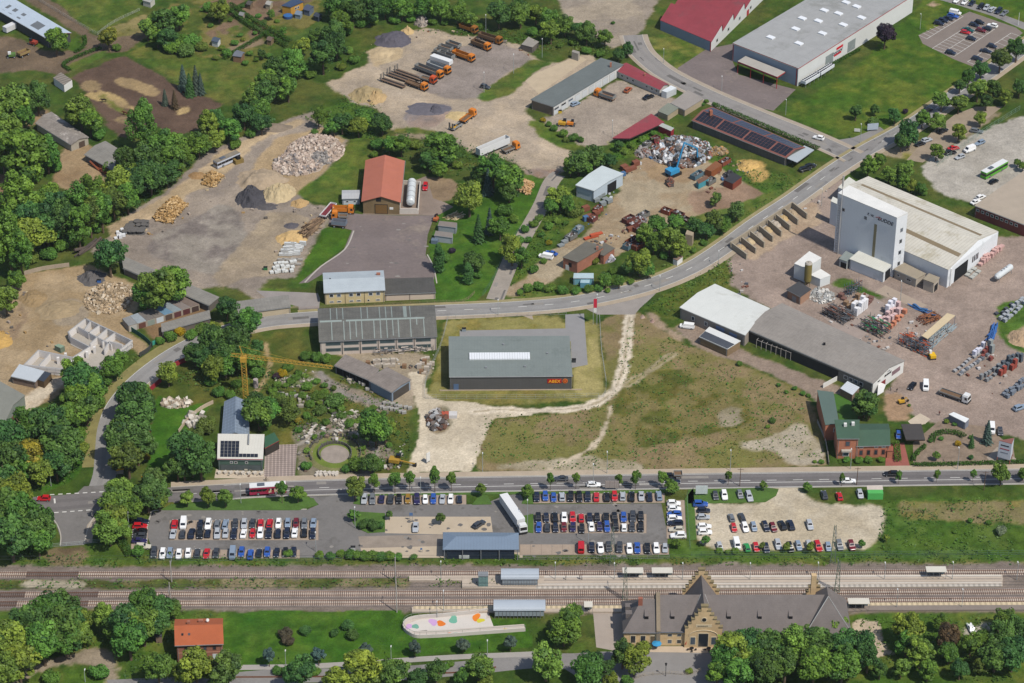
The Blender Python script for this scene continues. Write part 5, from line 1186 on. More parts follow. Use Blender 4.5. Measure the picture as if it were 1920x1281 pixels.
T,Q=hall('plant_house','white cube house behind the brown silo','outbuilding','1489.5,495 1511,503.5 1540,484 1517.5,472',5.5,WHITE,M('cube_wall','dcdedc',var=.05),over=.05)
T,Q=hall('plant_store','low white store right of the brown silo','outbuilding','1519,516 1538,524 1557,517 1539,505.5',3.2,WHITE,M('cube_wall','dcdedc'),over=.05)
T,Q=hall('brick_kiosk','small brick kiosk with black flat roof','kiosk','1476,543 1501,556.5 1520,543 1498,529.5',3.2,M('black_felt','48484a',var=.1),M('kiosk_brick','a8846c',var=.2),over=.2);on_wall(T,Q[0],Q[1],.55,0,1.8,2.0,M('grey_door','9a9a98'),'door')
p=G(1513.6,535);T=thing('feed_silo','brown-yellow cylindrical silo with a pale lid','silo',p)
mb=MB();mb.tube((p.x,p.y,2),(p.x,p.y,8.6),1.25,n=18);mb.build('tank',M('silo_brown','857640',var=.15),T,smooth=False)
mb=MB();mb.tube((p.x,p.y,8.6),(p.x,p.y,9.1),1.3,1.0,18).tube((p.x,p.y,9.1),(p.x,p.y,9.5),.2,n=6);mb.build('lid',M('silo_lid','b0a89c'),T)
mb=MB();mb.tube((p.x,p.y,2),(p.x,p.y,.6),1.25,.3,18)
for k in range(4):a=k*1.57+.7;mb.tube((p.x+1.1*math.cos(a),p.y+1.1*math.sin(a),0),(p.x+1.1*math.cos(a),p.y+1.1*math.sin(a),2.2),.1,n=5)
mb.build('legs',M('silo_brown','857640'),T)
# --- red saw-tooth factory and the big flat-roofed works
T=thing('sawtooth_factory','factory with many red saw-tooth roofs and white gables','factory',G(1400,60))
n0,f0=G(1238.6,39,4.2),G(1333,79,4.2) # near eave
st=G(1354,58.5,4.2)-G(1332.5,79.5,4.2);st.z=0
WF=M('factory_white','dcdcd8',var=.05);BLW=M('factory_white_shaded','8a98a8',var=.05)  # blue-grey tone paints shade onto the white wall facing away from the sun
w=MB();rfm=MB();bx=[]
for i in range(8):
 a,b=n0+st*i,f0+st*i;c,d=b+st,a+st
 rz=Vector((0,0,3.2));e=.92
 rA,rB=a+st*e+rz,b+st*e+rz
 w.quad(z(b),z(c),c,b);w.poly((b,c,rB));w.quad(z(d),z(a),a,d);w.poly((d,a,rA))
 if i==0:w.quad(z(a),z(b),b,a,1)
 if i==7:w.quad(z(c),z(d),d,c)
 o=(b-a).normalized()*.3
 rfm.slab(a-o+up,b+o+up,rB+o+up,rA-o+up,.15);rfm.slab(c+o+up,d-o+up,rA-o+up,rB+o+up,.15)
 on_wall(T,b,c,.55,1.6,1.6,1.3,GLASS,'window',.06,frame=M('grey_frame','9a9a98'))
w.build('wall',[WF,BLW],T);rfm.build('roof',REDROOF,T)
on_wall(T,f0+st*3,f0+st*4,.3,0,2.2,2.4,REDTRIM,'door');on_wall(T,n0,f0,.995,0,.5,4.2,REDTRIM,'corner_trim')
T,Q=hall('flat_roofed_works','huge white works with flat grey roof and red edge','factory','1374,82 1497,129.5 1713,-8 1600,-52',7.4,M('grey_membrane','a4a4a2',var=.1,rust=('93938f',.07,.53),stripe=('v',9,.012,.8),stripe2=('u',9,.012,.8)),[M('works_blue_grey','a4b0bc',var=.04),WF],over=.1,t=.3,trim=REDTRIM,wall4=[0,1,1,1])
A,B,C,D=Q
for u,v in((.3,.16),(.72,.2),(.42,.31),(.80,.36),(.53,.45),(.88,.5),(.62,.58),(.96,.62),(.7,.7),(.3,.42),(.4,.56),(.5,.7)):
 p=roofpt(Q,u*.86+.02,v,.3);T3=MB().box(p.x,p.y,p.z,3.0,2.2,.5,math.atan2((B-A).y,(B-A).x));T3.build('skylight',M('skylight_dome','eef0f2'),T)
on_wall(T,B,C,.115,.4,6,3.0,M('louvre','9aa09c',stripe=('v',.4,.3,.7)),'louvre',.06)if False else None
on_wall(T,B,C,.265,.6,5.4,4.4,M('louvre','929a98',stripe=('v',.4,.3,.7)),'louvre',.06);on_wall(T,B,C,.455,.6,5.4,4.4,M('louvre','929a98'),'louvre',.06)
on_wall(T,B,C,.35,4.9,4.6,1.0,M('sign_bright_red','d02030',var=.03),'sign',.08);on_wall(T,B,C,.335,2.6,5.0,.9,M('sign_bright_red','d02030'),'sign',.08)
text(T,'corpor',B,C,3.5,2.2,M('sign_grey_dark','6a6e78',var=.03),f0=.29,xscale=1.15)
on_wall(T,A,B,.98,0,.5,7.4,REDTRIM,'corner_trim');on_wall(T,A,B,.01,0,.5,7.4,REDTRIM,'corner_trim')
T,Q=hall('entrance_canopy','low canopy roof with red fascia at the works front','canopy','1384,117 1457,146 1471,137 1398,108',4.6,M('canopy_grey','b0aaa0',var=.1),M('canopy_glass','4c525c',rough=.3),over=.2,t=.5,trim=REDTRIM,z0=4.2)
for u,v in((0,0),(.33,0),(.66,0),(1,0)):p=roofpt(Q,u,v);MB().tube((p.x,p.y,0),(p.x,p.y,4.2),.15).build('post',REDTRIM,T)
def cooler(a,b,lab):
 p,q=G(*a,2.4),G(*b,2.4);c=(p+q)/2;T=thing('cooling_unit',lab,'cooling unit',(c.x,c.y,0),group='roof coolers on legs');ang=math.atan2((q-p).y,(q-p).x);Ln=(q-p).length
 MB().box(c.x,c.y,1.7,Ln,2.3,1.2,ang).build('casing',M('cooler_white','dfe2e4',var=.05),T)
 mb=MB();dd=(q-p).normalized();nn=Vector((-dd.y,dd.x,0))
 for i in range(8):
  for s in(-.55,.55):e=p.lerp(q,(i+.5)/8)+nn*s;mb.tube((e.x,e.y,2.9),(e.x,e.y,3.05),.42,n=10)
 mb.build('fan',M('fan_dark','3a3c40'),T)
 mb=MB()
 for i in range(4):
  for s in(-.9,.9):e=p.lerp(q,(i+.2)/3.4)+nn*s;mb.bar((e.x,e.y,0),(e.x,e.y,1.7),.12)
 mb.build('leg',STEEL,T)
cooler((1506,154),(1533,138),'white fan cooler on legs nearer the works corner');cooler((1535,137),(1560,121),'white fan cooler on legs nearer the copper tree')
# --- depot
DR=M('depot_roof','6c7270',var=.12,sc1=.2,sc2=1)
T,Q=hall('depot_garage','long depot with dark grey-green roof and white garage doors','depot','997,187 1038,200 1168,122 1127,110',4.0,DR,[M('depot_end','8a7866',var=.15),WF],over=.3,wall4=[0,1,0,0])
A,B,C,D=Q
for k in range(10):on_wall(T,B,C,.04+k*.1,.2,3.4,3.0,M('garage_white','cfd2d2',var=.08,stripe=('v',.6,.1,.88)),'garage_door',.06,frame=M('depot_frame','b8b4ac'))
for k in(0,1,2,9):on_wall(T,B,C,.04+k*.1,2.2,2.6,.7,GLASS,'window',.1)
p=roofpt(Q,.75,.9,.2);boxon(T,p.x,p.y,p.z,.7,.7,1.8,0,BRICK,'chimney')
T,Q=hall('red_roofed_house','long low white house with dark red roof beside the depot','house','1157,133 1237,168 1252,158.5 1175,119',2.7,REDROOF,M('cream_white','c8c4bc',var=.08),rise=.9,over=.35)
row(T,Q[0],Q[1],(.12,.25,.38,.7,.82,.93),1.0,1.3,1.1);
p=roofpt(Q,.55,.5,.9);boxon(T,p.x,p.y,p.z-.3,.6,.6,1.4,0,BRICK,'chimney')
hall('flat_shed','flat grey-roofed shed beside the street','shed','1258,194 1284,207 1318,186 1290,170',2.6,M('flat_grey','9c948c',var=.12),M('beige_boards','b0a084'),over=.15)
hall('flat_shed','smaller greenish flat shed next to the grey one','shed','1234,209 1252,216.5 1272,203 1253,194',2.4,M('flat_green_grey','84887a',var=.12),M('beige_boards','b0a084'),over=.15)
hall('open_shelter','open shelter with plain dark red sheet roof','shelter','1149,259.5 1180,260 1245,230 1221,214.5',2.5,REDROOF,M('shelter_dark','4c4040'),over=.15,z0=2.1)
T,Q=hall('solar_barn','long barn covered with dark solar panels between red strips','barn','1299,226 1473,296 1508,277 1335,201.5',3.3,M('barn_red_roof','86564c',var=.12),M('grey_barn_wall','66645e',var=.2,stripe=('u',1.5,.1,.8)),rise=1.3,over=.3)
A,B,C,D=Q;r0,r1=(A+D)/2+Vector((0,0,1.3)),(B+C)/2+Vector((0,0,1.3))
for u0,u1 in((.015,.235),(.25,.525),(.54,.81),(.825,.99)):panels(T,A,B,r0,r1,u0,u1,.07,.96,max(3,int((u1-u0)*30)),4)
for u0,u1 in((.015,.32),(.335,.66),(.675,.99)):panels(T,D,C,r0,r1,u0,u1,.06,.96,max(3,int((u1-u0)*30)),3,mat=M('solar_violet','32344c',rough=.25,spec=.5))
p=roofpt(Q,.1,.45,1.2);boxon(T,p.x,p.y,p.z-.4,1.1,1.1,2.6,.4,M('chimney_brick','a86a50'),'chimney')
hall('carport','pale blue-grey canopy roof at the end of the solar barn','canopy','1476,297.5 1494,305 1526,282 1508,274',3.0,M('pale_canopy','b0b8bc',var=.06),M('carport_dark','4a4640'),over=.1,z0=2.6)
T,Q=hall('scrap_shed','white-roofed sheet-metal shed with an open gateway in the scrap yard','shed','1080.5,347.5 1113.5,358 1168,326.5 1129,312',4.6,M('pale_scrap_roof','c8d0d0',var=.06,stripe=('u',1.2,.06,.94)),M('scrap_wall','bcc8d0',var=.06,stripe=('u',.8,.1,.85)),over=.25,rise=.5)
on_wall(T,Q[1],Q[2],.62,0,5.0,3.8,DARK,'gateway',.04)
T,Q=hall('brick_workshop','flat-roofed red brick house in the scrap yard','house','1056,483 1082.5,492 1131,464 1099,454',4.4,M('olive_felt','6c685e',var=.15),BRICK,over=.2)
on_wall(T,Q[0],Q[1],.5,1.6,1.2,1.6,DARK,'window');on_wall(T,Q[0],Q[1],.3,0,1.4,2.0,WHITE,'door');p=roofpt(Q,.95,.8,.2);boxon(T,p.x,p.y,p.z,.8,.8,1.2,0,BRICK,'chimney')
T,Q=hall('brick_workshop','lower brick wing with grey roof behind the brick house','house','1126,478 1132,480 1152,466 1132,456',3.4,M('olive_felt','6c685e'),BRICK,over=.15)
hall('meter_hut','small white hut with brown roof beside the through road','hut','1262,485.5 1270,489 1280,481.5 1271,478',2.2,M('brown_felt','8a7464'),WHITE,over=.1)
hall('brick_ruin','pale brick stub of a wall among the trees by the road','ruin','1285,440 1298,443 1301,437 1288,432',4.0,M('pale_ruin','a89880'),M('pale_ruin','a89880'),over=0)
hall('pump_hut','grey concrete hut in the bushes behind the depot','hut','1072,98 1084,102 1087,98 1074,94',3.0,M('hut_grey','9a948a'),M('hut_grey_wall','b0a89a'),over=0)
hall('pump_hut','flat grey shed at the upper right corner of the truck yard','hut','978,84 998,89 1010,79 991,70',2.5,M('hut_grey','9a948a'),M('shed_wall_dark','6c645c'),over=.1)
# --- bus garage at the right edge
T,Q=hall('bus_garage','long brick garage with beige flat roof at the right edge','garage','1829,386 1935,427 2010,370 1920,322',4.6,M('beige_felt','b0a290',var=.1),M('garage_brick','8c4c42',var=.15),over=.25,trim=M('garage_edge','b4b0a8'))
for k in range(9):on_wall(T,Q[0],Q[1],.05+k*.085,2.6,1.3,1.1,GLASS,'window',.06,frame=FRAME)
p=roofpt(Q,.8,.5,.2);boxon(T,p.x,p.y,p.z,1.2,1.2,.6,0,STEEL,'vent')
# --- villa
VR=M('green_shingle','46604e',var=.12);VB=M('villa_brick','b8785c',var=.16,sc2=2.5)
T,Q=hall('villa_wing','narrow brick wing with a dark green sloping roof','house','1548,797 1572.5,794.5 1562,736.5 1533,733',6.0,M('green_grey_sheet','5e7068',var=.08),VB,over=.15,shed=0)
on_wall(T,Q[0],Q[1],.75,3,1.1,1.6,GLASS,'window',.06,frame=FRAME)
T,Q=hall('brick_villa','red brick villa with dark green roof and arched windows','house','1571,822 1609.5,822 1609.5,793 1566,793',7.6,VR,VB,over=.3,shed=.8)
row(T,Q[0],Q[1],(.5,),4.6,1.6,2.0,arch=True,frame=M('brick_arch','9a5c48'));row(T,Q[0],Q[1],(.45,),.9,2.0,1.5);on_wall(T,Q[0],Q[1],.45,3.0,3.0,.5,M('balcony','b8b0a4'),'balcony',1.0)
for u,v in((.4,.65),(.75,.72)):p=roofpt(Q,u,v,.8);boxon(T,p.x,p.y,p.z,.9,.9,1.0,0,WHITE,'chimney')
T,Q=hall('brick_villa','lower half of the brick villa with a dark green hipped roof','house','1607,836 1667.5,834.5 1664,796 1610.5,796',4.6,VR,VB,over=.35,rise=1.8)
row(T,Q[0],Q[1],(.14,.37,.6,.83),1.0,1.3,2.0,arch=True,frame=M('brick_arch','9a5c48'));row(T,Q[0],Q[1],(.14,.6,.83),3.6,1.2,.7)
hall('villa_porch','small brick porch at the villa end','porch','1664,846 1674,846 1674,838 1664,838',2.6,M('porch_roof','9a5c48'),VB,over=.15)
hall('carport','black flat-roofed carport right of the villa','carport','1699,825 1734,825 1727,796 1690,796.5',2.6,M('carport_black','4a4644',var=.12),M('carport_timber','4a3a30'),over=.1,z0=2.2)
# --- bus shelter hall on the car park
T=thing('station_pavilion','glass pavilion under a broad blue-grey hipped roof','pavilion',G(900,1035))
hz=3.9;a,b,c,d=[G(*v,hz)for v in P('830,1030.5 973,1030.5 972.5,999 831,998)'.replace(')',''))]
k0,k1=[G(*v,hz+1.3)for v in((855,1006),(948,1006))]
rf=MB();rf.poly((a,b,k1,k0));rf.poly((b,c,k1));rf.poly((c,d,k0,k1));rf.poly((d,a,k0));rf.slab(a-up*50,b-up*50,c-up*50,d-up*50,.19)
rf.build('roof',M('blue_grey_seam_roof','7a8a9c',rough=.45,var=.06,stripe=('u',.9,.1,.85)),T)
mb=MB();i_=lambda p,q:p.lerp(q,.07)
qa,qb,qc,qd=[p.lerp((a+b+c+d)/4,.12)for p in(a,b,c,d)];mb.prism([(p.x,p.y)for p in(qa,qb,qc,qd)],.1,3.6);mb.build('glazed_wall',M('pavilion_glass','2c3644',rough=.2),T)
mb=MB()
for u in(0,.25,.5,.75,1):
 for p in(a.lerp(b,u),d.lerp(c,u)):e=p.lerp((a+b+c+d)/4,.04);mb.tube((e.x,e.y,0),(e.x,e.y,3.7),.12)
mb.build('post',STEEL,T)
on_wall(T,qa,qb,.25,.3,3.0,1.2,M('pale_panel','c4c8c4'),'notice_panel',.2)
# ------------------------------------------------------------------ the old station house
SAND=M('sandstone','d6b88c',var=.2,sc1=.6,sc2=3,stripe2=('v',.45,.1,.88));SLATE=M('slate_roof','766e6a',var=.16,sc1=.3,sc2=2.5,stripe=('v',.5,.15,.93));DRESS=M('dressed_stone','dccaa8',var=.12)
STONE_D=M('weathered_coping','8a7c5c',var=.25)
T=thing('station_house','sandstone railway station with dark slate roofs and stepped gables','station',G(1380,1205))
he=5.2;EA,EB=G(1236,1183.5,he),G(1558,1181,he) # front eave of the main range
yf=EA.y;depth=15.0;rise=7.0
def gable_range(x0,x1,y0,dep,h,rs,hipL=0,hipR=0):
 w=MB();w.prism([(x0,y0),(x1,y0),(x1,y0+dep),(x0,y0+dep)],0,h);w.build('wall',SAND,T)
 ym=y0+dep/2;o=.4
 A,B,C,D=[Vector((x,y,h-.15))for x,y in((x0-o,y0-o),(x1+o,y0-o),(x1+o,y0+dep+o),(x0-o,y0+dep+o))]
 Lr,Rr=Vector((x0-o+hipL,ym,h+rs)),Vector((x1+o-hipR,ym,h+rs))
 rf=MB();rf.poly((A,B,Rr,Lr));rf.poly((B,C,Rr));rf.poly((C,D,Lr,Rr));rf.poly((D,A,Lr));rf.poly((D,C,B,A));rf.build('roof',SLATE,T)
 mb=MB();mb.box((x0+x1)/2,y0-o-.08,h-.2,x1-x0+2*o,.16,.2);mb.build('gutter',M('zinc','6c7078'),T)
 return A,B
X0,X1=EA.x,EB.x
gable_range(X0,X1,yf,depth,he,rise)
P0=G(1170.5,1184,he).x;P1=G(1233,1184,he).x
gable_range(P0,P1,yf,depth-1.5,he-.2,6.3,hipL=5.5)
XR=G(1590,1160,he).x
XL=G(1512,1177,he).x;w=MB();w.prism([(XL,yf-.8),(XR,yf-.8),(XR,yf+depth-1),(XL,yf+depth-1)],0,he);w.build('wall',SAND,T)
o=.4;A,B,C,D=[Vector((x,y,he-.14))for x,y in((XL-o,yf-.8-o),(XR+o,yf-.8-o),(XR+o,yf+depth-1+o),(XL-o,yf+depth-1+o))];xm_=(XL+XR)/2
K0,K1=Vector((xm_,yf+5.5,he+rise+.9)),Vector((xm_,yf+depth-5,he+rise+.9));rf=MB();rf.poly((A,B,K0));rf.poly((B,C,K1,K0));rf.poly((C,D,K1));rf.poly((D,A,K0,K1));rf.poly((D,C,B,A));rf.build('roof',SLATE,T)
mb=MB();mb.tube(A+Vector((0,.2,.2)),K0+Vector((0,0,.1)),.13,n=5).tube(B+Vector((0,.2,.2)),K0+Vector((0,0,.1)),.1,n=5);mb.build('ridge_flashing',M('zinc_light','a8a8a4'),T)
Ra,Rb=Vector((XL,yf-.8,0)),Vector((XR,yf-.8,0))
for f_ in(.15,.38,.62,.85):on_wall(T,Ra,Rb,f_,1.3,1.5,2.7,GLASS,'window',.06,frame=DRESS,arch=True)
boxon(T,XR-3.4,yf+4.5,he+1.4,1.6,2.6,1.5,0,SLATE,'dormer')
# fire wall between pavilion and main range
def stepped(x,y0,y1):pass
mb=MB();xm=(P1+X0)/2;ym=yf+depth/2
pr=[(yf-.5,0),(yf-.5,he+.4),(ym,he+rise+.9),(yf+depth+.5,he+.4),(yf+depth+.5,0)]
a_=[Vector((xm-.55,y,zz))for y,zz in pr];b_=[Vector((xm+.55,y,zz))for y,zz in pr]
mb.poly(a_);mb.poly(b_[::-1])
for i in range(5):mb.quad(a_[i],b_[i],b_[(i+1)%5],a_[(i+1)%5])
mb.build('fire_wall',M('fire_wall_stone','8a7c68',var=.2),T)
# front and rear stepped gables with the cross roof
def step_gable(xc,wd,y,h0,htop,n,th,facing=-1):
 mb=MB();pts=[];sw=(wd-1.8)/2/n;shh=(htop-h0)/n
 xs=xc-wd/2
 out=[(xs,0),(xs,h0)];X_=xs;Z_=h0
 for i in range(n):
  X_+=sw;out.append((X_,Z_));Z_+=shh;out.append((X_,Z_))
 out+=[(2*xc-a,b)for a,b in out[::-1]]
 f=[Vector((a,y,b))for a,b in out];bk=[Vector((a,y+th,b))for a,b in out]
 mb.poly(f);mb.poly(bk[::-1]);m=len(out)
 for i in range(m):mb.quad(f[i],bk[i],bk[(i+1)%m],f[(i+1)%m])
 mb.build('stepped_gable',SAND,T)
 X_=xs;Z_=h0
 for i in range(n):
  for sx in(X_+sw/2,2*xc-X_-sw/2):MB().box(sx,y+th/2,Z_+.004,sw+.25,th+.4,.3).build('coping',STONE_D,T)
  X_+=sw;Z_+=shh
 MB().box(xc,y+th/2,Z_+.004,1.8+.3,th+.4,.35).build('coping',STONE_D,T)
gc=(G(1284,1200).x+G(1349,1200).x)/2;gw=10.4
step_gable(gc,gw,yf-.9,7.2,14.6,5,.7)
step_gable(gc+.1,gw,yf+depth+.3,7.4,14.9,5,.7)
rf=MB();zr=13.2;zb=he+.4
f0,f1=yf-.3,yf+depth+.3
for s in(-1,1):
 q=[Vector((gc+s*gw*.47,f0,zb)),Vector((gc+s*gw*.47,f1,zb)),Vector((gc,f1,zr)),Vector((gc,f0,zr))]
 rf.poly(q if s>0 else q[::-1])
rf.build('cross_roof',SLATE,T)
mb=MB();
for s in(-1,1):mb.tube((gc+s*.55,yf+depth/2,he+rise+.15),(gc+s*gw*.4,yf-.2,he+.9),.12,n=5)
mb.build('valley_gutter',M('zinc_light','a8a8a4'),T)
Fa,Fb=Vector((gc-gw/2,yf-.9,0)),Vector((gc+gw/2,yf-.9,0))
on_wall(T,Fa,Fb,.5,.2,3.1,5.0,GLASS,'portal',.06,frame=DRESS,arch=True)
for f_ in(.22,.78):on_wall(T,Fa,Fb,f_,1.0,1.7,2.9,GLASS,'window',.06,frame=DRESS,arch=True)
mb=MB();n_=12
for i in range(n_):
 t0,t1=math.pi*i/n_,math.pi*(i+1)/n_
 p=[Vector((gc-math.cos(t)*4.0,yf-.98,4.3+math.sin(t)*2.0))for t in(t0,t1)];mb.bar(p[0],p[1],.16)
mb.build('arch_moulding',DRESS,T)
mb=MB();mb.tube((gc,yf-.86,10.0),(gc,yf-1.0,10.0),.85,n=16,mi=0);mb.tube((gc,yf-1.0,10.0),(gc,yf-1.03,10.0),.62,n=16,mi=1);mb.build('oculus',[DRESS,DARK],T)
text(T,'BAHNHOF',Fa,Fb,7.5,.62,M('carved_letters','7c6c50'),f0=.33,off=.06);on_wall(T,Fa,Fb,.5,7.3,4.4,1.0,DRESS,'name_tablet',.04)
Pa,Pb=Vector((P0,yf,0)),Vector((P1,yf,0))
for f_ in(.27,.57,.86):on_wall(T,Pa,Pb,f_,.9 if f_<.8 else .2,1.7,2.8 if f_<.8 else 3.4,GLASS if f_<.8 else M('oak_door','6a5a44'),'window' if f_<.8 else 'door',.06,frame=DRESS,arch=True)
Ma,Mb_=Vector((X0,yf,0)),Vector((X1,yf,0));Lm=X1-X0
for xx in(1254.5,1272):
 f_=(G(xx,1200).x-X0)/Lm
 on_wall(T,Ma,Mb_,f_,3.2,1.5,1.2,GLASS,'window',.06,frame=DRESS,arch=True);on_wall(T,Ma,Mb_,f_,.7,1.5,1.6,GLASS,'window',.06,frame=DRESS)
for xx in(1362,1380,1400,1420,1440,1460,1480,1500,1524,1540):
 f_=(G(xx,1200).x-X0)/Lm;on_wall(T,Ma,Mb_,f_,1.4,1.6,2.8,GLASS,'window',.06,frame=DRESS,arch=True)
def dormer(px):
 x=G(px,1170,8).x;y=yf+2.4;z0_=he+rise*(2.4+.4)/(depth/2+.4)-.1
 mb=MB();Ldr=4.2;zt=z0_+.95;sl=rise/(depth/2+.4)
 a,b=Vector((x-.55,y,z0_)),Vector((x+.55,y,z0_));c,d=Vector((x+.55,y,zt)),Vector((x-.55,y,zt));e=Vector((x,y+.95/sl*2.8+.2,zt+.95*1.75))
 k=Vector((0,.95/(sl-.42),.42*.95/(sl-.42)))
 c2,d2=c+k,d+k
 mb.quad(a,b,c,d,1);mb.quad(d,c,c2,d2,0);mb.poly((b,c2,c),0);mb.poly((a,d,d2),0);mb.build('dormer',[SLATE,DARK],T)
for px in(1213,1262,1368,1426,1484,1538):dormer(px)
hip=MB();hx=P0+1.6
for k in range(2):
 yy=yf+5+k*3.2;hip.box(hx,yy,he+1.2+0*k,2.2,1.8,1.6)
hip.build('side_dormer',SLATE,T)
boxon(T,P0+4.6,yf+5.8,he+4.0,1.2,1.0,3.2,0,M('chimney_clinker','a06450'),'chimney')
p=G(1527,1098,8);boxon(T,G(1526,1120,10).x,yf+depth*.8,he+4,1.4,1.4,6.6,0,SAND,'chimney')
step_gable(G(1527,1110,8).x,6.0,yf+depth-.2,6.0,10.8,3,.6)
# --- signal house of brick
T,Q=hall('brick_house','square red brick house with a big plain orange-red roof','house','331,1209 416,1206 415,1161 331,1163',6.6,M('clay_tiles','b0603c',var=.12,sc2=3,stripe=('v',.4,.2,.92)),M('house_brick','a06c58',var=.2),rise=2.2,over=.5)
A,B,C,D=Q
row(T,A,B,(.2,.43,.62,.83),4.3,1.1,1.5,frame=M('brick_reveal','8a5a48'));row(T,A,B,(.2,.43,.62),1.0,1.1,1.6,frame=M('brick_reveal','8a5a48'),arch=True);on_wall(T,A,B,.83,.9,1.3,2.0,M('white_shutter','c8d0d0'),'shutter')
on_wall(T,A,B,.5,3.4,12.0,.3,M('brick_band','b88870'),'string_course',.08)
p=roofpt(Q,.28,.63,1.9);boxon(T,p.x,p.y,p.z-.4,.8,.8,1.3,0,BRICK,'chimney');p=roofpt(Q,.55,.75,1.4);boxon(T,p.x,p.y,p.z-.6,1.3,.8,1.3,0,BRICK,'chimney')
mb=MB();p=roofpt(Q,.70,.7,1.5);mb.tube(p,p+Vector((0,0,.8)),.05,n=5);mb.tube(p+Vector((0,0,.8)),p+Vector((.1,-.2,.9)),.5,.4,12);mb.build('satellite_dish',WHITE,T)
for u in(.2,.47):mb=MB();a=A.lerp(B,u).lerp((A+D)/2+Vector((0,0,2.2)),.45)+Vector((0,0,.18));mb.slab(a,a+Vector((.6,0,0)),a+Vector((.6,.6,.26)),a+Vector((0,.6,.26)),.1);mb.build('roof_window',GLASS,T)
hall('garden_shed','small dark-roofed shed left of the red brick house','shed','292,1194 303,1194 303,1183 293,1183',2.3,M('black_felt','48484a'),M('shed_brown','8a7464'),over=.1)
# --- platform roofs and shelters
def barrel(label,x0,x1,yb,yt,h):
 a,b=G(x0,yb),G(x1,yb);wdt=G(x0,yt,h).y-G(x0,yb,h-.6).y;wdt=4.2
 c=(a+b)/2;T=thing('ramp_roof',label,'canopy',(c.x,a.y+wdt/2,0));Ln=b.x-a.x;mb=MB();n=8
 for i in range(n):
  t0,t1=math.pi*i/n,math.pi*(i+1)/n
  q=[Vector((x,a.y+wdt/2-math.cos(t)*(wdt/2+.3),h-.9+math.sin(t)*1.0))for t,x in((t0,a.x-.4),(t0,b.x+.4),(t1,b.x+.4),(t1,a.x-.4))];mb.slab(*q,.08)
 mb.build('roof',M('curved_metal','b4bcc4',rough=.4,var=.05),T)
 mb=MB()
 for i in range(14):
  for yy in(a.y,a.y+wdt):mb.bar((a.x+Ln*i/13,yy,0),(a.x+Ln*i/13,yy,h-.8),.1)
 mb.build('post',STEEL,T)
 mb=MB()
 for i in range(13):
  for yy in(a.y,a.y+wdt):mb.quad((a.x+Ln*(i+.08)/13,yy,.9),(a.x+Ln*(i+.92)/13,yy,.9),(a.x+Ln*(i+.92)/13,yy,h-1.0),(a.x+Ln*(i+.08)/13,yy,h-1.0))
 mb.build('glass_panel',M('pale_glass','98a2a8',rough=.2),T)
barrel('curved metal roof with glass sides over the lower stair ramp',928,1020,1160,1135,3.9);barrel('curved metal roof with glass sides on the island platform',942,1008,1101,1077,3.9)
def shelter(label,x0,x1,y,z0,group='waiting shelters on the platforms',dep=2.6):
 a,b=G(x0,y,z0),G(x1,y,z0);c=(a+b)/2;T=thing('waiting_shelter',label,'shelter',(c.x,c.y,z0),group=group)
 MB().box(c.x,a.y+dep/2,z0+2.5,b.x-a.x,dep,.15).build('roof',M('shelter_white','d8d2c4',var=.08,stripe=('u',.5,.12,.92)),T)
 MB().box(c.x,a.y+dep-.1,z0,b.x-a.x-.3,.08,2.4).build('back_panel',M('shelter_glass','5c6c74',rough=.2),T)
 mb=MB()
 for u in(.02,.35,.65,.98):mb.bar((a.x+(b.x-a.x)*u,a.y+.2,z0),(a.x+(b.x-a.x)*u,a.y+.2,z0+2.5),.08)
 mb.build('post',STEEL,T)
 MB().box(c.x,a.y+dep-.8,z0+.4,(b.x-a.x)*.6,.45,.08).build('bench',M('bench_dark','4c4c4c'),T)
shelter('white-roofed waiting shelter, left of the pair on the platform',1167,1206,1088,.55);shelter('white-roofed waiting shelter, right of the pair on the platform',1222,1261,1088,.55);shelter('lone white-roofed waiting shelter far along the island platform',1736,1774,1086,.55);shelter('white-roofed waiting shelter against the station right end',1590,1630,1146,.5)
shelter('small flat shelter by the tree left of the station',1095,1111,1152,.5)
T,Q=hall('lift_tower','glazed green lift tower on the island platform','lift','897,1081 915,1081 915,1073 897,1073',4.2,STEEL,M('green_glass','7c9c98',rough=.2,stripe=('u',1.0,.08,.7),stripe2=('v',1.0,.08,.7)),over=.1)
tag(MB().box(G(1102,1165).x,G(1102,1165).y,0,3.5,5.5,2.4).build('ticket_hall',M('pale_panel','c4c8c4'),origin=G(1102,1165)),'pale flat plant box beside the station tree','plant box')if False else None
# --- curved ramp with painted blots
RW=M('ramp_wall','d6cec4',var=.06)
T=thing('access_ramp','hairpin concrete ramp painted with coloured blots','ramp',G(850,1180))
lower=P('985,1183 900,1189 840,1193.5 800,1195.5 778,1195 762,1186 757,1176 764,1166 785,1160.5 830,1157 880,1152 915,1147')
pts=[G(*q)for q in cr(lower,4)]
mb=MB();ribbon(mb,pts,-3.0,0,.06,0);mb.build('floor_slab',M('ramp_floor','c8bcb0',var=.08),T)
mb=MB();ribbon(mb,pts,.0,.25,1.2,0);mb.build('outer_wall',RW,T)
mb=MB();ribbon(mb,pts[24:],-7.0,-3.0,.05,0);mb.build('bank',RW,T)
mb=MB();L2=offs(pts,.12)
for i in range(len(L2)-1):mb.bar(L2[i]+Vector((0,0,2.1)),L2[i+1]+Vector((0,0,2.1)),.07)
for i in range(0,len(L2),2):mb.bar(L2[i]+Vector((0,0,1.2)),L2[i]+Vector((0,0,2.1)),.07)
mb.build('handrail',M('rail_green_grey','8a9488'),T)
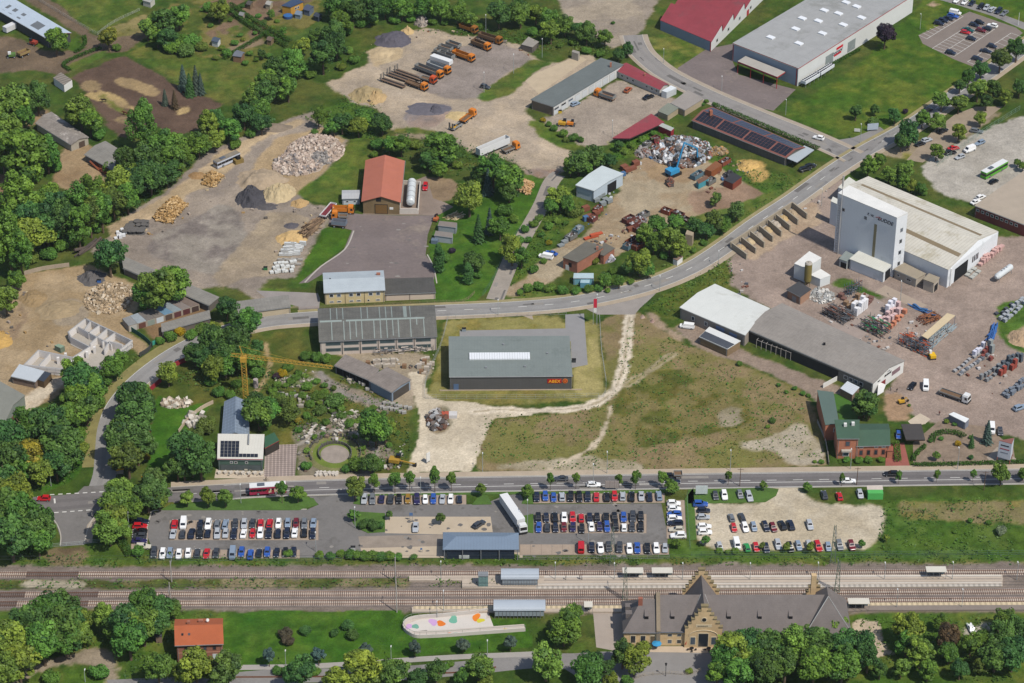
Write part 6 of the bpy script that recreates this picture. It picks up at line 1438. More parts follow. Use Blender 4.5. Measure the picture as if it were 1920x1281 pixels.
def blot(cx,cy,rx,ry,hx,seed,rot=0):
 r=random.Random(seed);c=G(cx,cy);q=[]
 for k in range(20):
  a=k*math.pi/10;rr=1+.18*math.sin(2*a+seed)+.12*math.sin(3*a+seed*2)
  x,y=math.cos(a)*rx/6.8*rr,math.sin(a)*ry/3.9*rr
  q.append((c.x+x*math.cos(rot)-y*math.sin(rot),c.y+x*math.sin(rot)+y*math.cos(rot),.075+seed*.002))
 mb=MB();mb.poly(q);mb.build('painted_blot',M('paint_'+hx,hx,var=.05),T)
mb=MB();q=[G(*v)for v in P('765,1185 764,1170 785,1162 830,1158 880,1153 912,1150 912,1170 860,1177 800,1182')];mb.poly([(v.x,v.y,.065)for v in q]);mb.build('inner_bank',RW,T)
blot(767,1175,6,5,'cca4d0',1);blot(779,1175,6,4.5,'74a894',2);blot(812,1167,8,6,'cca4d0',3);blot(827,1169.5,9,4.5,'e07a28',4);blot(850,1162.5,9,6,'74b098',5);blot(893,1158,7.5,6.5,'e8842c',6);blot(901,1164,7,4,'d4c83c',7);blot(843,1189,5,2.5,'e07a48',8);blot(858,1188,7,2,'74a894',9);blot(950,1181,7,1.6,'e0c040',10)
# --- gardens at the upper left: sheds
def shed(lab,c4,h,rh,wh,rise=.5):return hall('garden_shed',lab,'shed',c4,h,M('gs_roof_'+rh,rh,var=.12),M('gs_wall_'+wh,wh,var=.1),rise=rise,over=.2)
shed('white garden shed with dark blue roof among bushes','397,77 408,80 413,73 403,70',2.2,'4c5868','d8dcd8');shed('timber garden shed on posts with grey roof','437,105 452,107 458,99 445,95',2.6,'70747c','8a6c50')
T,Q=hall('garden_house','yellow timber garden house with dark blue flat roof','house','529,11 545,14 568,4 552,-2',3.4,M('gs_roof_3a4c68','3a4c68'),M('yellow_timber','c8963c',var=.08),over=.2);row(T,Q[1],Q[2],(.4,.6),1.4,1.0,1.2)
shed('blue-grey garden cabin right of the yellow house','569,18 580,21 588,13 577,9',2.3,'4c5468','6c7888');shed('small dark shed in the tree shade by the cabins','588,30 597,33 603,27 594,24',2.0,'3c4450','4c5460');shed('little grey play house on the garden lawn','553,27 563,29 567,23 558,20',1.8,'788898','8a98a0')
shed('pale garden cabin at the top edge','268,1 282,5 290,-2 276,-7',2.4,'a8a8a0','c8c4b8')
p=G(540,33);T=MB();T.tube((p.x,p.y,0),(p.x,p.y,1.0),1.9,n=20);T.tube((p.x,p.y,1.0),(p.x,p.y,1.06),1.7,n=20,mi=1);tag(T.build('paddling_pool',[M('pool_blue','34507c'),M('pool_water','3c70a8',rough=.1)],origin=p),'round blue garden pool on the lawn','pool')
# ------------------------------------------------------------------ vehicles
PAINT=M('car_paint','ffffff',rough=.3,spec=.55,var=.03,objcol=True);TYRE=M('tyre','1a1a1a',var=.1);RIM=M('wheel_rim','9a9c9e',rough=.4,var=.05)
CGLASS=M('car_glass','14181e',rough=.08,spec=.7,var=.03);LAMP=M('headlamp','e4e6e8',rough=.15,spec=.6,var=.02)
CC={'N':('1c2438','navy blue'),'K':('17181b','black'),'G':('404348','dark grey'),'M':('74787c','grey'),'S':('a8acb0','silver'),'L':('8a9aac','silver-blue'),'W':('ecebe8','white'),'R':('b81c24','bright red'),'D':('701c24','dark red'),'B':('2c54a0','bright blue'),'P':('2a2450','purple-blue'),'Y':('9c7830','gold'),'V':('2e9448','green'),'C':('cfc8b4','cream'),'T':('1c5450','teal'),'O':('a85c34','orange-brown')}
def wheel_mesh(r=.32,w=.22):
 mb=MB();mb.tube((0,-w/2,0),(0,w/2,0),r,n=12,mi=0);mb.tube((0,-w/2-.01,0),(0,w/2+.01,0),r*.6,n=10,mi=1);return mb.build('wheel',[TYRE,RIM],link=False).data
WHEEL=wheel_mesh();TWHEEL=wheel_mesh(.5,.3)
def car_proto(kind):
 L2,zb,zr,xr0,xr1,xf1,xf0,hw={'h':(2.05,.92,1.47,-1.93,-1.5,.2,.98,.88),'s':(2.3,.92,1.43,-1.6,-.95,.15,.95,.9),'e':(2.3,.93,1.47,-2.15,-1.75,.15,.98,.9),'u':(2.2,1.02,1.66,-2.05,-1.7,.2,.95,.93),'v':(2.5,1.1,1.95,-2.42,-2.3,1.15,1.85,.96)}[kind]
 T=bpy.data.objects.new('parked_car' if kind!='v' else 'parked_van',None);T.empty_display_size=.3
 rings=[]
 hz=zb-.02
 for x,zl,zt,w in((-1,.4,.8,.8),(-.96,.27,.97,.92),(-.6,.22,1.0,.98),(0,.22,1.0,1.0),(.4,.22,.98,.99),(.72,.22,.89,.96),(.93,.27,.80,.9),(1,.4,.68,.76)):
  X,t,W_=x*L2,zt*hz,w*hw
  if kind=='v' and x>.6:t=max(t,.95*hz)
  rings.append([(X,-W_*.93,zl),(X,-W_,zl+.22),(X,-W_,t-.12),(X,-W_*.88,t),(X,W_*.88,t),(X,W_,t-.12),(X,W_,zl+.22),(X,W_*.93,zl)])
 mb=MB()
 for a,b in zip(rings,rings[1:]):
  for i in range(8):mb.quad(a[i],b[i],b[(i+1)%8],a[(i+1)%8])
 mb.poly(rings[0]);mb.poly(rings[-1][::-1])
 bw,tw=hw*.9,hw*(.70 if kind!='v' else .82)
 c=[(xr0,-bw,zb-.04),(xf0,-bw,zb-.04),(xf0,bw,zb-.04),(xr0,bw,zb-.04),(xr1,-tw,zr),(xf1,-tw,zr),(xf1,tw,zr),(xr1,tw,zr)]
 V_=[Vector(p)for p in c]
 mb.quad(V_[0],V_[1],V_[5],V_[4]);mb.quad(V_[1],V_[2],V_[6],V_[5]);mb.quad(V_[2],V_[3],V_[7],V_[6]);mb.quad(V_[3],V_[0],V_[4],V_[7])
 mb.slab(V_[4],V_[5],V_[6],V_[7],.03)
 def add(nm,m,mats=None):
  o=m.build(nm,mats,link=False)if isinstance(m,MB)else bpy.data.objects.new(nm,m);col.objects.link(o);o.parent=T;return o
 add('body',mb,PAINT)
 def win(nm,i,j,k,l,mx=.09,my=.12):
  a,b,c_,d=V_[i],V_[j],V_[k],V_[l];n=(b-a).cross(d-a).normalized()*.015
  f=lambda u,v:a.lerp(b,u).lerp(d.lerp(c_,u),v)+n
  m=MB();m.quad(f(mx,my+.1),f(1-mx,my+.1),f(1-mx,1-my),f(mx,1-my));add(nm,m,CGLASS)
 win('windscreen',1,2,6,5);win('rear_window',3,0,4,7)
 if kind=='v':
  win('side_window',0,1,5,4,.72/1,.3)if False else None
 else:
  win('side_window',0,1,5,4,.1);win('side_window',2,3,7,6,.1)
 for sx in(-.62,.62):
  for sy in(-1,1):
   o=add('wheel',WHEEL);o.location=(sx*L2,sy*(hw-.1),.32)
 for sy in(-1,1):
  m=MB();m.box(L2*.965,sy*hw*.66,hz*.66,.12,.34,.14);add('headlight',m,LAMP)
 col.objects.link(T);return T
PROTO={k:car_proto(k)for k in 'hseuv'}
USED=set()
def place(kind,x,y,rz):
 if kind in USED:t=copy_tree(PROTO[kind])
 else:t=PROTO[kind];USED.add(kind)
 p=G(x,y,.5)
 t.location=(p.x,p.y,0.03);t.rotation_euler=(0,0,rz);return t
def cars(s,where,group,head=-90,dx=None):
 """'x,y,colour[type][angle]' for every parked car; heading in degrees, towards the camera by default"""
 items=[]
 for q in s.split():
  f=q.split(',');x,y,cc=float(f[0]),float(f[1]),f[2];r=random.Random(int(x*13+y*7))
  kd=cc[1]if len(cc)>1 else r.choice('hhhseeu');a=float(f[3])if len(f)>3 else head
  hexc,nm=CC[cc[0]]
  t=place(kd,x+r.uniform(-.6,.6),y+r.uniform(-.5,.5),R(a+r.uniform(-3,3))+(math.pi if(len(f)<=3 and r.random()<.22)else 0))
  k=r.uniform(.94,1.06);t.scale=(k*r.uniform(.94,1.05),k,k*r.uniform(.95,1.06))
  b=alb(hexc,1.15 if cc[0]in 'WSRB' else 1.0)
  for ch in t.children:
   if ch.name.startswith('body'):ch.color=b
  tag(t,None,'van' if kd=='v' else 'car')
  items.append((t,nm+(' van' if kd=='v' else ' car')))
 ordinal_labels(items,where,group)
cars('327,984,R 344,983,Wv 376,984,N 391,984,W 407,984,M 423,984,L 441,984,G 458,983,S 474,983,G 489,982,R 506,982,R 522,982,W 539,982,L 555,982,D 571,983,M 588,982,L','in the upper middle row of the left car park','upper middle row of the left car park')
cars('324,1002,S 342,1002,G 359,1001,N 375,1001,K 390,1001,N 407,1001,S 423,1001,S 439,1001,N 457,1001,W 473,1001,R 488,1000,W 504,1001,N 521,1001,N 538,1001,N 553,1000,W 570,1000,K 586,1001,N','in the lower middle row of the left car park','lower middle row of the left car park')
cars('288,1037,G 305,1039,W 319,1039,L 336,1040,W 353,1038,W 370,1038,G 387,1039,R 405,1038,G 436,1039,Lv 453,1036,B 470,1040,B 486,1037,N 501,1037,B 519,1037,N 535,1037,K 551,1036,N','in the bottom row of the left car park','bottom row of the left car park')
cars('265,978,N 263,987,R 263,997,K 262,1005,G 261,1015,P 268,1025,C','in the short side column at the left car park','side column of the left car park',head=0)
cars('683,937,S 698,937,M 716,936,P 732,936,G 748,937,K 765,936,Y 781,937,P 797,937,W 813,937,B 829,936,S 845,936,W 861,936,N','in the row along the road, middle section','roadside row of the middle car park')
cars('1006,933,N 1022,932,B 1038,933,B 1054,932,S 1070,932,K 1086,932,K 1102,932,N 1118,932,R 1137,933,K 1152,932,R 1168,931,S 1184,932,K 1203,931,S 1218,932,N 1235,930,L','in the top row of the right car park','top row of the right car park')
cars('1009,972,K 1024,972,N 1040,970,K 1058,972,W 1074,972,R 1090,972,R 1105,972,N 1120,972,K 1136,972,K 1152,971,K 1169,971,B 1186,970,G 1201,970,K','in the upper middle row of the right car park','upper middle row of the right car park')
cars('1010,990,B 1026.5,990,G 1042,990,N 1057,990,D 1074,990,P 1091,992,K 1109,989,W 1124,989,P 1138,988,B 1154,988,K 1170,989,W 1185.5,989,G 1201,989,K','in the lower middle row of the right car park','lower middle row of the right car park')
cars('1089,1028,Rv 1109,1028,N 1126,1028,W 1142,1027,G 1162,1028,G 1180,1030,W 1195,1028,B 1214,1029,K 1230,1029,W 1247,1029,S','in the bottom row of the right car park','bottom row of the right car park')
cars('1263.5,945,Wu 1264,954,W 1264,964,B 1265,973,Wu 1266,982,N 1269,993,C 1272,1005,W','in the side column right of the car park','side column right of the car park',head=180)
cars('1313,946,B 1319,958,N 1319,970,S 1321,987,W 1322,999,Wu','in the column left of the gravel lot','column left of the gravel lot',head=2)
cars('1341,930,G 1358,929,W 1387,928,M 1405,931,S 1546,929,G 1574,931,R 1612,927,S','in the top row of the gravel lot','top row of the gravel lot',head=-84)
cars('1371,971,M,100 1391,971,G,100 1376,990,R,-82 1397,990,W,-82 1413,989,L,-82 1435,988,N,-80 1450,989,D,-80 1466.6,985,K,100 1482.6,985,N,100 1518,985,S,-86','in the middle of the gravel lot','middle of the gravel lot')
cars('1349,1026,S 1381,1022,Wv 1401,1027,V 1418,1027,R 1437,1028,N 1459,1022,Se 1481,1027,K 1497,1024,L 1516,1023,S 1534,1025,R 1553,1026,L 1574,1023,M 1596,1024,D','in the bottom row of the gravel lot','bottom row of the gravel lot',head=-84)
cars('779,989,Ss,-88 898,983,Ge,45 1052,897.5,Gs,180 1113,909,Wh,0 1249,894,Ku,180 1262,903.5,Ns,0 1671,889,Ke,180 1590.6,902.5,Ws,0 82,935,Rh,180','on the station road or plaza','cars on the station road and plaza')
cars('1760,44,N 1769,39,N 1778,35,N 1787,30,B 1791,24,Wv 1815,57,T 1810,61,Rh 1821,73,N 1782,99,N','in the left bays of the works car park','left bays of the works car park',head=-28)
cars('1827,47,N 1836,42,K 1840,57,D 1850,54,N 1861,49,Wu 1833,111,N 1849,96,N 1860,87,N','in the right bays of the works car park','right bays of the works car park',head=-28)
cars('1794,1,W 1809,4,W 1822,6,N 1839,12,K 1849,15,S 1860,18,S 1872,21,N 1883,25,M','in the row on the grass at the top edge','grass-edge row at the top',head=-122)
cars('1768,246,K,40 1738,263,S,30 1787,279,R,20 1831,246,M,-20 1740,206,K,30 1782,287,K,20 1725,270,K,30','under the trees of the shaded car park','cars in the shaded car park')
cars('1800,295,S,215 1818,281,Wv,215 1836.7,268,L,215','along the fence of the bus yard','cars along the bus yard fence')
cars('1863,340,K,40 1829,379,W,35 1839,371,W,35','beside the brick bus garage','cars at the bus garage')
cars('1534.6,259,Wu,150 1510,318,Ku,30 1520,312,Ku,30','near the street corner','cars near the street corner')
cars('1177,169,Ou,60 1216,182.5,Ks,35 1078,195,Lh,40 909.7,164,Gu,-25','around the depot yards','cars around the depot')
cars('1024,482,Wv,160 1034,475,B,150 1288,613,Wv,165 1711,724,Ks,240 1736,725,Wv,-100 1876,810,Gh,-95 1685,816,B,-95 797,351,Ru,-95 1821,1178,Ws,100 1860,805,Wv,-95 1912,765,L,30','parked by a building away from the car parks','cars parked singly')
# ---- lorries
ORANGE=M('lorry_orange','dc842c',rough=.45,var=.1);CHAS=M('chassis_dark','2c2a28',var=.15);RUSTBED=M('worn_tipper','7a6048',var=.3,sc2=3);GREYBED=M('grey_tipper','8c8c88',var=.15);LWHITE=M('lorry_white','e6e6e4',var=.05,rough=.4)
def ends(x0,y0,x1,y1):
 a,b=G(x0,y0),G(x1,y1);d=b-a;return a,b,math.atan2(d.y,d.x),d.length
def loc_build(mb,nm,mats,T):
 o=mb.build(nm,mats);o.parent=T;return o
def wheels(T,xs,y=1.0,r=.5):
 for x in xs:
  for s in(-1,1):
   o=bpy.data.objects.new('wheel',TWHEEL);col.objects.link(o);o.parent=T;o.location=(x,s*y,.5)
def openbox(x0,x1,w,z0,h,t=.12,lean=.0):
 mb=MB();mb.box((x0+x1)/2,0,z0,x1-x0,w,.15,0,1)
 for s in(-1,1):mb.box((x0+x1)/2,s*(w/2-t/2),z0+.151,x1-x0,t,h)
 for x in(x0+t/2,x1-t/2):mb.box(x,0,z0+.151,t,w-2*t-.004,h*1.06)
 return mb
def cab(T,x,mat,h=2.9,w=2.4,Lc=2.1):
 mb=MB();pr=[(x-Lc,.7),(x-.05,.7),(x,1.4),(x-.25,h),(x-Lc,h)]
 a=[Vector((p,-w/2,q))for p,q in pr];b=[Vector((p,w/2,q))for p,q in pr]
 mb.poly(a);mb.poly(b[::-1])
 for i in range(5):mb.quad(a[i],b[i],b[(i+1)%5],a[(i+1)%5])
 mb.box(x-Lc*.55,0,h+.002,Lc*.8,w*.8,.28)
 c=loc_build(mb,'cab',mat,T)
 mb=MB();f=lambda y,u:Vector((x-.25*u+.02,y,1.4+(h-1.4)*u));mb.quad(f(-w*.44,.12),f(w*.44,.12),f(w*.44,.8),f(-w*.44,.8));o=mb.build('windscreen',CGLASS);o.parent=c
 for s in(-1,1):
  mb=MB();y=s*(w/2+.012);mb.quad((x-1.2,y,1.6),(x-.3,y,1.6),(x-.45,y,2.5),(x-1.2,y,2.5));o=mb.build('side_window',CGLASS);o.parent=c
 mb=MB();mb.box(x+.02,0,.45,.25,w*.98,.5);o=mb.build('bumper',CHAS);o.parent=c
def tipper(label,a,cabmat=ORANGE,bed=RUSTBED,bedin=None,name='tipper_lorry',crane=False,flat=False,Lmin=None,group='orange lorries of the haulage yard'):
 p,q,rz,L=ends(*a);c=(p+q)/2;T=thing(name,label,'lorry',(c.x,c.y,0),rz if rz else .001,group)
 h=L/2
 loc_build(MB().box(0,0,.65,L-.6,1.0,.4),'chassis',CHAS,T);cab(T,h,cabmat)
 if flat:loc_build(openbox(-h,h-2.5,2.45,1.1,.45),'loading_bed',[bed,bedin or RUSTBED],T)
 else:loc_build(openbox(-h,h-2.4,2.45,1.1,1.25),'tipper_body',[bed,bedin or RUSTBED],T)
 if crane:
  mb=MB();mb.bar((h-2.8,0,1.2),(h-2.8,0,3.4),.3);mb.bar((h-2.8,0,3.4),(h-5.6,.4,2.4),.22);mb.bar((h-5.6,.4,2.4),(h-4.0,.2,1.9),.18);loc_build(mb,'crane_arm',CHAS,T)
 wheels(T,[h-1.2]+([h-2.9]if L>8 else[])+[-h+1.0,-h+2.2]);return T
def trailer(label,a,kind,mat,mat2=None,h=2.0,name='lorry_trailer',z0=1.1,group='trailers in the haulage yard'):
 p,q,rz,L=ends(*a);c=(p+q)/2;T=thing(name,label,'trailer',(c.x,c.y,0),rz if rz else .001,group);x=L/2
 loc_build(MB().box(0,0,.7,L-.3,.9,.35),'chassis',CHAS,T)
 if kind=='open':loc_build(openbox(-x,x,2.5,z0,h),'tipper_body',[mat,mat2 or RUSTBED],T)
 elif kind=='box':loc_build(MB().box(0,0,z0,L,2.55,h),'box_body',mat,T)
 elif kind=='low':
  loc_build(MB().box(0,0,.75,L,2.5,.25),'deck',mat,T)
  for s in(-.75,.75):
   mb=MB();mb.box(-x+.3,s,.9,.25,.7,2.4,0);loc_build(mb,'ramp',M('ramp_grey','8a8278',var=.2),T)
 wheels(T,[-x+1.2,-x+2.4,-x+3.6]if L>6 else[-x+1,x-1]);return T
tipper('orange crane lorry at the front end of the low trailers',(763,158,800,171),crane=True,flat=True)
trailer('brown low loader behind the orange crane lorry',(716,151,759,166),'low',M('brown_deck','7c6654',var=.2))
trailer('brown low loader without a lorry, second from the left',(728,141,774,157),'low',M('brown_deck','7c6654'))
trailer('grey-brown low loader hitched to the red-orange tractor',(742,135,790,152),'low',M('brown_deck','7c6654'))
tipper('red-orange tractor of the low loader',(789,150,817,158),M('lorry_red_orange','d0582c',rough=.45),GREYBED,flat=True)
tipper('orange tractor with a brown tipper trailer',(781,130,829,148),ORANGE,GREYBED);tipper('orange tractor with a grey covered trailer',(803,125,843,140),ORANGE,M('grey_sheeted','9ca0a2'),M('grey_sheeted','9ca0a2'))
trailer('white-covered trailer in the middle of the lorry row',(810,114,846,126),'box',LWHITE,h=1.6);trailer('brown open tipper trailer behind the white-covered one',(823,106,850,116),'open',GREYBED,h=1.5)
for lab,a in(('small open trailer with an orange-brown bed',(816,100,838,106)),('small grey open trailer, middle of three',(824,93,847,100)),('small open trailer with a red-brown bed, top of three',(839,86,862,94))):trailer(lab,a,'open',GREYBED,h=1.1)
tipper('all-orange tipper lorry in the middle of the yard',(851,104,888,117),ORANGE,ORANGE);tipper('orange lorry with a brown tipper, upper right of the yard',(886,84,918,96),ORANGE,RUSTBED)
tipper('dirty orange-brown old lorry at the top hedge',(899,71,940,84),M('old_orange','a0682c',var=.3),RUSTBED);tipper('rusty brown old lorry in the bushes at the top',(864,54,894,64),M('old_orange','a0682c'),M('old_orange','a0682c'))
tipper('orange lorry pulling a digger trailer',(866,233,889,216),ORANGE,ORANGE,flat=True);trailer('grey low trailer carrying a yellow mini digger',(845,246,864,235),'low',GREYBED)
trailer('long white open semi-trailer with a grey interior',(896,296,952,272),'open',LWHITE,M('grey_inside','8a8c8e'),h=2.5);tipper('orange tractor unit in front of the white semi-trailer',(943,289,972,278),ORANGE,GREYBED,flat=True)
tipper('orange tipper lorry in the depot courtyard',(1152,191,1116,179),ORANGE,GREYBED,M('bed_sand','b0743c',var=.2));tipper('orange tipper lorry beside the timber hall',(624,399,664,400),ORANGE,ORANGE)
tipper('orange crew-cab pickup below the tipper lorry',(652,411,622,410),ORANGE,GREYBED,flat=True);tipper('white flatbed lorry with a blue tail in the building yard',(1762,738,1817,757),LWHITE,GREYBED,flat=True,group='lorries in the building yard')
tipper('white tractor unit of the semi-trailer on the car park',(973,985,982,1003),LWHITE,GREYBED,flat=True,group='white articulated lorry');trailer('long white box trailer parked across the lorry lane',(977,993,944,945),'box',LWHITE,h=2.75,group='white articulated lorry')
trailer('grey tipper trailer and hopper beside the grass wedge',(623,424,650,427),'open',M('hopper_grey','7c8490'),M('hopper_in','8a5a3c'),h=1.4);trailer('flat orange and white steel trailer frame on the depot verge',(605,412,626,388),'open',LWHITE,M('maroon_load','7a3038'),h=.5)
# tanker trailer
p,q,rz,L=ends(1866,531,1896,509);T=thing('tank_trailer','white rounded silo trailer standing on legs in the building yard','tank trailer',((p.x+q.x)/2,(p.y+q.y)/2,0),rz)
mb=MB();x=L/2
for a,b,ra,rb in((-x,-x+.8,.5,1.1),(-x+.8,x-.8,1.1,1.1),(x-.8,x,1.1,.5)):mb.tube((a,0,2.2),(b,0,2.2),ra,rb,18)
loc_build(mb,'tank',M('tank_white','d4d8d8'),T);mb=MB()
for sx in(-x+1.2,x-1.2):
 for s in(-.8,.8):mb.bar((sx,s,0),(sx,s*.8,1.6),.14)
loc_build(mb,'leg',STEEL,T);mb=MB()
for sx in(-1.5,0,1.5):mb.tube((sx,0,3.25),(sx,0,3.45),.3,n=10)
loc_build(mb,'hatch',STEEL,T)
# buses
def bus(label,a,side,roof,mirror=1,name='bus',band=None,dirty=False,ad=None):
 p,q,rz,L=ends(*a);c=(p+q)/2;T=thing(name,label,'bus',(c.x,c.y,0),rz if rz else .001);x=L/2;w=2.55
 mb=MB();mb.box(0,0,.35,L,w,.95,0,0);mb.box(0,0,2.25,L,w,.55,0,0);mb.box(0,0,1.3,L-.25,w-.3,.95,0,0);loc_build(mb,'body',side,T)
 mb=MB();mb.box(0,0,2.801,L*.985,w*.96,.18,0,0);mb.box(L*.18,0,2.982,2.2,1.4,.22,0,1);loc_build(mb,'roof',[roof,M('bus_roof_unit','5c6470')],T)
 n=6
 for s in(-1,1):
  for i in range(n):
   u0,u1=-x+.15+(L-.3)*i/n,-x+.15+(L-.3)*(i+1)/n-.15;y=s*w/2-s*.01
   loc_build(MB().box((u0+u1)/2,s*(w/2-.09),1.3,u1-u0,.14,.95),'side_window',CGLASS,T)
 loc_build(MB().box(x-.08,0,1.3,.14,w-.2,.95),'windscreen',CGLASS,T);loc_build(MB().box(-x+.08,0,1.3,.14,w-.2,.95),'rear_window',CGLASS,T)
 if ad:
  for s in(-1,1):
   mb=MB();r=random.Random(4)
   for i in range(14):mb.box(-x+.5+i*.42,s*(w/2+.012),.7+r.random()*.5,.5,.02,.5+r.random()*.9,0,r.randrange(4))
   loc_build(mb,'food_picture',[M('ad_dark','4a2c24'),M('ad_orange','d08840'),M('ad_cream','d8c4a4'),M('ad_red','a03038')],T)
 wheels(T,(x-2.6,-x+3.2),1.13);return T
bus('white and crimson city bus with a food picture on the road',(537,921,468,925.5),M('bus_crimson','a83050',rough=.4),LWHITE,ad=True)
bus('bright green and white bus standing in the concrete yard',(1884,313,1843,336),M('bus_green','64b43c',rough=.4),LWHITE)
bus('derelict white bus without glass beside the sand track',(447,297,404,316),M('bus_old_white','c8ccd4',var=.15),M('bus_old_roof','8a8070',var=.25))
tag(MB().box(G(447,305).x,G(447,305).y,0,3.4,2.2,1.6,.6).box(G(447,305).x,G(447,305).y,1.602,1.4,1.4,1.0,.6,1).build('wheel_loader',[M('loader_dirty','8a7440',var=.3),DARK],origin=G(447,305)),'dirty yellow wheel loader behind the derelict bus','loader')
def machine(name,label,cat,x,y,rz,mat,boom=None,s=1.0,tracks=True,cabm=None):
 p=G(x,y);T=thing(name,label,cat,(p.x,p.y,0),R(rz)if rz else .001);T.scale=(s,s,s)
 if tracks:
  for sy in(-.9,.9):
   loc_build(MB().box(0,sy,0,3.4,.55,.8),'track',CHAS,T)
 else:wheels(T,(-1.4,1.4),1.0)
 loc_build(MB().box(-.5,0,.9,3.0,2.2,1.1),'body',mat,T);loc_build(MB().box(.55,.55,2.002,1.3,.95,1.1),'cab',cabm or CGLASS,T)
 if boom:
  mb=MB()
  for a,b in zip(boom,boom[1:]):mb.bar(a,b,.32)
  loc_build(mb,'boom',mat,T);e=Vector(boom[-1]);mb=MB();mb.box(e.x,e.y,e.z-.9,.9,.9,.9);loc_build(mb,'bucket',CHAS,T)
 return T
machine('material_handler','blue scrap excavator with a bent arm and grab','excavator',1263,328,40,M('machine_blue','3c98c8',rough=.4),[(.6,-.3,1.8),(3.0,-.3,8.2),(7.5,-.3,5.0),(7.7,-.3,2.4)],1.45)
machine('mini_digger','yellow mini digger near the villa','digger',1691,756,20,M('machine_yellow','d0a030',rough=.45),[(1,0,1.5),(2.2,0,3.2),(3.4,0,1.4)],.62)
machine('mini_digger','yellow mini digger loaded on the grey low trailer','digger',851,243,40,M('machine_yellow','d0a030'),[(1,0,1.5),(2.2,0,2.6),(3.4,0,1.4)],.6)
machine('wheel_loader','yellow and orange compact loader on the depot verge','loader',1056,236,-10,M('machine_yellow','d0a030'),[(1,0,1.2),(3.4,0,.9)],.9,False);machine('wheel_loader','orange sweeper cart beside the compact loader','loader',1071,236,-10,ORANGE,None,.8,False)
machine('road_grader','old yellow road grader beside the pale track','grader',743,870,-12,M('machine_mustard','b08c34',var=.2),[(1,0,1.4),(4.2,0,1.0),(5.6,0,.9)],1.05,False)
machine('hoist','orange lifting machine at the right edge of the hall yard','hoist',818,414,70,M('machine_dull_orange','b8683c'),[(0,0,1.5),(1,0,3.5)],.7,False)
machine('forklift','yellow forklift with a white roof at the steel racks','forklift',1747,671,100,M('machine_bright_yellow','e8b820'),None,.85,False,WHITE)
machine('tractor','green tractor with a hay trailer on the farm yard','tractor',21,108,190,M('tractor_green','5c7c3c'),None,.9,False,LWHITE);machine('tractor','red and green tractor beside the farm barn','tractor',62,84,150,M('tractor_red_green','a04030'),None,.9,False)
trailer('wooden hay trailer behind the green tractor',(35,109,54,101),'open',M('hay_wood','a08858',var=.2),h=.9,group='farm trailers');tag(MB().box(G(19,58).x,G(19,58).y,.5,5.5,2.3,2.2,.9).build('caravan',M('caravan_white','d8d8d8'),origin=G(19,58)),'white caravan parked along the barn wall','caravan')
trailer('small flat trailer behind the black car on the road',(1263,894.5,1279,894.5),'open',GREYBED,h=.4,group='car trailer')
for lab,x,y in(('motorcycle parked between the white van and navy car',357,982),):
 p=G(x,y);T=thing('motorcycle',lab,'motorcycle',(p.x,p.y,0),.6)
 for sx in(-.7,.7):o=bpy.data.objects.new('wheel',WHEEL);col.objects.link(o);o.parent=T;o.location=(sx,0,.32);o.scale=(1,.6,1)
 loc_build(MB().box(0,0,.45,1.2,.35,.45).box(-.3,0,.902,.7,.3,.12),'body',CHAS,T);mb=MB();mb.tube((.55,-.4,1.0),(.55,.4,1.0),.03,n=5).tube((.7,0,.35),(.5,0,1.0),.05,n=5);loc_build(mb,'handlebar',STEEL,T)
 # ------------------------------------------------------------------ street furniture, heaps, stores, people
GALV=M('galvanised','aab0ae',rough=.5,var=.06);WOODP=M('wooden_pole','6c5444',var=.2)
def lamp_proto(h):
 T=bpy.data.objects.new('street_lamp',None);col.objects.link(T)
 loc_build(MB().tube((0,0,0),(0,0,h),.1,.06,8),'pole',GALV,T);loc_build(MB().tube((0,0,h-.02),(.9,0,h+.15),.04,n=6),'arm',GALV,T)
 loc_build(MB().box(1.1,0,h+.08,.8,.3,.14),'lamp_head',M('lamp_head','d8d8d4'),T);return T
LP=lamp_proto(7.0);first=[LP]
def lamps(s,where,group,rz=90):
 it=[]
 for q in s.split():
  x,y,y2=[float(v)for v in q.split(',')];h=max(3.5,HT(x,y,y2));p=G(x,y)
  t=first.pop()if first else copy_tree(LP)
  t.location=(p.x,p.y,0);t.rotation_euler=(0,0,R(rz));t.scale=(1,1,h/7.0);t['category']='street lamp';it.append((t,'grey street lamp'))
 ordinal_labels(it,where,group)
lamps('96,911.7,875 452,944,913 789,928.6,900 905,884,854 1112,914,875 1138,888,852 1369,883,849 1594.5,880,846.6 1795,880,844','on the station road','lamps on the station road')
lamps('666,990.6,956 592.6,1034.5,1003 989,988,942.6 1103,1020,985 242,990.6,964','in the station car park','lamps in the station car park')
lamps('1244,118.5,94.5 1353,170.6,146 1473,216,190 1725,55,29 1613,268,236','along the upper street','lamps on the upper street')
lamps('907.6,173,139 963,138,105 911,62,31 1016.5,108,76 1148,258,229','around the truck yard','lamps around the truck yard')
lamps('934,591,566 1119,609,557 1237,545.7,521 1347,500,474 1540,386,358','on the sweeping road','lamps on the sweeping road')
lamps('536,1249,1225 733.5,1237,1217 914,1229,1206 160,1279,1261','along the bottom path','lamps on the bottom path')
lamps('1041,1089,1060 1151.7,1089,1061 1279.5,1089,1061 1406,1089,1061 1533,1089,1060 1658,1089,1060 1785,1088,1059 1906,1088,1059 827,1089,1058','on the island platform','lamps on the island platform')
lamps('832,1147,1113 819.5,1158,1133 1681,1141,1110 1803,1140,1110 1688,565,531','on the house platform or yard','lamps on the house platform')
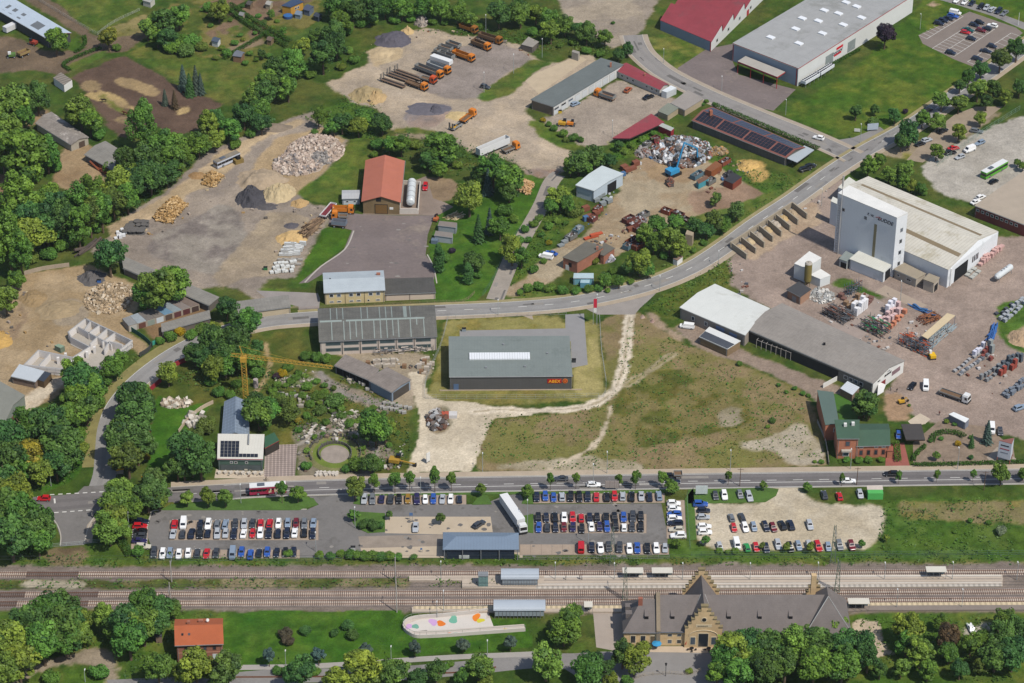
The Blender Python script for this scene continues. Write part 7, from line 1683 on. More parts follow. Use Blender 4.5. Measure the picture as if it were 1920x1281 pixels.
for lab,q in(('brown wooden pole with two crossarms left of the gravel lot exit',(1387,911.7,878)),('brown wooden pole beside the white car on the road',(1606,910,876.5)),('brown wooden pole near the round roadside tree',(1844.5,919.5,884)),('white flagless pole at the works car park',(1909,47,24))):
 p=G(*q[:2]);h=HT(*q);mb=MB();mb.tube(p,p+Vector((0,0,h)),.13,.09,7)
 if 'brown' in lab:mb.bar(p+Vector((-.9,0,h-.5)),p+Vector((.9,0,h-.5)),.1)
 tag(mb.build('utility_pole',WOODP if 'brown' in lab else LWHITE,origin=p),lab,'pole')
LG=M('lattice_green','6c7c6c',var=.1)
def mast(lab,x,y,y2,lattice,arm):
 p=G(x,y);h=HT(x,y,y2);T=thing('catenary_mast',lab,'mast',(p.x,p.y,0),.001,'masts along the railway');mb=MB()
 if lattice:
  b0,b1=.75,.25;n=int(h/1.1)
  for sx,sy in((-1,-1),(1,-1),(1,1),(-1,1)):mb.bar((sx*b0,sy*b0*.6,0),(sx*b1,sy*b1*.6,h),.11)
  for i in range(n):
   u,v=i/n,(i+1)/n;w0,w1=b0+(b1-b0)*u,b0+(b1-b0)*v;s=1 if i%2 else-1
   for sy in(-.6,.6):mb.bar((-s*w0,sy*w0,h*u),(s*w1,sy*w1,h*v),.07)
   for sx in(-1,1):mb.bar((sx*w0,-s*.6*w0,h*u),(sx*w1,s*.6*w1,h*v),.07)
 else:mb.tube((0,0,0),(0,0,h),.2,.13,8)
 loc_build(mb,'pole',LG if lattice else M('mast_concrete','b4aca4'),T)
 mb=MB();d=arm
 mb.bar((0,0,h-2.2),(0,d,h-1.6),.07);mb.bar((0,0,h-1.0),(0,d,h-1.6),.06);mb.bar((0,d,h-1.6),(0,d*.8,h-2.3),.05);loc_build(mb,'bracket',STEEL,T)
mast('grey concrete mast near the left of the first track',322,1092,1052,0,3.2);mast('grey mast between the lower tracks and the wood',319.5,1124,1092,0,-3);mast('grey concrete mast above the painted ramp',742,1093,1045,0,3.2);mast('slim grey mast just left of the painted ramp',744,1148,1093,0,3)
mast('tall green lattice mast below the right car park',1147.7,1060,988,1,-3.5);mast('green lattice mast left of the station roof',1171.7,1125,1064,1,3.5);mast('tallest green lattice mast below the gravel lot',1561,1057,985,1,-3.5);mast('green lattice mast at the right station wing',1569,1112,1052,1,3.5)
# yellow tower crane
p=G(461,745);zj=HT(461,745,669);T=thing('tower_crane','yellow lattice tower crane with a long jib over the stone garden','crane',p,.001);CY_=M('crane_yellow','c49a3c',rough=.5,var=.2)
mb=MB();w=.75
for sx in(-w,w):
 for sy in(-w,w):mb.bar((sx,sy,0),(sx,sy,zj),.1)
n=14
for i in range(n):
 a,b=zj*i/n,zj*(i+1)/n;s=1 if i%2 else-1
 for sy in(-w,w):mb.bar((-w*s,sy,a),(w*s,sy,b),.1)
 for sx in(-w,w):mb.bar((sx,-w*s,a),(sx,w*s,b),.1)
loc_build(mb,'mast',CY_,T)
tip=G(624,690,zj)-p;tip.z=zj;dj=Vector((tip.x,tip.y,0)).normalized();nj=Vector((-dj.y,dj.x,0));Lj=Vector((tip.x,tip.y,0)).length
def jib(L,sgn):
 mb=MB();n=int(L/1.4);b=Vector((0,0,zj));d_=dj*sgn
 for o in(nj*.6,-nj*.6):mb.bar(b+o,b+o+d_*L,.12)
 mb.bar(b+Vector((0,0,1.1)),b+Vector((0,0,.7))+d_*L,.12)
 for i in range(n):
  a,c=b+d_*(L*i/n),b+d_*(L*(i+1)/n)
  for o in(nj*.6,-nj*.6):mb.bar(a+o,(a+c)/2+Vector((0,0,1.0)),.08);mb.bar((a+c)/2+Vector((0,0,1.0)),c+o,.08)
 return mb
loc_build(jib(Lj,1),'jib',CY_,T);loc_build(jib(4.0,-1),'counter_jib',CY_,T)
loc_build(MB().bar((0,0,zj),Vector((-1.0,0,zj+4.0)),.25).bar(Vector((-1,0,zj+4)),dj*Lj*.6+Vector((0,0,zj+.9)),.05),'apex',CY_,T);loc_build(MB().box(0,0,zj-1.6,2.0,2.0,1.6),'cab',CY_,T)
# flags and signs
p=G(1112,609);h=HT(1112,609,560)
T=thing('banner_flag','red and white banner flag on a pole by the hall entrance','flag',p,.001);loc_build(MB().tube((0,0,0),(0,0,h),.07,n=6),'pole',GALV,T)
loc_build(MB().box(.6,0,h-3.6,1.1,.06,3.5).box(.6,.02,h-5.4,1.0,.06,1.79,0,1),'banner',[M('flag_red','d03044'),WHITE],T)
p=G(1886,869);h=7.5;T=thing('advert_tower','three-sided white advertising tower on red posts at the road','sign tower',p,.001);q=[G(1890,860)-p,G(1904,866)-p,G(1909,852)-p]
h=5.8
mb=MB();pr=[(-2.6,1.2),(1.0,-.6),(2.2,2.6)];mb.prism(pr,1.6,7.6);loc_build(mb,'panel',M('advert_panel','ccd0d8',var=.06),T);mb=MB();mb.prism(pr,7.604,7.75);loc_build(mb,'top_frame',M('sign_frame_red','8c5c54'),T)
mb=MB()
for x,y in pr:mb.bar((x,y,0),(x,y,1.6),.2)
loc_build(mb,'post',M('sign_post_red','9c5848'),T)
for f_,z_,w_,m_ in((.5,6.2,2.6,BLACKINK),(.5,4.9,3.0,M('advert_red','b05860')),(.5,3.6,2.4,GREYINK)):
 a,b=Vector((pr[0][0],pr[0][1],0)),Vector((pr[1][0],pr[1][1],0));d=(b-a).normalized();nn=Vector((d.y,-d.x,0));c=a.lerp(b,f_)+nn*.02
 loc_build(MB().box(c.x,c.y,z_,w_,.06,.35,math.atan2(d.y,d.x)),'panel_band',m_,T)
def board(lab,x,y,w,h,z0,rz,mat,name='billboard'):
 p=G(x,y);T=thing(name,lab,'sign',(p.x,p.y,0),R(rz)or .001)
 loc_build(MB().box(0,0,z0,w,.12,h),'panel',mat,T);mb=MB()
 for s in(-.4,.4):mb.bar((s*w,.06,0),(s*w,.06,z0+h),.09)
 loc_build(mb,'post',STEEL,T)
board('white company sign board among bushes on the lawn corner',1636,246,4.2,2.6,.6,10,M('sign_blue_white','b8c4d0'));board('small white sign on the lawn corner',1607,249,2.2,1.2,.5,-10,WHITE)
board('white triangular sign board at the pale track',803,868,1.6,3.2,.6,50,WHITE);board('back of a large grey billboard beside the road trees',1147,920,4.2,2.6,1.0,0,M('board_back','a89c94',stripe=('u',1.4,.08,.6)));board('white poster board at the gravel lot',1315,930,3.6,3.0,.8,0,M('poster_white','d0d8d4'))
board('yellow direction sign under the junction trees',226,893,2.6,2.4,2.2,20,M('sign_yellow_dir','d8a820'),'road_sign');board('small yellow direction sign at the junction',270,908,1.2,1.6,1.8,0,M('sign_yellow_dir','d8a820'),'road_sign');board('blue parking sign on the paved plaza',771,977,1.0,1.0,2.0,0,M('sign_blue','5c7ca8'),'road_sign')
board('red fence panel at the lawn by the bend',291,727,7,1.8,.1,62,M('red_panel','9c3038'));board('red fence panel between the trees beyond the bend',338,684,5,1.8,.1,40,M('red_panel','9c3038'));board('red fence panel among the trees on the lawn',272,820,5,1.6,.1,50,M('red_panel','9c3038'))
board('blue-framed notice board by the station stairs path',790,1036,.6,.6,1,0,M('sign_blue','5c7ca8'),'road_sign')
p=G(1640,931);T=thing('snack_stall','bright green stall with a pale lid on the grass','stall',p,.001);loc_build(MB().box(0,0,0,4.6,3.2,2.3),'wall',M('stall_green','58b45c',stripe=('v',.4,.1,.85)),T);loc_build(MB().slab((-2.4,.2,2.31),(2.4,.2,2.31),(2.4,1.9,2.6),(-2.4,1.9,2.6),.12),'roof',M('stall_lid','c8bcb0'),T)
# fences
def fence(lab,s,h=1.6,mat=None,cat='fence',name='mesh_fence',solid=False,step=2.5):
 L=line_world(s,3);mb=MB();p0=L[0];T=thing(name,lab,cat,(p0.x,p0.y,0));m=mat or M('fence_green','5c7a68',var=.1)
 for i in range(len(L)-1):
  a,b=L[i],L[i+1];n=max(1,int((b-a).length/step))
  for k in range(n+(i==len(L)-2)):c=a.lerp(b,k/n);mb.bar(c,c+Vector((0,0,h)),.07)
 o=mb.build('posts',m,T);o['kind']='stuff';mb=MB()
 if solid:ribbon(mb,L,-.06,.06,h-.03,0)
 else:
  for zz in([.1,h*.5,h-.05]if h>.9 else[h-.05]):
   for i in range(len(L)-1):mb.bar(L[i]+Vector((0,0,zz)),L[i+1]+Vector((0,0,zz)),.045)
 mb.build('fence_panel',m,T);return T
GF=M('fence_grey','a4a8a4',var=.08)
fence('grey mesh fence around the retail hall lawn, left side','840,598 826,650 800,710 796,746',mat=GF);fence('grey mesh fence along the right side of the hall lawn','1124,592 1128,660 1136,737 1100,745 950,748 798,748',mat=GF);fence('grey mesh fence between road and the hall forecourt','840,598 950,594 1062,590',mat=GF)
fence('pale road fence in front of the office house','560,581 620,578 720,573 815,568 868,566 890,550',1.0,M('fence_rusty','a08474'));fence('green solid fence below the garages','244,620 270,637 286,652',1.8,M('fence_dark_green','2c6050'),solid=True);fence('dark fence at the building site corner','286,648 278,660 262,670',1.8,M('fence_dark','4a4c48'),solid=True);fence('teal gate panel at the end of the green fence','286,648 302,640',1.6,M('fence_teal','40a08c'),solid=True)
fence('green mesh fence along the bus yard','1757,312 1800,280 1850,245 1912,206',1.8,M('fence_mint','8aa898'));fence('white post fence along the farm meadow','60,-6 120,30 182,66',1.3,M('fence_white','c8c8c0'));fence('green fence beside the hall garden and the lane','975,430 950,470 925,525 905,555',1.5);fence('white paddock fence between meadow and track','182,66 215,42 262,20',1.1,M('fence_white','c8c8c0'))
fence('green mesh fence between the two car parks','1288,930 1290,975 1294,1030',1.6);fence('green mesh fence below the station car park','280,1051 500,1052 640,1053',1.5);fence('long green mesh fence below the gravel lot','1296,1043 1450,1042 1640,1042 1930,1040',1.6);fence('railing across the closed road at the railway','80,1027 150,1021 215,1013',1.2,M('rail_pale','b8c4c0'));fence('grey fence at the right car park end','970,1049 1100,1049 1255,1047',1.3,GF)
fence('pale stone wall of the old retaining bank','46,516 80,507 130,500',1.6,M('old_wall','b0a08c',var=.2),'wall','retaining_wall',True);fence('low white wall at the villa garden path','1532,792 1548,830 1554,872',1.2,M('villa_wall','9c948c'),'wall','garden_wall',True);fence('pale stone wall beside the mason lawn','335,812 352,790 375,770 400,757',1.4,M('stone_wall','c4b098',var=.2),'wall','garden_wall',True)
fence('white low wall at the long hall end','1543,728 1569,714',1.8,WHITE,'wall','garden_wall',True);fence('grey fence along the works lawn','1640,265 1700,232 1760,192',1.0,GF)
def hedge(lab,s,w,h,hexes=('4a6e28','5a8030')):
 L=line_world(s,3);r=np.random.default_rng(len(s));C,T_=[],[]
 for i in range(len(L)-1):
  a,b=L[i],L[i+1];n=int((b-a).length*70);u=r.random(n)
  d=(b-a).normalized();off=r.uniform(-w/2,w/2,n);zz=h*(1-np.abs(r.normal(size=n))*.25)
  zz=np.clip(zz,.1,h);e=r.random(n)<.4;off[e]=np.sign(off[e])*w/2;zz[e]=r.uniform(.1,h,e.sum())
  C.append(np.stack([a.x+(b.x-a.x)*u-d.y*off,a.y+(b.y-a.y)*u+d.x*off,zz],1));T_.append(np.array(alb(hexes[0])[:3])*(.75+.5*r.random((n,1))))
 C,T_=np.concatenate(C),np.concatenate(T_);o0=np.array([L[0].x,L[0].y,0]);me=mesh_quads('hedge',leaves(C-o0,r.normal(size=C.shape)+np.array([0,0,.6]),.2,r),T_,LEAF)
 o=bpy.data.objects.new('hedge',me);col.objects.link(o);o.location=o0;o.color=(1,1,1,1);tag(o,lab,'hedge')
shed('small brown allotment shed near the hedge end','500,75 508,77 513,71 505,69',2.1,'6c5c50','8a7458');shed('little grey allotment hut between brown beds','448,28 455,30 459,25 452,23',2.0,'8a8a88','a89c88');shed('pale allotment hut by the upper beds','498,8 506,10 511,4 503,2',2.1,'a8a49c','b0a488');shed('dark allotment hut above the double hedge','462,8 469,10 474,4 467,2',2.0,'54504c','7c6850')
hedge('low hedge between the allotment beds','400,40 440,20 478,0',1.2,1.4);hedge('hedge along the lower allotment path','420,112 460,88 505,62',1.2,1.4);hedge('double clipped hedge across the allotments, upper line','432,12 480,45 545,82',1.6,2.0);hedge('double clipped hedge across the allotments, lower line','425,20 475,55 538,90',1.6,2.0);hedge('clipped curved hedge of the farm lawn','158,70 160,82 150,95 140,100',1.2,1.2);hedge('clipped hedge around the oval farm lawn','190,92 160,102 125,118 120,126 132,134',1.2,1.2)
hedge('long clipped hedge in front of the show garden','1712,874 1800,872 1920,868',1.2,1.0);hedge('hedge beside the villa driveway','1680,833 1683,860 1684,868',1.8,1.4,('587c28',));hedge('clipped hedge of the show garden left edge','1735,838 1716,855 1713,866',1.0,1.2);hedge('hedge at the left end of the car park','218,1006 232,1025 245,1046',2.0,1.8);hedge('rough hedge along the solar barn street side','1340,200 1400,225 1470,255 1535,282',1.6,1.4)
hedge('hedge ring around the garden pond','1747,830 1752,818 1772,812 1796,815 1808,822',1.6,1.2);hedge('hedge strip along the white works wall','1562,122 1580,112 1612,94',1.2,1.0)
# ---- heaps
def heap(name,lab,x,y,rx,ry,h,hx,hx2=None,seed=1,cat='heap',rough=.6,stones=0,shx=None,ssz=.5,sh=.5):
 c=G(x,y);sx,sy=rx/PXM(y),ry/PXM(y)/.52;r=np.random.default_rng(seed);n=36
 U,V_=np.meshgrid(np.linspace(-1.12,1.12,n),np.linspace(-1.12,1.12,n));D=np.sqrt(U**2+V_**2)
 nz=fbm(U*2.2+seed*9,V_*2.2,seed,4)-.5;D2=D+nz*.55
 Z=h*np.clip(1-D2,0,1)**1.25*(1+rough*(fbm(U*4+seed,V_*4,seed+5,4)-.5)*2)-.05
 Z=np.minimum(Z,h*sh+(Z-h*sh)*.3*(Z>h*sh))if sh<1 else Z
 mb=MB();P_=[[(c.x+U[i,j]*sx,c.y+V_[i,j]*sy,Z[i,j])for j in range(n)]for i in range(n)]
 for i in range(n-1):
  for j in range(n-1):
   if max(Z[i,j],Z[i+1,j],Z[i,j+1],Z[i+1,j+1])>-.04:mb.quad(P_[i][j],P_[i][j+1],P_[i+1][j+1],P_[i+1][j])
 cols=[hx]+(shx or[])
 for k in range(stones):
  a,q=r.random()*6.283,r.random()**.5*.95;u,v=math.cos(a)*q,math.sin(a)*q
  i,j=int((v+1.12)/2.24*(n-1)),int((u+1.12)/2.24*(n-1));z=max(0,Z[i,j]);s=ssz*(.3+min(2.2,r.exponential(.75)))
  X,Y=c.x+u*sx,c.y+v*sy;m=r.normal(size=(3,3));m,_=np.linalg.qr(m)
  b=[np.array([aa,bb,cc])*np.array([1,.75,.5])*s*(.8+.4*r.random())@m+np.array([X,Y,z+s*.2])for cc in(-.5,.5)for aa,bb in((-.5,-.5),(.5,-.5),(.5,.5),(-.5,.5))]
  mi=1+r.integers(len(shx))
  for f in((0,3,2,1),(4,5,6,7),(0,1,5,4),(1,2,6,5),(2,3,7,6),(3,0,4,7)):mb.poly([b[t]for t in f],mi)
 o=mb.build(name,[M('heap_'+q,q,var=.2,sc1=.4,sc2=4,bump=.3)for q in cols],origin=(c.x,c.y,0));return tag(o,lab,cat)
heap('gravel_heap','big dark grey gravel heap at the top of the truck yard',738,76,36,17,4.5,'5c5860',seed=2);heap('sand_heap','small pale sand heap behind the dark gravel heap',764,60,14,7,2.5,'c4a878',seed=3,sh=1);heap('rubble_heap','stony heap against the bushes at the truck yard top',790,42,14,11,3,'a09488',seed=4,stones=80,shx=['a8a098','8a8078'],ssz=.6);heap('sand_heap','flat pale sand heap at the left of the truck yard',715,100,26,12,1.5,'c0aa86',seed=5)
heap('sand_heap','olive and tan sand heap at the yard entrance',686,178,30,19,4,'a8946c',seed=6);heap('sand_heap','tan sand cone beside the olive heap',704,184,20,14,3.2,'b89c70',seed=7,sh=1);heap('asphalt_heap','low dark asphalt heap in the middle of the truck yard',802,205,44,14,1.0,'6a666c',seed=8);heap('asphalt_heap','small dark cone on the low asphalt heap',815,207,16,9,2.2,'58565e',seed=9,sh=1);heap('sand_heap','pale yellow sand mound beside the digger trailer',858,218,26,10,1.4,'c8b080',seed=10)
PIN=['c8b4a4','b8a494','d0c0b0','a89484']
heap('stone_heap','huge heap of pale pinkish quarry stone',592,282,56,30,5,'b8a494',seed=11,stones=1500,shx=PIN,ssz=.6);heap('stone_heap','front lobe of pale broken stone below the huge heap',556,310,48,22,3,'b0a090',seed=12,stones=1200,shx=PIN+['8c8480'],ssz=.62);heap('stone_heap','grey stone patch on the quarry heap',600,300,26,12,4,'9a948e',seed=13,stones=150,shx=['98928c','847e7a'],ssz=.7)
heap('sand_heap','round pale sand heap next to the black pile',522,364,32,20,5,'c0ac86',seed=14,sh=1);heap('gravel_heap','broad brown-grey gravel mound behind the black pile',490,338,50,22,4.5,'a8957c',seed=15);heap('slag_heap','black grit heap beside the pale sand heap',472,372,29,22,5,'48464a',seed=16,sh=.9);heap('slag_heap','low skirt of black grit in front of the sand heap',500,388,22,8,1.0,'5a5656',seed=17)
heap('sand_heap','small orange sand heap by the log stack',562,382,18,9,2,'b89868',seed=18);heap('sand_heap','yellow sand heap beside the log stack',548,446,30,15,2.6,'cdab74',seed=19);heap('slag_heap','small dark grit heap above the yellow sand',546,424,16,7,1.2,'5c585c',seed=20)
LOGC=['c09c68','a8844f','d0b080','98784c']
def logs(lab,s,n,L,r0,seed,cl=LOGC,name='log_pile',h=2.0,ang=None):
 P4=[G(*q)for q in P(s)];r=random.Random(seed);mb=MB();c=sum(P4,Vector())/4
 for k in range(n):
  u,v=r.random(),r.random();p=P4[0].lerp(P4[1],u).lerp(P4[3].lerp(P4[2],u),v);z=h*(1-(2*v-1)**2)*(1-.7*abs(2*u-1)**3)*r.uniform(.6,1);a=r.uniform(0,6.28)if ang is None else ang+r.gauss(0,.12);t=r.gauss(0,.15)
  d=Vector((math.cos(a),math.sin(a),t))*L*r.uniform(.4,.6);q=p+Vector((0,0,z+r0));mb.tube(q-d,q+d,r0*r.uniform(.7,1.3),n=6,mi=r.randrange(len(cl)))
 return tag(mb.build(name,[M('wood_'+q,q,var=.15)for q in cl],origin=(c.x,c.y,0)),lab,'pile')
logs('long orange-brown firewood pile on the storage yard','286,413 320,420 350,388 330,370',420,2.0,.28,1,h=3.2);logs('yellow firewood pile by the derelict bus','378,345 402,352 418,332 396,325',260,1.8,.25,2,h=2.8);logs('stack of long thin logs beside the grass wedge','562,442 584,444 604,420 582,418',120,5.5,.18,3,['8a7058','a08868','6c5844'],h=2.2,ang=dirang(566,440,592,422));logs('pale firewood heap beside the lane bend','968,358 992,366 1000,346 978,340',160,1.6,.3,4,['d0ac80','b8905c','c09c70'],h=2.5)
logs('loose planks beside the grey containers','838,408 862,412 868,404 846,402',40,4.0,.12,5,['c8b48c','a89470','d8c8a8'],h=.8,ang=.6);logs('rust-brown steel beams stacked by the grey shed','180,317 210,336 214,330 186,312',24,9,.3,6,['8a4c30','7a4028'],h=1.2,ang=dirang(180,312,213,338),name='steel_beams');logs('rusty pipes lying along the track end','156,468 180,456 184,460 162,472',10,10,.45,7,['4c4440','5c5048'],h=.8,ang=dirang(158,470,185,455),name='pipe_stack')
p4=P('230,441 270,441 284,416 244,418')
def drums():
 r=random.Random(3);it=[];A=[G(*q)for q in p4]
 mbw=MB();
 for z0 in(0,.9):mbw.tube((0,0,z0),(0,0,z0+.12),.95,n=14)
 mbw.tube((0,0,.12),(0,0,.9),.45,n=10);me=mbw.build('cable_drum',M('drum_grey','686460',var=.25,sc2=2),link=False).data
 for i in range(5):
  for j in range(4):
   p=A[0].lerp(A[1],(i+r.random())/5).lerp(A[3].lerp(A[2],(i+r.random())/5),(j+.5)/4);o=bpy.data.objects.new('cable_drum',me);col.objects.link(o);o.location=(p.x,p.y,0);o.rotation_euler=(0,0,r.random()*6);k=r.uniform(.9,1.4);o.scale=(k,k,k);o['category']='drum';it.append((o,'weathered grey cable drum'))
 ordinal_labels(it,'beside the firewood pile','cable drums on the storage yard')
drums()
def stack(place,group,spec,name='pallet_stack',cat='pallet stack',seed=1):
 """spec rows: look;colour;sx,sy,sz;'x,y x,y ...' - each stack stands on its own pallet"""
 it=[];r=random.Random(seed)
 for row_ in spec:
  look,hx,dim,rz,pts=row_;sx,sy,sz=dim;m=M('stock_'+hx,hx,var=.12,sc2=3)
  cache={}
  for q in pts.split():
   x,y=[float(v)for v in q.split(',')];p=G(x,y);k=r.choice((1,1,.75,.5,1.25))if sz>.8 else 1
   if k not in cache:
    mb=MB();mb.box(0,0,.16,sx,sy,sz*k,0,0);n=max(1,int(sz*k/.45))
    cache[k]=(mb.build('load',m,link=False).data,MB().box(0,-sy*.36,0,sx,.12,.155).box(0,sy*.36,0,sx,.12,.155).build('pallet',M('pallet_wood','8a7454'),link=False).data)
   T=bpy.data.objects.new(name,None);col.objects.link(T);T.location=(p.x,p.y,0);T.rotation_euler=(0,0,R(rz)+r.gauss(0,.05));T['category']=cat
   for nm,me in zip(('load','pallet'),cache[k]):o=bpy.data.objects.new(nm,me);col.objects.link(o);o.parent=T
   it.append((T,look))
 ordinal_labels(it,place,group)
def grid(a,b,c,nu,nv,jit=0,seed=0):
 r=random.Random(seed);o=[]
 for i in range(nu):
  for j in range(nv):
   u,v=i/max(nu-1,1),j/max(nv-1,1);o.append('%.1f,%.1f'%(a[0]+(b[0]-a[0])*u+(c[0]-a[0])*v+r.uniform(-jit,jit),a[1]+(b[1]-a[1])*u+(c[1]-a[1])*v+r.uniform(-jit,jit)*.6))
 return ' '.join(o)
an=math.degrees(dirang(1600,600,1622,581))
stack('on the upper slab of the building yard','pale blocks on the upper slab',[('white block stack','eceaea',(1.3,1.3,3.0),an,grid((1605,592),(1622,579),(1600,583),5,2)),('brown timber pallet stack','94785c',(1.5,1.4,1.4),an,'1592,578 1598,572 1603,566 1608,560 1586,572'),('rust-brown rod stack','7c5a50',(1.6,1.6,1.2),an,'1625,572 1629,568 1632,564 1577,558 1582,562')],seed=2)
stack('on the middle slab of the building yard','blocks on the middle slab',[('tall white block stack','eceaf0',(1.3,1.3,3.2),an,'1664,588 1668,584 1672,580 1676,576 1680,573'),('white-topped pink block stack','d8b8b4',(1.3,1.3,1.8),an,grid((1652,617),(1690,584),(1645,610),7,2,.8,3)),('orange brick stack','d08868',(1.3,1.3,1.2),an,grid((1664,622),(1696,588),(1668,616),6,1,.8,4)+' 1676,610 1682,600'),('small white pack','e4e4e8',(1.2,1.2,1.6),an,'1641,602 1648,600')],seed=3)
an2=math.degrees(dirang(1784,700,1860,655))
stack('in the left paving display of the building yard','paving stock, left display',[('pale grey paving pallet','a8a8a8',(1.2,1.0,.7),an2,grid((1790,697),(1840,662),(1800,703),8,2,1.5,5)),('dark grey paving pallet','70747a',(1.2,1.0,.9),an2,grid((1802,702),(1852,668),(1806,705),6,1,1.5,6)),('red-brown paving pallet','8c4c44',(1.2,1.0,1.4),an2,'1845,664 1842,673 1857,676 1850,660'),('white lime pack','d8d8e4',(1.2,1.2,2.0),an2,'1832,664 1827,668 1838,658 1843,652'),('tall grey slab stack','989c98',(1.4,1.2,3.0),an2,'1859,662 1856,656')],seed=5)
stack('in the right paving display of the building yard','paving stock, right display',[('grey kerb pallet','8a8c8c',(1.2,1.0,1.5),an2,grid((1840,712),(1895,676),(1850,716),8,2,1.2,7)),('slate-grey paving stack','5c646c',(1.2,1.0,2.4),an2,grid((1872,692),(1908,672),(1878,698),5,2,1.2,8)),('red clinker stack','9c4a3c',(1.3,1.1,2.6),an2,'1902,690 1897,694 1876,704 1882,700')],seed=6)
stack('in the lower right paving display','paving stock, lower right',[('bluish-grey stone pallet','78808a',(1.2,1.0,1.2),an2,grid((1882,742),(1918,716),(1890,746),7,2,1.2,9))],seed=7)
stack('in the upper right paving display','paving stock, upper right',[('light grey paver pallet','a8acb0',(1.3,1.1,1.2),an2,grid((1876,600),(1918,562),(1884,604),8,2,1.2,10)),('dark paver pallet','4c5058',(1.3,1.1,.9),an2,'1868,590 1880,590 1886,582 1896,574')],seed=8)
stack('behind the tower hall gable','goods behind the hall gable',[('pink brick stack','d0a8a0',(1.4,1.4,1.6),an,grid((1838,498),(1874,470),(1842,492),8,2,.5,11)),('grey slab pallet','b8b8b0',(1.8,1.4,.5),an,grid((1814,517),(1826,506),(1822,522),3,2,1,12))],seed=9)
stack('beside the grass wedge of the hall yard','white concrete blocks by the grass wedge',[('white concrete block row','d4d4d0',(2.2,.8,1.2),-6,grid((540,462),(568,460),(530,480),6,4,1.2,13)),('round white concrete ring','d8d8d2',(1.3,1.3,.9),20,grid((511,512),(545,510),(518,496),6,3,2,14)),('grey concrete sleeper bundle','a8a298',(2.4,.9,.6),-6,grid((525,490),(560,488),(522,500),5,2,2,15))],name='concrete_blocks',cat='concrete block',seed=10)
stack('beside the cable drums','white bulk bags',[('white bulk bag','e4e4e4',(1.1,1.1,1.0),20,'217,448 222,444 227,440 232,444 226,447 234,438 221,439 229,435')],name='bulk_bag',cat='bag',seed=11)
stack('in the scrap yard row','scrap boxes along the scrap yard',[('grey scrap box','8a9090',(2.2,1.6,1.2),35,grid((1052,462),(1086,432),(1056,458),6,1,1.5,16)+' 1122,372 1128,368 1135,375 1142,380 1118,378 1130,386'),('rust-brown scrap box','84503c',(2.6,1.8,1.3),35,'1104,408 1112,412 1118,402 1098,395 1190,420 1200,428 1182,433 1192,310 1186,318 1176,322 1170,318'),('orange machine frame','c05838',(3.0,1.2,1.0),30,'1102,448 1114,445 1122,440'),('blue scrap box','4c7098',(1.8,1.4,1.4),30,'1098,414 1168,330')],name='scrap_box',cat='scrap box',seed=12)
stack('in the stone yard under the workshop','stone goods by the workshop',[('pale stone slab stack','c0b4a4',(1.6,1.0,1.3),0,grid((700,690),(735,688),(702,682),7,2,2,17)+' '+grid((788,690),(800,672),(796,702),4,2,3,18)),('green-wrapped stone pallet','3c6858',(1.4,1.0,1.2),0,'703,680 712,679 722,678 734,676'),('brown timber crate','8c6c50',(1.4,1.2,1.2),0,'690,684 796,682 790,700 758,690')],name='stone_pallet',cat='stone pallet',seed=13)
stack('along the old pipe store on the stone yard','stone goods on the stone yard',[('grey stone block','a8a49c',(1.4,.9,.8),10,grid((715,765),(760,775),(722,758),7,2,3,19)+' '+grid((650,700),(690,730),(655,695),6,1,3,20)+' '+grid((520,740),(600,752),(520,746),10,1,2,21)),('pale stone block','d0c6b8',(1.2,.8,.7),40,grid((610,770),(680,780),(615,790),7,2,6,22)+' '+grid((410,888),(490,890),(410,892),8,1,1,23)+' '+grid((595,888),(632,888),(595,892),6,2,2,24)+' '+grid((575,820),(592,800),(580,815),6,1,2,25))],name='stone_block',cat='stone',seed=14)
# dark memorial stones in two rings
def ring():
 it=[];me=MB().box(0,0,0,.75,.25,1.15).build('memorial_stone',M('polished_stone','66625e',rough=.3,var=.2),link=False).data
 for k in range(24):
  a=-.5+k*(math.pi+1.0)/23;p=G(628+31*math.cos(a),852-20*math.sin(a));o=bpy.data.objects.new('memorial_stone',me);col.objects.link(o);o.location=p;o.rotation_euler=(0,0,a+1.57);it.append((o,'dark upright stone'))
 ordinal_labels(it,'in the inner garden ring','inner ring of stones');it=[]
 for k in range(26):
  a=-.4+k*(math.pi+.8)/25;p=G(628+48*math.cos(a),850-32*math.sin(a));o=bpy.data.objects.new('memorial_stone',me);col.objects.link(o);o.location=p;o.rotation_euler=(0,0,a+1.57);it.append((o,'dark upright stone'))
 ordinal_labels(it,'in the outer garden ring','outer ring of stones')
ring()
heap('scrap_heap','large heap of mixed white, grey and rusty scrap behind the blue excavator',1278,287,58,31,4.4,'7c7672',seed=30,stones=2200,shx=['d0d0d0','a0a4a8','8a7c74','e0e0e0','5c5854','8a5c48','9aa6b0','4c4844','7c6454'],ssz=.75,sh=.6);heap('scrap_heap','rusty brown scrap pile left of the sheet scrap',1237,274,14,7,2,'6c4c40',seed=31,stones=60,shx=['7c4c3c','5c4038','a82838'],ssz=.8);heap('scrap_heap','mixed scrap row along the ivy slope',1205,288,16,10,1.8,'8c7464',seed=32,stones=150,shx=['a8a09c','7c5444','8c8884'],ssz=.7)
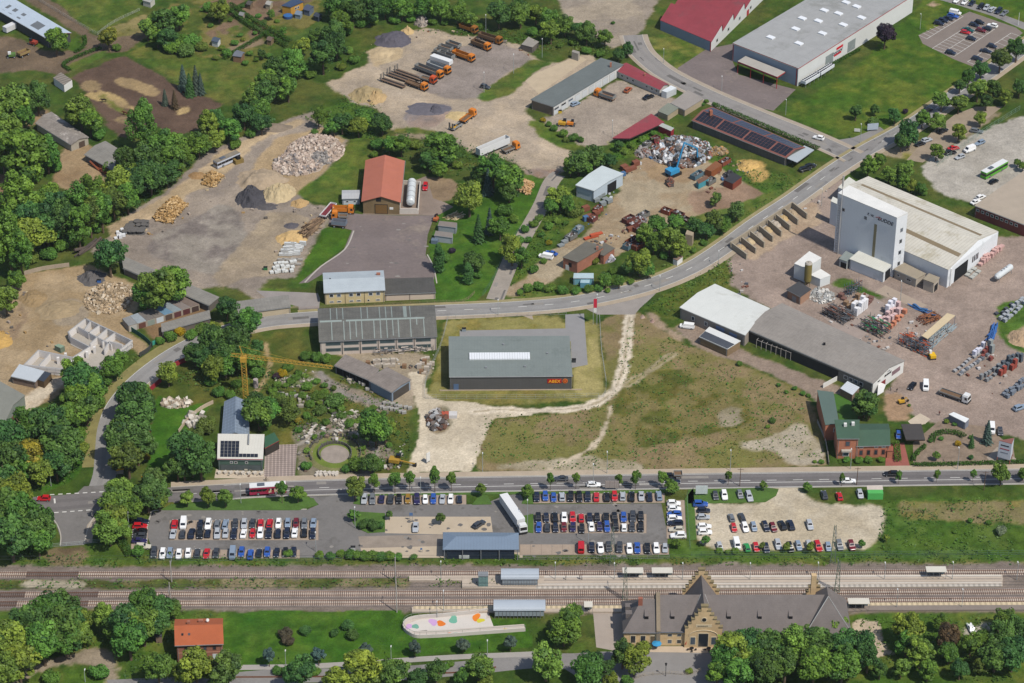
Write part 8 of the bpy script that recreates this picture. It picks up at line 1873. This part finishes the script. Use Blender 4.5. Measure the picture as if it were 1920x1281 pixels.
heap('scrap_heap','black scrap in the rust-red container',1367,331,13,8,2.4,'38383c',seed=33,stones=60,shx=['404044','505058'],ssz=.5);heap('scrap_heap','white scrap pile behind the brick house',1142,487,12,6,1.8,'8c8884',seed=34,stones=90,shx=['d8d8dc','a8a8ac','74707c'],ssz=.7);heap('scrap_heap','scrap pile of grey pieces in the middle of the scrap yard',1198,416,14,8,1.5,'7c7470',seed=35,stones=110,shx=['c8c8cc','8a8684','74443c'],ssz=.7);heap('scrap_heap','scattered iron parts in front of the blue excavator',1255,343,9,8,1.2,'5c4c44',seed=36,stones=50,shx=['4c4440','7c5444'],ssz=.6)
heap('scrap_heap','junk pile along the solar barn wall',1345,285,22,8,1.2,'8a7454',seed=37,stones=120,shx=['a89070','8c8884','b89058'],ssz=.6);heap('sand_heap','yellow sand heap below the solar barn',1403,312,20,11,2,'cda866',seed=38);heap('sand_heap','beige earth mound at the right edge',1916,635,26,16,3,'b89c7c',seed=39)
heap('rubble_heap','large heap of broken stone on the building site',205,560,48,30,3,'b09878',seed=40,stones=1300,shx=['c0a888','a89478','d0c0a8','988468'],ssz=.55,sh=.6);heap('gravel_heap','dark grey gravel heap under the site tree',172,522,27,15,3,'625e5c',seed=41,sh=.8);heap('sand_heap','wide sand mound in the middle of the building site',110,580,42,20,2.2,'a08c6c',seed=42);heap('sand_heap','brown earth mound at the left of the building site',60,560,26,16,2.2,'98805c',seed=43);heap('sand_heap','ochre sand heap at the left frame edge',-5,640,30,18,2,'c09a58',seed=44)
heap('earth_heap','reddish earth bank beside the sandy track',370,330,18,8,1.6,'9c7c54',seed=45);heap('earth_heap','grey earth bank along the upper track',508,240,40,10,1.8,'867868',seed=46,sh=.8);heap('scrap_heap','demolition pile on the pale track island',820,790,22,18,1.6,'746658',seed=47,stones=160,shx=['8c8078','a8a8a8','6c4c3c','5c5450'],ssz=.8);heap('stone_heap','white stones by the red skip',818,774,10,5,1.5,'b0a8a0',seed=48,stones=50,shx=['c8c4c0','8a8480'],ssz=.6)
heap('stone_heap','jumbled stone store of the mason garden',660,790,44,16,.8,'7c745c',seed=49,stones=260,shx=['a8a090','8c8478','b0a898','6c6858'],ssz=.5);heap('stone_heap','terrace of stones beside the lower garden',560,716,46,12,.8,'6c7448',seed=50,stones=160,shx=['a8a090','8c8478','b0a898','78805c'],ssz=.5);heap('rubble_heap','pale stones at the kiosk in the building yard',1540,556,26,14,.9,'989088',seed=51,stones=260,shx=['c0c0bc','a0a09c','d8d4cc'],ssz=.6);heap('rock_garden','little rock garden on the mason lawn',332,757,30,9,1.0,'94866c',seed=52,stones=120,shx=['c8b8a4','a89884','d8d0c0'],ssz=.7,cat='rock garden')
heap('rock_garden','pale slabs beside the stone wall of the lawn',365,790,20,12,.6,'b8a890',seed=53,stones=70,shx=['d0c8bc','b0a898'],ssz=1.2,cat='rock garden');heap('stone_heap','boulder on the waste ground by the depot path',1205,595,5,3,1.2,'b0988a',seed=54,sh=1);heap('stone_heap','second boulder beside the depot path',1223,603,4.5,3,1.2,'a88c80',seed=55,sh=1)
p=G(842,781);T=thing('skip','red and white skip on the pale track island','skip',p,.001);loc_build(MB().box(-1.2,0,0,2.2,2.4,1.2,0,0).box(1.25,0,0,2.6,2.4,1.2,0,1),'hull',[M('skip_red','b85840'),M('skip_white','d0ccc8')],T)
# bulk bays along the road
bw=M('bay_concrete','a89c88',var=.15);it=[]
bays=[((1372,466),(1400,487)),((1390,455),(1417,476)),((1407,444),(1433,465)),((1423,433),(1449,454)),((1440,422),(1465,444)),((1455,412),(1481,433)),((1470,401),(1496,422)),((1486,390),(1513,411))]
for a,b in bays:
 p,q=G(*a),G(*b);c=(p+q)/2;L=(q-p).length;o=MB().box(c.x,c.y,0,L,.5,2.3,math.atan2((q-p).y,(q-p).x)).build('bay_wall',bw,origin=(c.x,c.y,0));o['category']='wall';it.append((o,'concrete bay wall'))
ordinal_labels(it,'beside the through road','walls of the bulk bays')
p,q=G(1371,465),G(1487,389);c=(p+q)/2;nb=Vector((-(q-p).y,(q-p).x,0)).normalized()*.5;c+=nb;tag(MB().box(c.x,c.y,0,(q-p).length,.4,2.1,math.atan2((q-p).y,(q-p).x)).build('bay_wall',bw,origin=(c.x,c.y,0)),'long rear wall of the bulk bays along the road','wall')
for k,(a,b)in enumerate(zip(bays,bays[1:])):
 x,y=(a[0][0]+b[0][0])/2+7,(a[0][1]+b[0][1])/2+4
 heap('bay_sand','%s bulk bay sand heap from the left'%ORD[k+1],x,y,11,7,1.6,['b8a07c','c4b08c','a89c8c','c0a880','bcb0a0','c4a878','b09c80'][k],seed=60+k)
 # racks
def rack(lab,a,b,h,nx,mat,load,name='steel_rack',depth=1.6,lv=3,cat='rack',n=40,seed=1):
 p,q=G(*a),G(*b);d=(q-p).normalized();nn=Vector((-d.y,d.x,0));T=thing(name,lab,cat,(p.x,p.y,0));mb=MB();r=random.Random(seed)
 for i in range(nx+1):
  c=p.lerp(q,i/nx)
  for s in(-depth/2,depth/2):mb.bar(c+nn*s,c+nn*s+Vector((0,0,h)),.12)
  for k in range(1,lv+1):mb.bar(c-nn*depth/2+Vector((0,0,h*k/(lv+1))),c+nn*depth/2+Vector((0,0,h*k/(lv+1))),.1)
 mb.build('frame',mat,T);mb=MB()
 for k in range(n):
  u=r.random();c=p.lerp(q,u)+nn*r.uniform(-depth/2,depth/2)+Vector((0,0,h*r.randrange(0,lv+1)/(lv+1)+.15));L=r.uniform(.6,2.6);mb.tube(c-d*L/2,c+d*L/2,r.uniform(.06,.2),n=5,mi=r.randrange(len(load)))
 o=mb.build('stored_goods',load,T);o['kind']='stuff'
SLATEBLUE=M('rack_blue','54687c',var=.1);DK=M('rack_dark','44484c',var=.1)
LD=[M('load_rust','7a5040',var=.2),M('load_grey','74787c',var=.15),M('load_dark','4c4644',var=.15)]
rack('tall blue-grey cantilever rack above the white stacks',(1585,556),(1612,544),4.5,6,SLATEBLUE,LD,seed=1);rack('dark rack crowded with steel bars on the upper slab',(1552,584),(1592,604),3.0,7,DK,LD,n=160,depth=6,seed=2);rack('dark cantilever rack with green pumps below the block stacks',(1622,612),(1660,630),4.5,5,DK,LD+[M('load_green','2ca060')],n=120,depth=5,seed=3);rack('blue-grey rack with orange buckets near the forklift',(1692,640),(1740,662),4.0,6,SLATEBLUE,LD+[M('load_orange','d86030')],n=160,depth=5,seed=4)
rack('rack of rusty reinforcement steel left of the roofed store',(1728,605),(1756,592),1.2,4,DK,[M('load_rusty','94603c'),M('load_rust','7a5040')],n=120,depth=5,lv=2,seed=5);rack('pale stone rack frame in front of the workshop',(703,664),(812,655),2.5,10,M('rack_pale','a89c90'),[M('load_pale','c8bcb0'),M('load_grey','74787c')],n=60,depth=2.5,lv=2,seed=6)
T=thing('roofed_store','narrow cream roof over a grey pipe store','store',G(1762,618));q=[G(x,y,4.2)for x,y in P('1728,630.5 1739,636.5 1791,592.5 1776,588')]
if(q[1]-q[0]).cross(q[2]-q[1]).z<0:q=q[::-1]
MB().slab(*q,.2).build('roof',M('cream_roof','d4c09c',var=.08),T);mb=MB()
for u in(0,.25,.5,.75,1):
 for s in(0,1):e=q[0].lerp(q[3],u).lerp(q[1].lerp(q[2],u),s);mb.bar((e.x,e.y,0),(e.x,e.y,4.2),.12)
mb.build('post',SLATEBLUE,T);mb=MB();r=random.Random(8)
for k in range(90):u,v,z_=r.random(),r.uniform(.2,1.4),r.uniform(.2,2.6);e=q[0].lerp(q[3],u).lerp(q[1].lerp(q[2],u),v);d=(q[3]-q[0]).normalized()*r.uniform(.6,2.4);e=Vector((e.x,e.y,z_*(1.5-v)/1.3));mb.tube(e-d,e+d,.12,n=5)
o=mb.build('stored_goods',M('pipe_grey','94a0a4',var=.15),T);o['kind']='stuff'
logs('bundle of blue pipes at the right of the yard','1854,636 1862,637 1868,620 1860,618',26,7,.2,9,['3c6cac','305c98'],h=1.0,ang=dirang(1857,636,1864,619),name='pipe_stack');logs('bundle of blue plastic pipes by the weighbridge','1716,580 1735,589 1738,585 1718,576',18,7,.18,10,['4070a8','4c7cac'],h=.6,ang=dirang(1716,577,1737,588),name='pipe_stack')
for k,(x,y,lab)in enumerate(((1687,613,'a'),)):pass
RC=[M('bin_rust','8a4a34',var=.3),M('bin_dark_rust','6c3c34',var=.3),M('bin_blue_grey','5c7884',var=.25),M('bin_grey','74746e',var=.25)]
sk=[]
for i,(x0,y0,x1,y1,m_)in enumerate(((1170,420,1186,411,1),(1180,428,1197,418,1),(1190,437,1208,427,1),(1200,411,1214,403,3),(1242,397,1258,403,0),(1262,402,1280,410,1),(1276,412,1292,420,1),(1176,462,1194,451,0),(1188,470,1204,460,0),(1172,470,1180,463,2),(1298,338,1314,328,2),(1324,348,1338,340,3),(1350,312,1366,303,0),(1372,350,1384,342,1),(1222,268,1234,262,1),(1208,278,1218,272,3),(1106,418,1116,410,1),(1116,400,1126,393,0),(1064,452,1078,443,3),(1078,440,1090,430,2))):
 p,q,rz,L=ends(x0,y0,x1,y1);c=(p+q)/2;T=bpy.data.objects.new('scrap_container',None);col.objects.link(T);T.location=(c.x,c.y,0);T.rotation_euler=(0,0,rz);T['category']='container';loc_build(openbox(-L/2,L/2,2.4,.1,1.5),'hull',[RC[m_],RC[1]],T)
 mb=MB();r=random.Random(i)
 for k in range(26):mb.box(r.uniform(-L/2+.4,L/2-.4),r.uniform(-.8,.8),r.uniform(.3,1.5),r.uniform(.2,.9),r.uniform(.2,.6),r.uniform(.1,.5),r.random()*3,r.randrange(4))
 o=mb.build('scrap_load',[M('bit_'+q_,q_,var=.2)for q_ in('8a8684','c8c8c8','6c4c40','5c5854')]);o.parent=T;o['kind']='stuff';sk.append((T,('rust-brown','dark rust-red','blue-grey','grey')[m_]+' open container'))
ordinal_labels(sk,'in the scrap yard','open scrap containers')
wr=MB()
for y0,y1,z_ in((1077,1072.5,5.5),(1115,1109,5.5),(1132,1124.5,5.5)):
 for zz in(z_,z_+1.1):a,b=G(-30,y0),G(1950,y1);wr.tube((a.x,a.y,zz),(b.x,b.y,zz),.03,n=4)
tag(wr.build('overhead_wire',DK),'thin overhead wires strung along the three railway tracks','wires')
# people: one continuous body each, grown on a skeleton
def person_mesh(stride):
 pts=[(0,0,.95),(0,0,1.2),(0,0,1.42),(0,0,1.52),(0,.02,1.68),(0,.02,1.78),(.1,0,.9),(.11,.12*stride,.5),(.11,.22*stride-.05,.08),(.11,.22*stride+.1,.05),(-.1,0,.9),(-.11,-.05*stride,.5),(-.11,-.25*stride,.1),(-.11,-.25*stride+.14,.05),(.2,0,1.4),(.27,-.08,1.12),(.27,.05,.88),(.27,.1,.8),(-.2,0,1.4),(-.27,.1,1.12),(-.26,.2,.92),(-.26,.26,.86)]
 ed=[(0,1),(1,2),(2,3),(3,4),(4,5),(0,6),(6,7),(7,8),(8,9),(0,10),(10,11),(11,12),(12,13),(2,14),(14,15),(15,16),(16,17),(2,18),(18,19),(19,20),(20,21)]
 rad=[.15,.14,.16,.06,.11,.09,.09,.065,.045,.04,.09,.065,.045,.04,.07,.05,.038,.03,.07,.05,.038,.03]
 me=bpy.data.meshes.new('person');me.from_pydata(pts,ed,[]);o=bpy.data.objects.new('person',me);col.objects.link(o)
 m=o.modifiers.new('skin','SKIN');o.modifiers.new('sub','SUBSURF').levels=1
 for v,rr in zip(me.skin_vertices[0].data,rad):v.radius=(rr,rr)
 me.skin_vertices[0].data[0].use_root=True
 ev=o.evaluated_get(bpy.context.evaluated_depsgraph_get());out=bpy.data.meshes.new_from_object(ev);bpy.data.objects.remove(o);return out
PM=[person_mesh(1),person_mesh(.1)]
SKIN=M('skin','c89878');HAIR=M('hair','3a2c22')
def person(lab,x,y,top,leg,rz,k=0,z=0):
 me=PM[k].copy();me.materials.clear()
 for m in(M('cloth_'+top,top),M('cloth_'+leg,leg),SKIN,HAIR):me.materials.append(m)
 for f in me.polygons:c=f.center;f.material_index=(3 if c.z>1.74 or(c.z>1.62 and c.y<-.02)else 2)if c.z>1.47 or(abs(c.x)>.2 and c.z<.92)else 0 if c.z>.93 else 1
 p=G(x,y,z);o=bpy.data.objects.new('person',me);col.objects.link(o);o.location=p;o.rotation_euler=(0,0,R(rz));tag(o,lab,'person');return o
person('person in dark clothes walking in front of the white gable',1681.5,736,'2c2c30','303440',40);person('person in a pale shirt standing at the gable entrance',1670,733,'b8b8b4','3c4048',-60,1);person('person in a dark red top by the garden fence',1761,779,'6c3038','2c3038',0,1)
person('person in grey waiting on the island platform near the ramp',1061,1087,'6c6c70','34343c',90,1,.55);person('person in dark blue waiting on the platform by the lamp',1087,1086,'2c3448','24242c',-90,1,.55);person('person in white beside the dark blue one on the platform',1091,1087,'d0d0d4','3c4458',-70,1,.55);person('person in black standing at the tree path of the station',1166,1212,'2c2c30','2c2c30',20)
p=G(499,902);T=thing('bicycle','bicycle under a rider on the footway by the mason terrace','bicycle',p,.05)
for sx in(-.52,.52):
 mb=MB();[mb.bar((sx+.33*math.cos(t*.524),0,.34+.33*math.sin(t*.524)),(sx+.33*math.cos((t+1)*.524),0,.34+.33*math.sin((t+1)*.524)),.03)for t in range(12)];loc_build(mb,'wheel',TYRE,T)
loc_build(MB().bar((-.52,0,.34),(0,0,.3),.03).bar((0,0,.3),(-.15,0,.9),.03).bar((0,0,.3),(.4,0,.85),.03).bar((-.15,0,.85),(.4,0,.85),.03).bar((.4,0,1.0),(.52,0,.34),.03),'frame',CHAS,T);loc_build(MB().box(-.15,0,.9,.25,.12,.06),'saddle',CHAS,T)
person('person in a dark top riding the bicycle on the footway',499,901.5,'34343c','24242a',-87,0,.25)
# cafe tables, bench, garden pieces at the station
for k,(x,y,lab)in enumerate(((1205,1215,'dark cafe table left of the station portal'),(1297,1219,'dark cafe table with chairs in front of the portal'),(1329,1219,'dark cafe table with chairs right of the portal'))):
 p=G(x,y);T=thing('cafe_table',lab,'table',p,.001);loc_build(MB().tube((0,0,.7),(0,0,.76),.6,n=14),'table_top',DARK,T);loc_build(MB().tube((0,0,0),(0,0,.7),.06,n=6),'leg',DARK,T)
 for j,(dx,dy)in enumerate(((-1.1,-.2),(1.1,-.2),(0,-1.0))):
  c=thing('cafe_chair','%s dark chair at the %s'%(('left','right','near')[j],lab[10:]),'chair',p+Vector((dx,dy,0)),.001,'cafe chairs at the station');mb=MB();mb.box(0,0,.42,.5,.5,.06);loc_build(mb,'seat',DARK,c);loc_build(MB().box(0,-.24,.48,.5,.05,.45),'backrest',DARK,c);mb=MB()
  for sx in(-.2,.2):
   for sy in(-.2,.2):mb.bar((sx,sy,0),(sx,sy,.42),.04)
  loc_build(mb,'legs',DARK,c)
p=G(1231,1217);tag(MB().tube(p,p+Vector((0,0,2.3)),.04,n=5).tube(p+Vector((0,0,2.0)),p+Vector((0,0,2.4)),1.4,.05,8,1).build('parasol',[STEEL,M('parasol_blue','3c98c8')],origin=p),'open blue parasol left of the station portal','parasol');p=G(1285,1214);tag(MB().tube(p,p+Vector((0,0,2.6)),.05,n=5).tube(p+Vector((0,0,1.2)),p+Vector((.3,0,2.5)),.28,.1,8,1).build('parasol',[STEEL,M('parasol_red','c0604c')],origin=p),'closed red parasol beside the portal','parasol')
for lab,x,y in(('lone dark grey station lantern on the forecourt',1248,1268),):
 p=G(x,y);T=thing('lantern',lab,'lamp',p,.001);loc_build(MB().tube((0,0,0),(0,0,3.8),.08,n=7),'pole',DARK,T);loc_build(MB().tube((0,0,3.8),(0,0,4.5),.2,.32,8).tube((0,0,4.5),(0,0,4.8),.36,.05,8),'lamp_head',DARK,T)
fence('stone balustrade below the forecourt, left part','1178,1281 1208,1268 1255,1264',1.1,M('balustrade','b8a890',var=.12),'balustrade','balustrade');fence('stone balustrade below the forecourt, right part','1258,1264 1290,1266 1314,1258',1.1,M('balustrade','b8a890'),'balustrade','balustrade');fence('pale fence of the raised bed on the bottom path','420,1271 600,1270 700,1268 860,1262 930,1252',.5,M('corten','7c5440'),'edging','bed_edging',True)
def animal(lab,x,y,hx,rz):
 pts=[(-.75,0,1.25),(0,0,1.2),(.7,0,1.3),(1.05,0,1.55),(1.3,0,1.5),(1.6,0,1.2)];ed=[(i,i+1)for i in range(5)];rad=[.3,.32,.3,.17,.16,.1]
 for sx,b in((-.7,0),(.65,2)):
  for sy in(-.2,.2):i=len(pts);pts+=[(sx,sy,.9),(sx-.06,sy,.5),(sx,sy,.05)];ed+=[(b,i),(i,i+1),(i+1,i+2)];rad+=[.14,.07,.06]
 i=len(pts);pts+=[(-1.05,0,1.1),(-1.1,0,.6)];ed+=[(0,i),(i,i+1)];rad+=[.06,.07]
 me=bpy.data.meshes.new('horse');me.from_pydata(pts,ed,[]);o=bpy.data.objects.new('horse',me);col.objects.link(o);o.modifiers.new('skin','SKIN');o.modifiers.new('sub','SUBSURF').levels=1
 for v,rr in zip(me.skin_vertices[0].data,rad):v.radius=(rr,rr)
 me.skin_vertices[0].data[1].use_root=True
 out=bpy.data.meshes.new_from_object(o.evaluated_get(bpy.context.evaluated_depsgraph_get()));bpy.data.objects.remove(o);out.materials.clear();out.materials.append(M('coat_'+hx,hx));o=bpy.data.objects.new('horse',out);col.objects.link(o);o.location=G(x,y);o.rotation_euler=(0,0,R(rz));tag(o,lab,'horse')
animal('dark brown horse standing beside the straw',195,192,'2c2018',190);animal('chestnut horse at the shed trees',235,216,'5c3424',160)
def debris(lab,polys,dens,cl,seed,smax=1.0,group=None):
 r=np.random.default_rng(seed);mb=MB()
 for s in polys:
  pl=P(s);W_=[G(*q)for q in pl];x0,x1,y0,y1=min(p.x for p in W_),max(p.x for p in W_),min(p.y for p in W_),max(p.y for p in W_);n=int((x1-x0)*(y1-y0)*dens)
  X,Y=r.uniform(x0,x1,n),r.uniform(y0,y1,n);px,py=toPX(X,Y);k=inpoly(px,py,pl)&(fbm(X/4,Y/4,seed,3)>.47)
  for x,y in zip(X[k],Y[k]):a=.2+min(smax,r.exponential(.45));mb.box(x,y,0,a*1.3,a*.8,a*r.uniform(.3,.9),r.uniform(0,6.3),r.integers(len(cl)))
 tag(mb.build('debris',[M('bit_'+q,q,var=.2)for q in cl]),kind='stuff')
STN=['a8a090','8c8478','c0b8a8','6c6858','8a7464','d0cac0','5c5a54']
debris('',['560,800 620,770 700,770 760,775 745,800 690,830 560,835','640,690 740,740 735,755 640,715','690,680 820,665 805,720 770,700','520,735 610,735 640,770 520,765','575,690 640,720 620,735 560,705','410,882 492,882 492,894 410,894','560,815 600,810 575,890 560,890','720,850 760,830 750,880 715,880','800,770 850,775 840,815 808,810'],.42,STN,70)
debris('',['1050,470 1090,430 1130,385 1150,340 1190,300 1225,285 1215,310 1165,335 1140,400 1080,450','1190,400 1240,420 1180,450 1160,440','1290,330 1340,310 1400,345 1330,365','1330,270 1420,310 1400,330 1320,290','1100,440 1170,440 1140,470 1110,460'],.3,['84503c','8a8684','5c5854','c8c8c8','6c4c40','4c7098','a89070'],71,.9)
debris('',['230,420 300,440 350,380 420,330 440,340 360,410 280,450','500,520 520,460 600,420 610,440 570,490','440,395 560,375 620,400 560,430','140,510 200,500 262,535 240,600 180,590','0,560 60,540 50,640 0,640','130,640 70,655 100,640'],.12,['b0a090','8c8074','c8b490','6c645c','a88858'],72,.7)
debris('',['1540,590 1600,545 1670,570 1600,640','1600,640 1680,580 1740,600 1660,660','1680,640 1740,610 1760,640 1720,680','1790,700 1860,650 1920,680 1860,740','1570,350 1520,395 1490,400 1540,350','1365,500 1400,490 1410,560 1380,560'],.14,['8a8684','b8b0a8','7a5040','5c6068','d0ccc8'],73,.7)
debris('',['690,85 790,50 900,62 990,90 1000,110 960,90 800,66 720,95','640,150 700,195 640,180','940,80 1000,100 985,112 930,92'],.15,['a09488','8c8074','c8b490','6c645c','8a5c40'],74,.7)
def bin_(lab,x,y,hx):p=G(x,y);tag(MB().box(p.x,p.y,0,1.3,.8,1.1).box(p.x,p.y,1.104,1.4,.9,.12,0,1).build('waste_bin',[M('bin_'+hx,hx),DARK],origin=p),lab,'bin')
bin_('yellow waste bin at the depot wall',1050,212,'d0b030');bin_('white box beside the car park pavement',662,1031,'d0d0d0');bin_('grey air unit on the hall forecourt',870,621,'94a0a8');bin_('dark waste bins beside the retail hall',1076,679,'404448');bin_('yellow compressor on the building site',174,568,'d0b030');bin_('blue barrel on the building site',186,530,'3c6cb0');bin_('green tarpaulin boat at the concrete blocks',498,506,'3c7c48')
p=G(480,726);tag(MB().tube(p,p+Vector((0,0,3)),.8,n=12).build('stone_column',M('granite','b0a4a0'),origin=p),'standing stone cylinder right of the crane','column')
for o in list(bpy.data.objects): # what sits on a roof belongs to the roof
 if o.type=='EMPTY':
  rf_=[c for c in o.children if c.name.split('.')[0]=='roof']
  if rf_ and o.get('_w'):
   for c in list(o.children):
    if c.name.split('.')[0]in('chimney','vent','skylight','solar_panel','roof_strip','roof_window','satellite_dish','flue','dormer','dark_sheet'):c.parent=rf_[0]
 if '_w' in o:del o['_w']
 if 'ridge' in o:del o['ridge']
 # the faint summer haze between the aircraft and the land
hz_=MB();hz_.box(0,0,-1.4,12200,12200,503)
hm=bpy.data.materials.new('summer_haze');hm.use_nodes=True;hm.node_tree.nodes.clear()
ho=hm.node_tree.nodes.new('ShaderNodeOutputMaterial');hv=hm.node_tree.nodes.new('ShaderNodeVolumePrincipled')
hv.inputs['Color'].default_value=(.86,.92,1,1);hv.inputs['Density'].default_value=.00002;hv.inputs['Anisotropy'].default_value=.2
hm.node_tree.links.new(hv.outputs[0],ho.inputs['Volume'])
tag(hz_.build('haze',hm),kind='stuff')
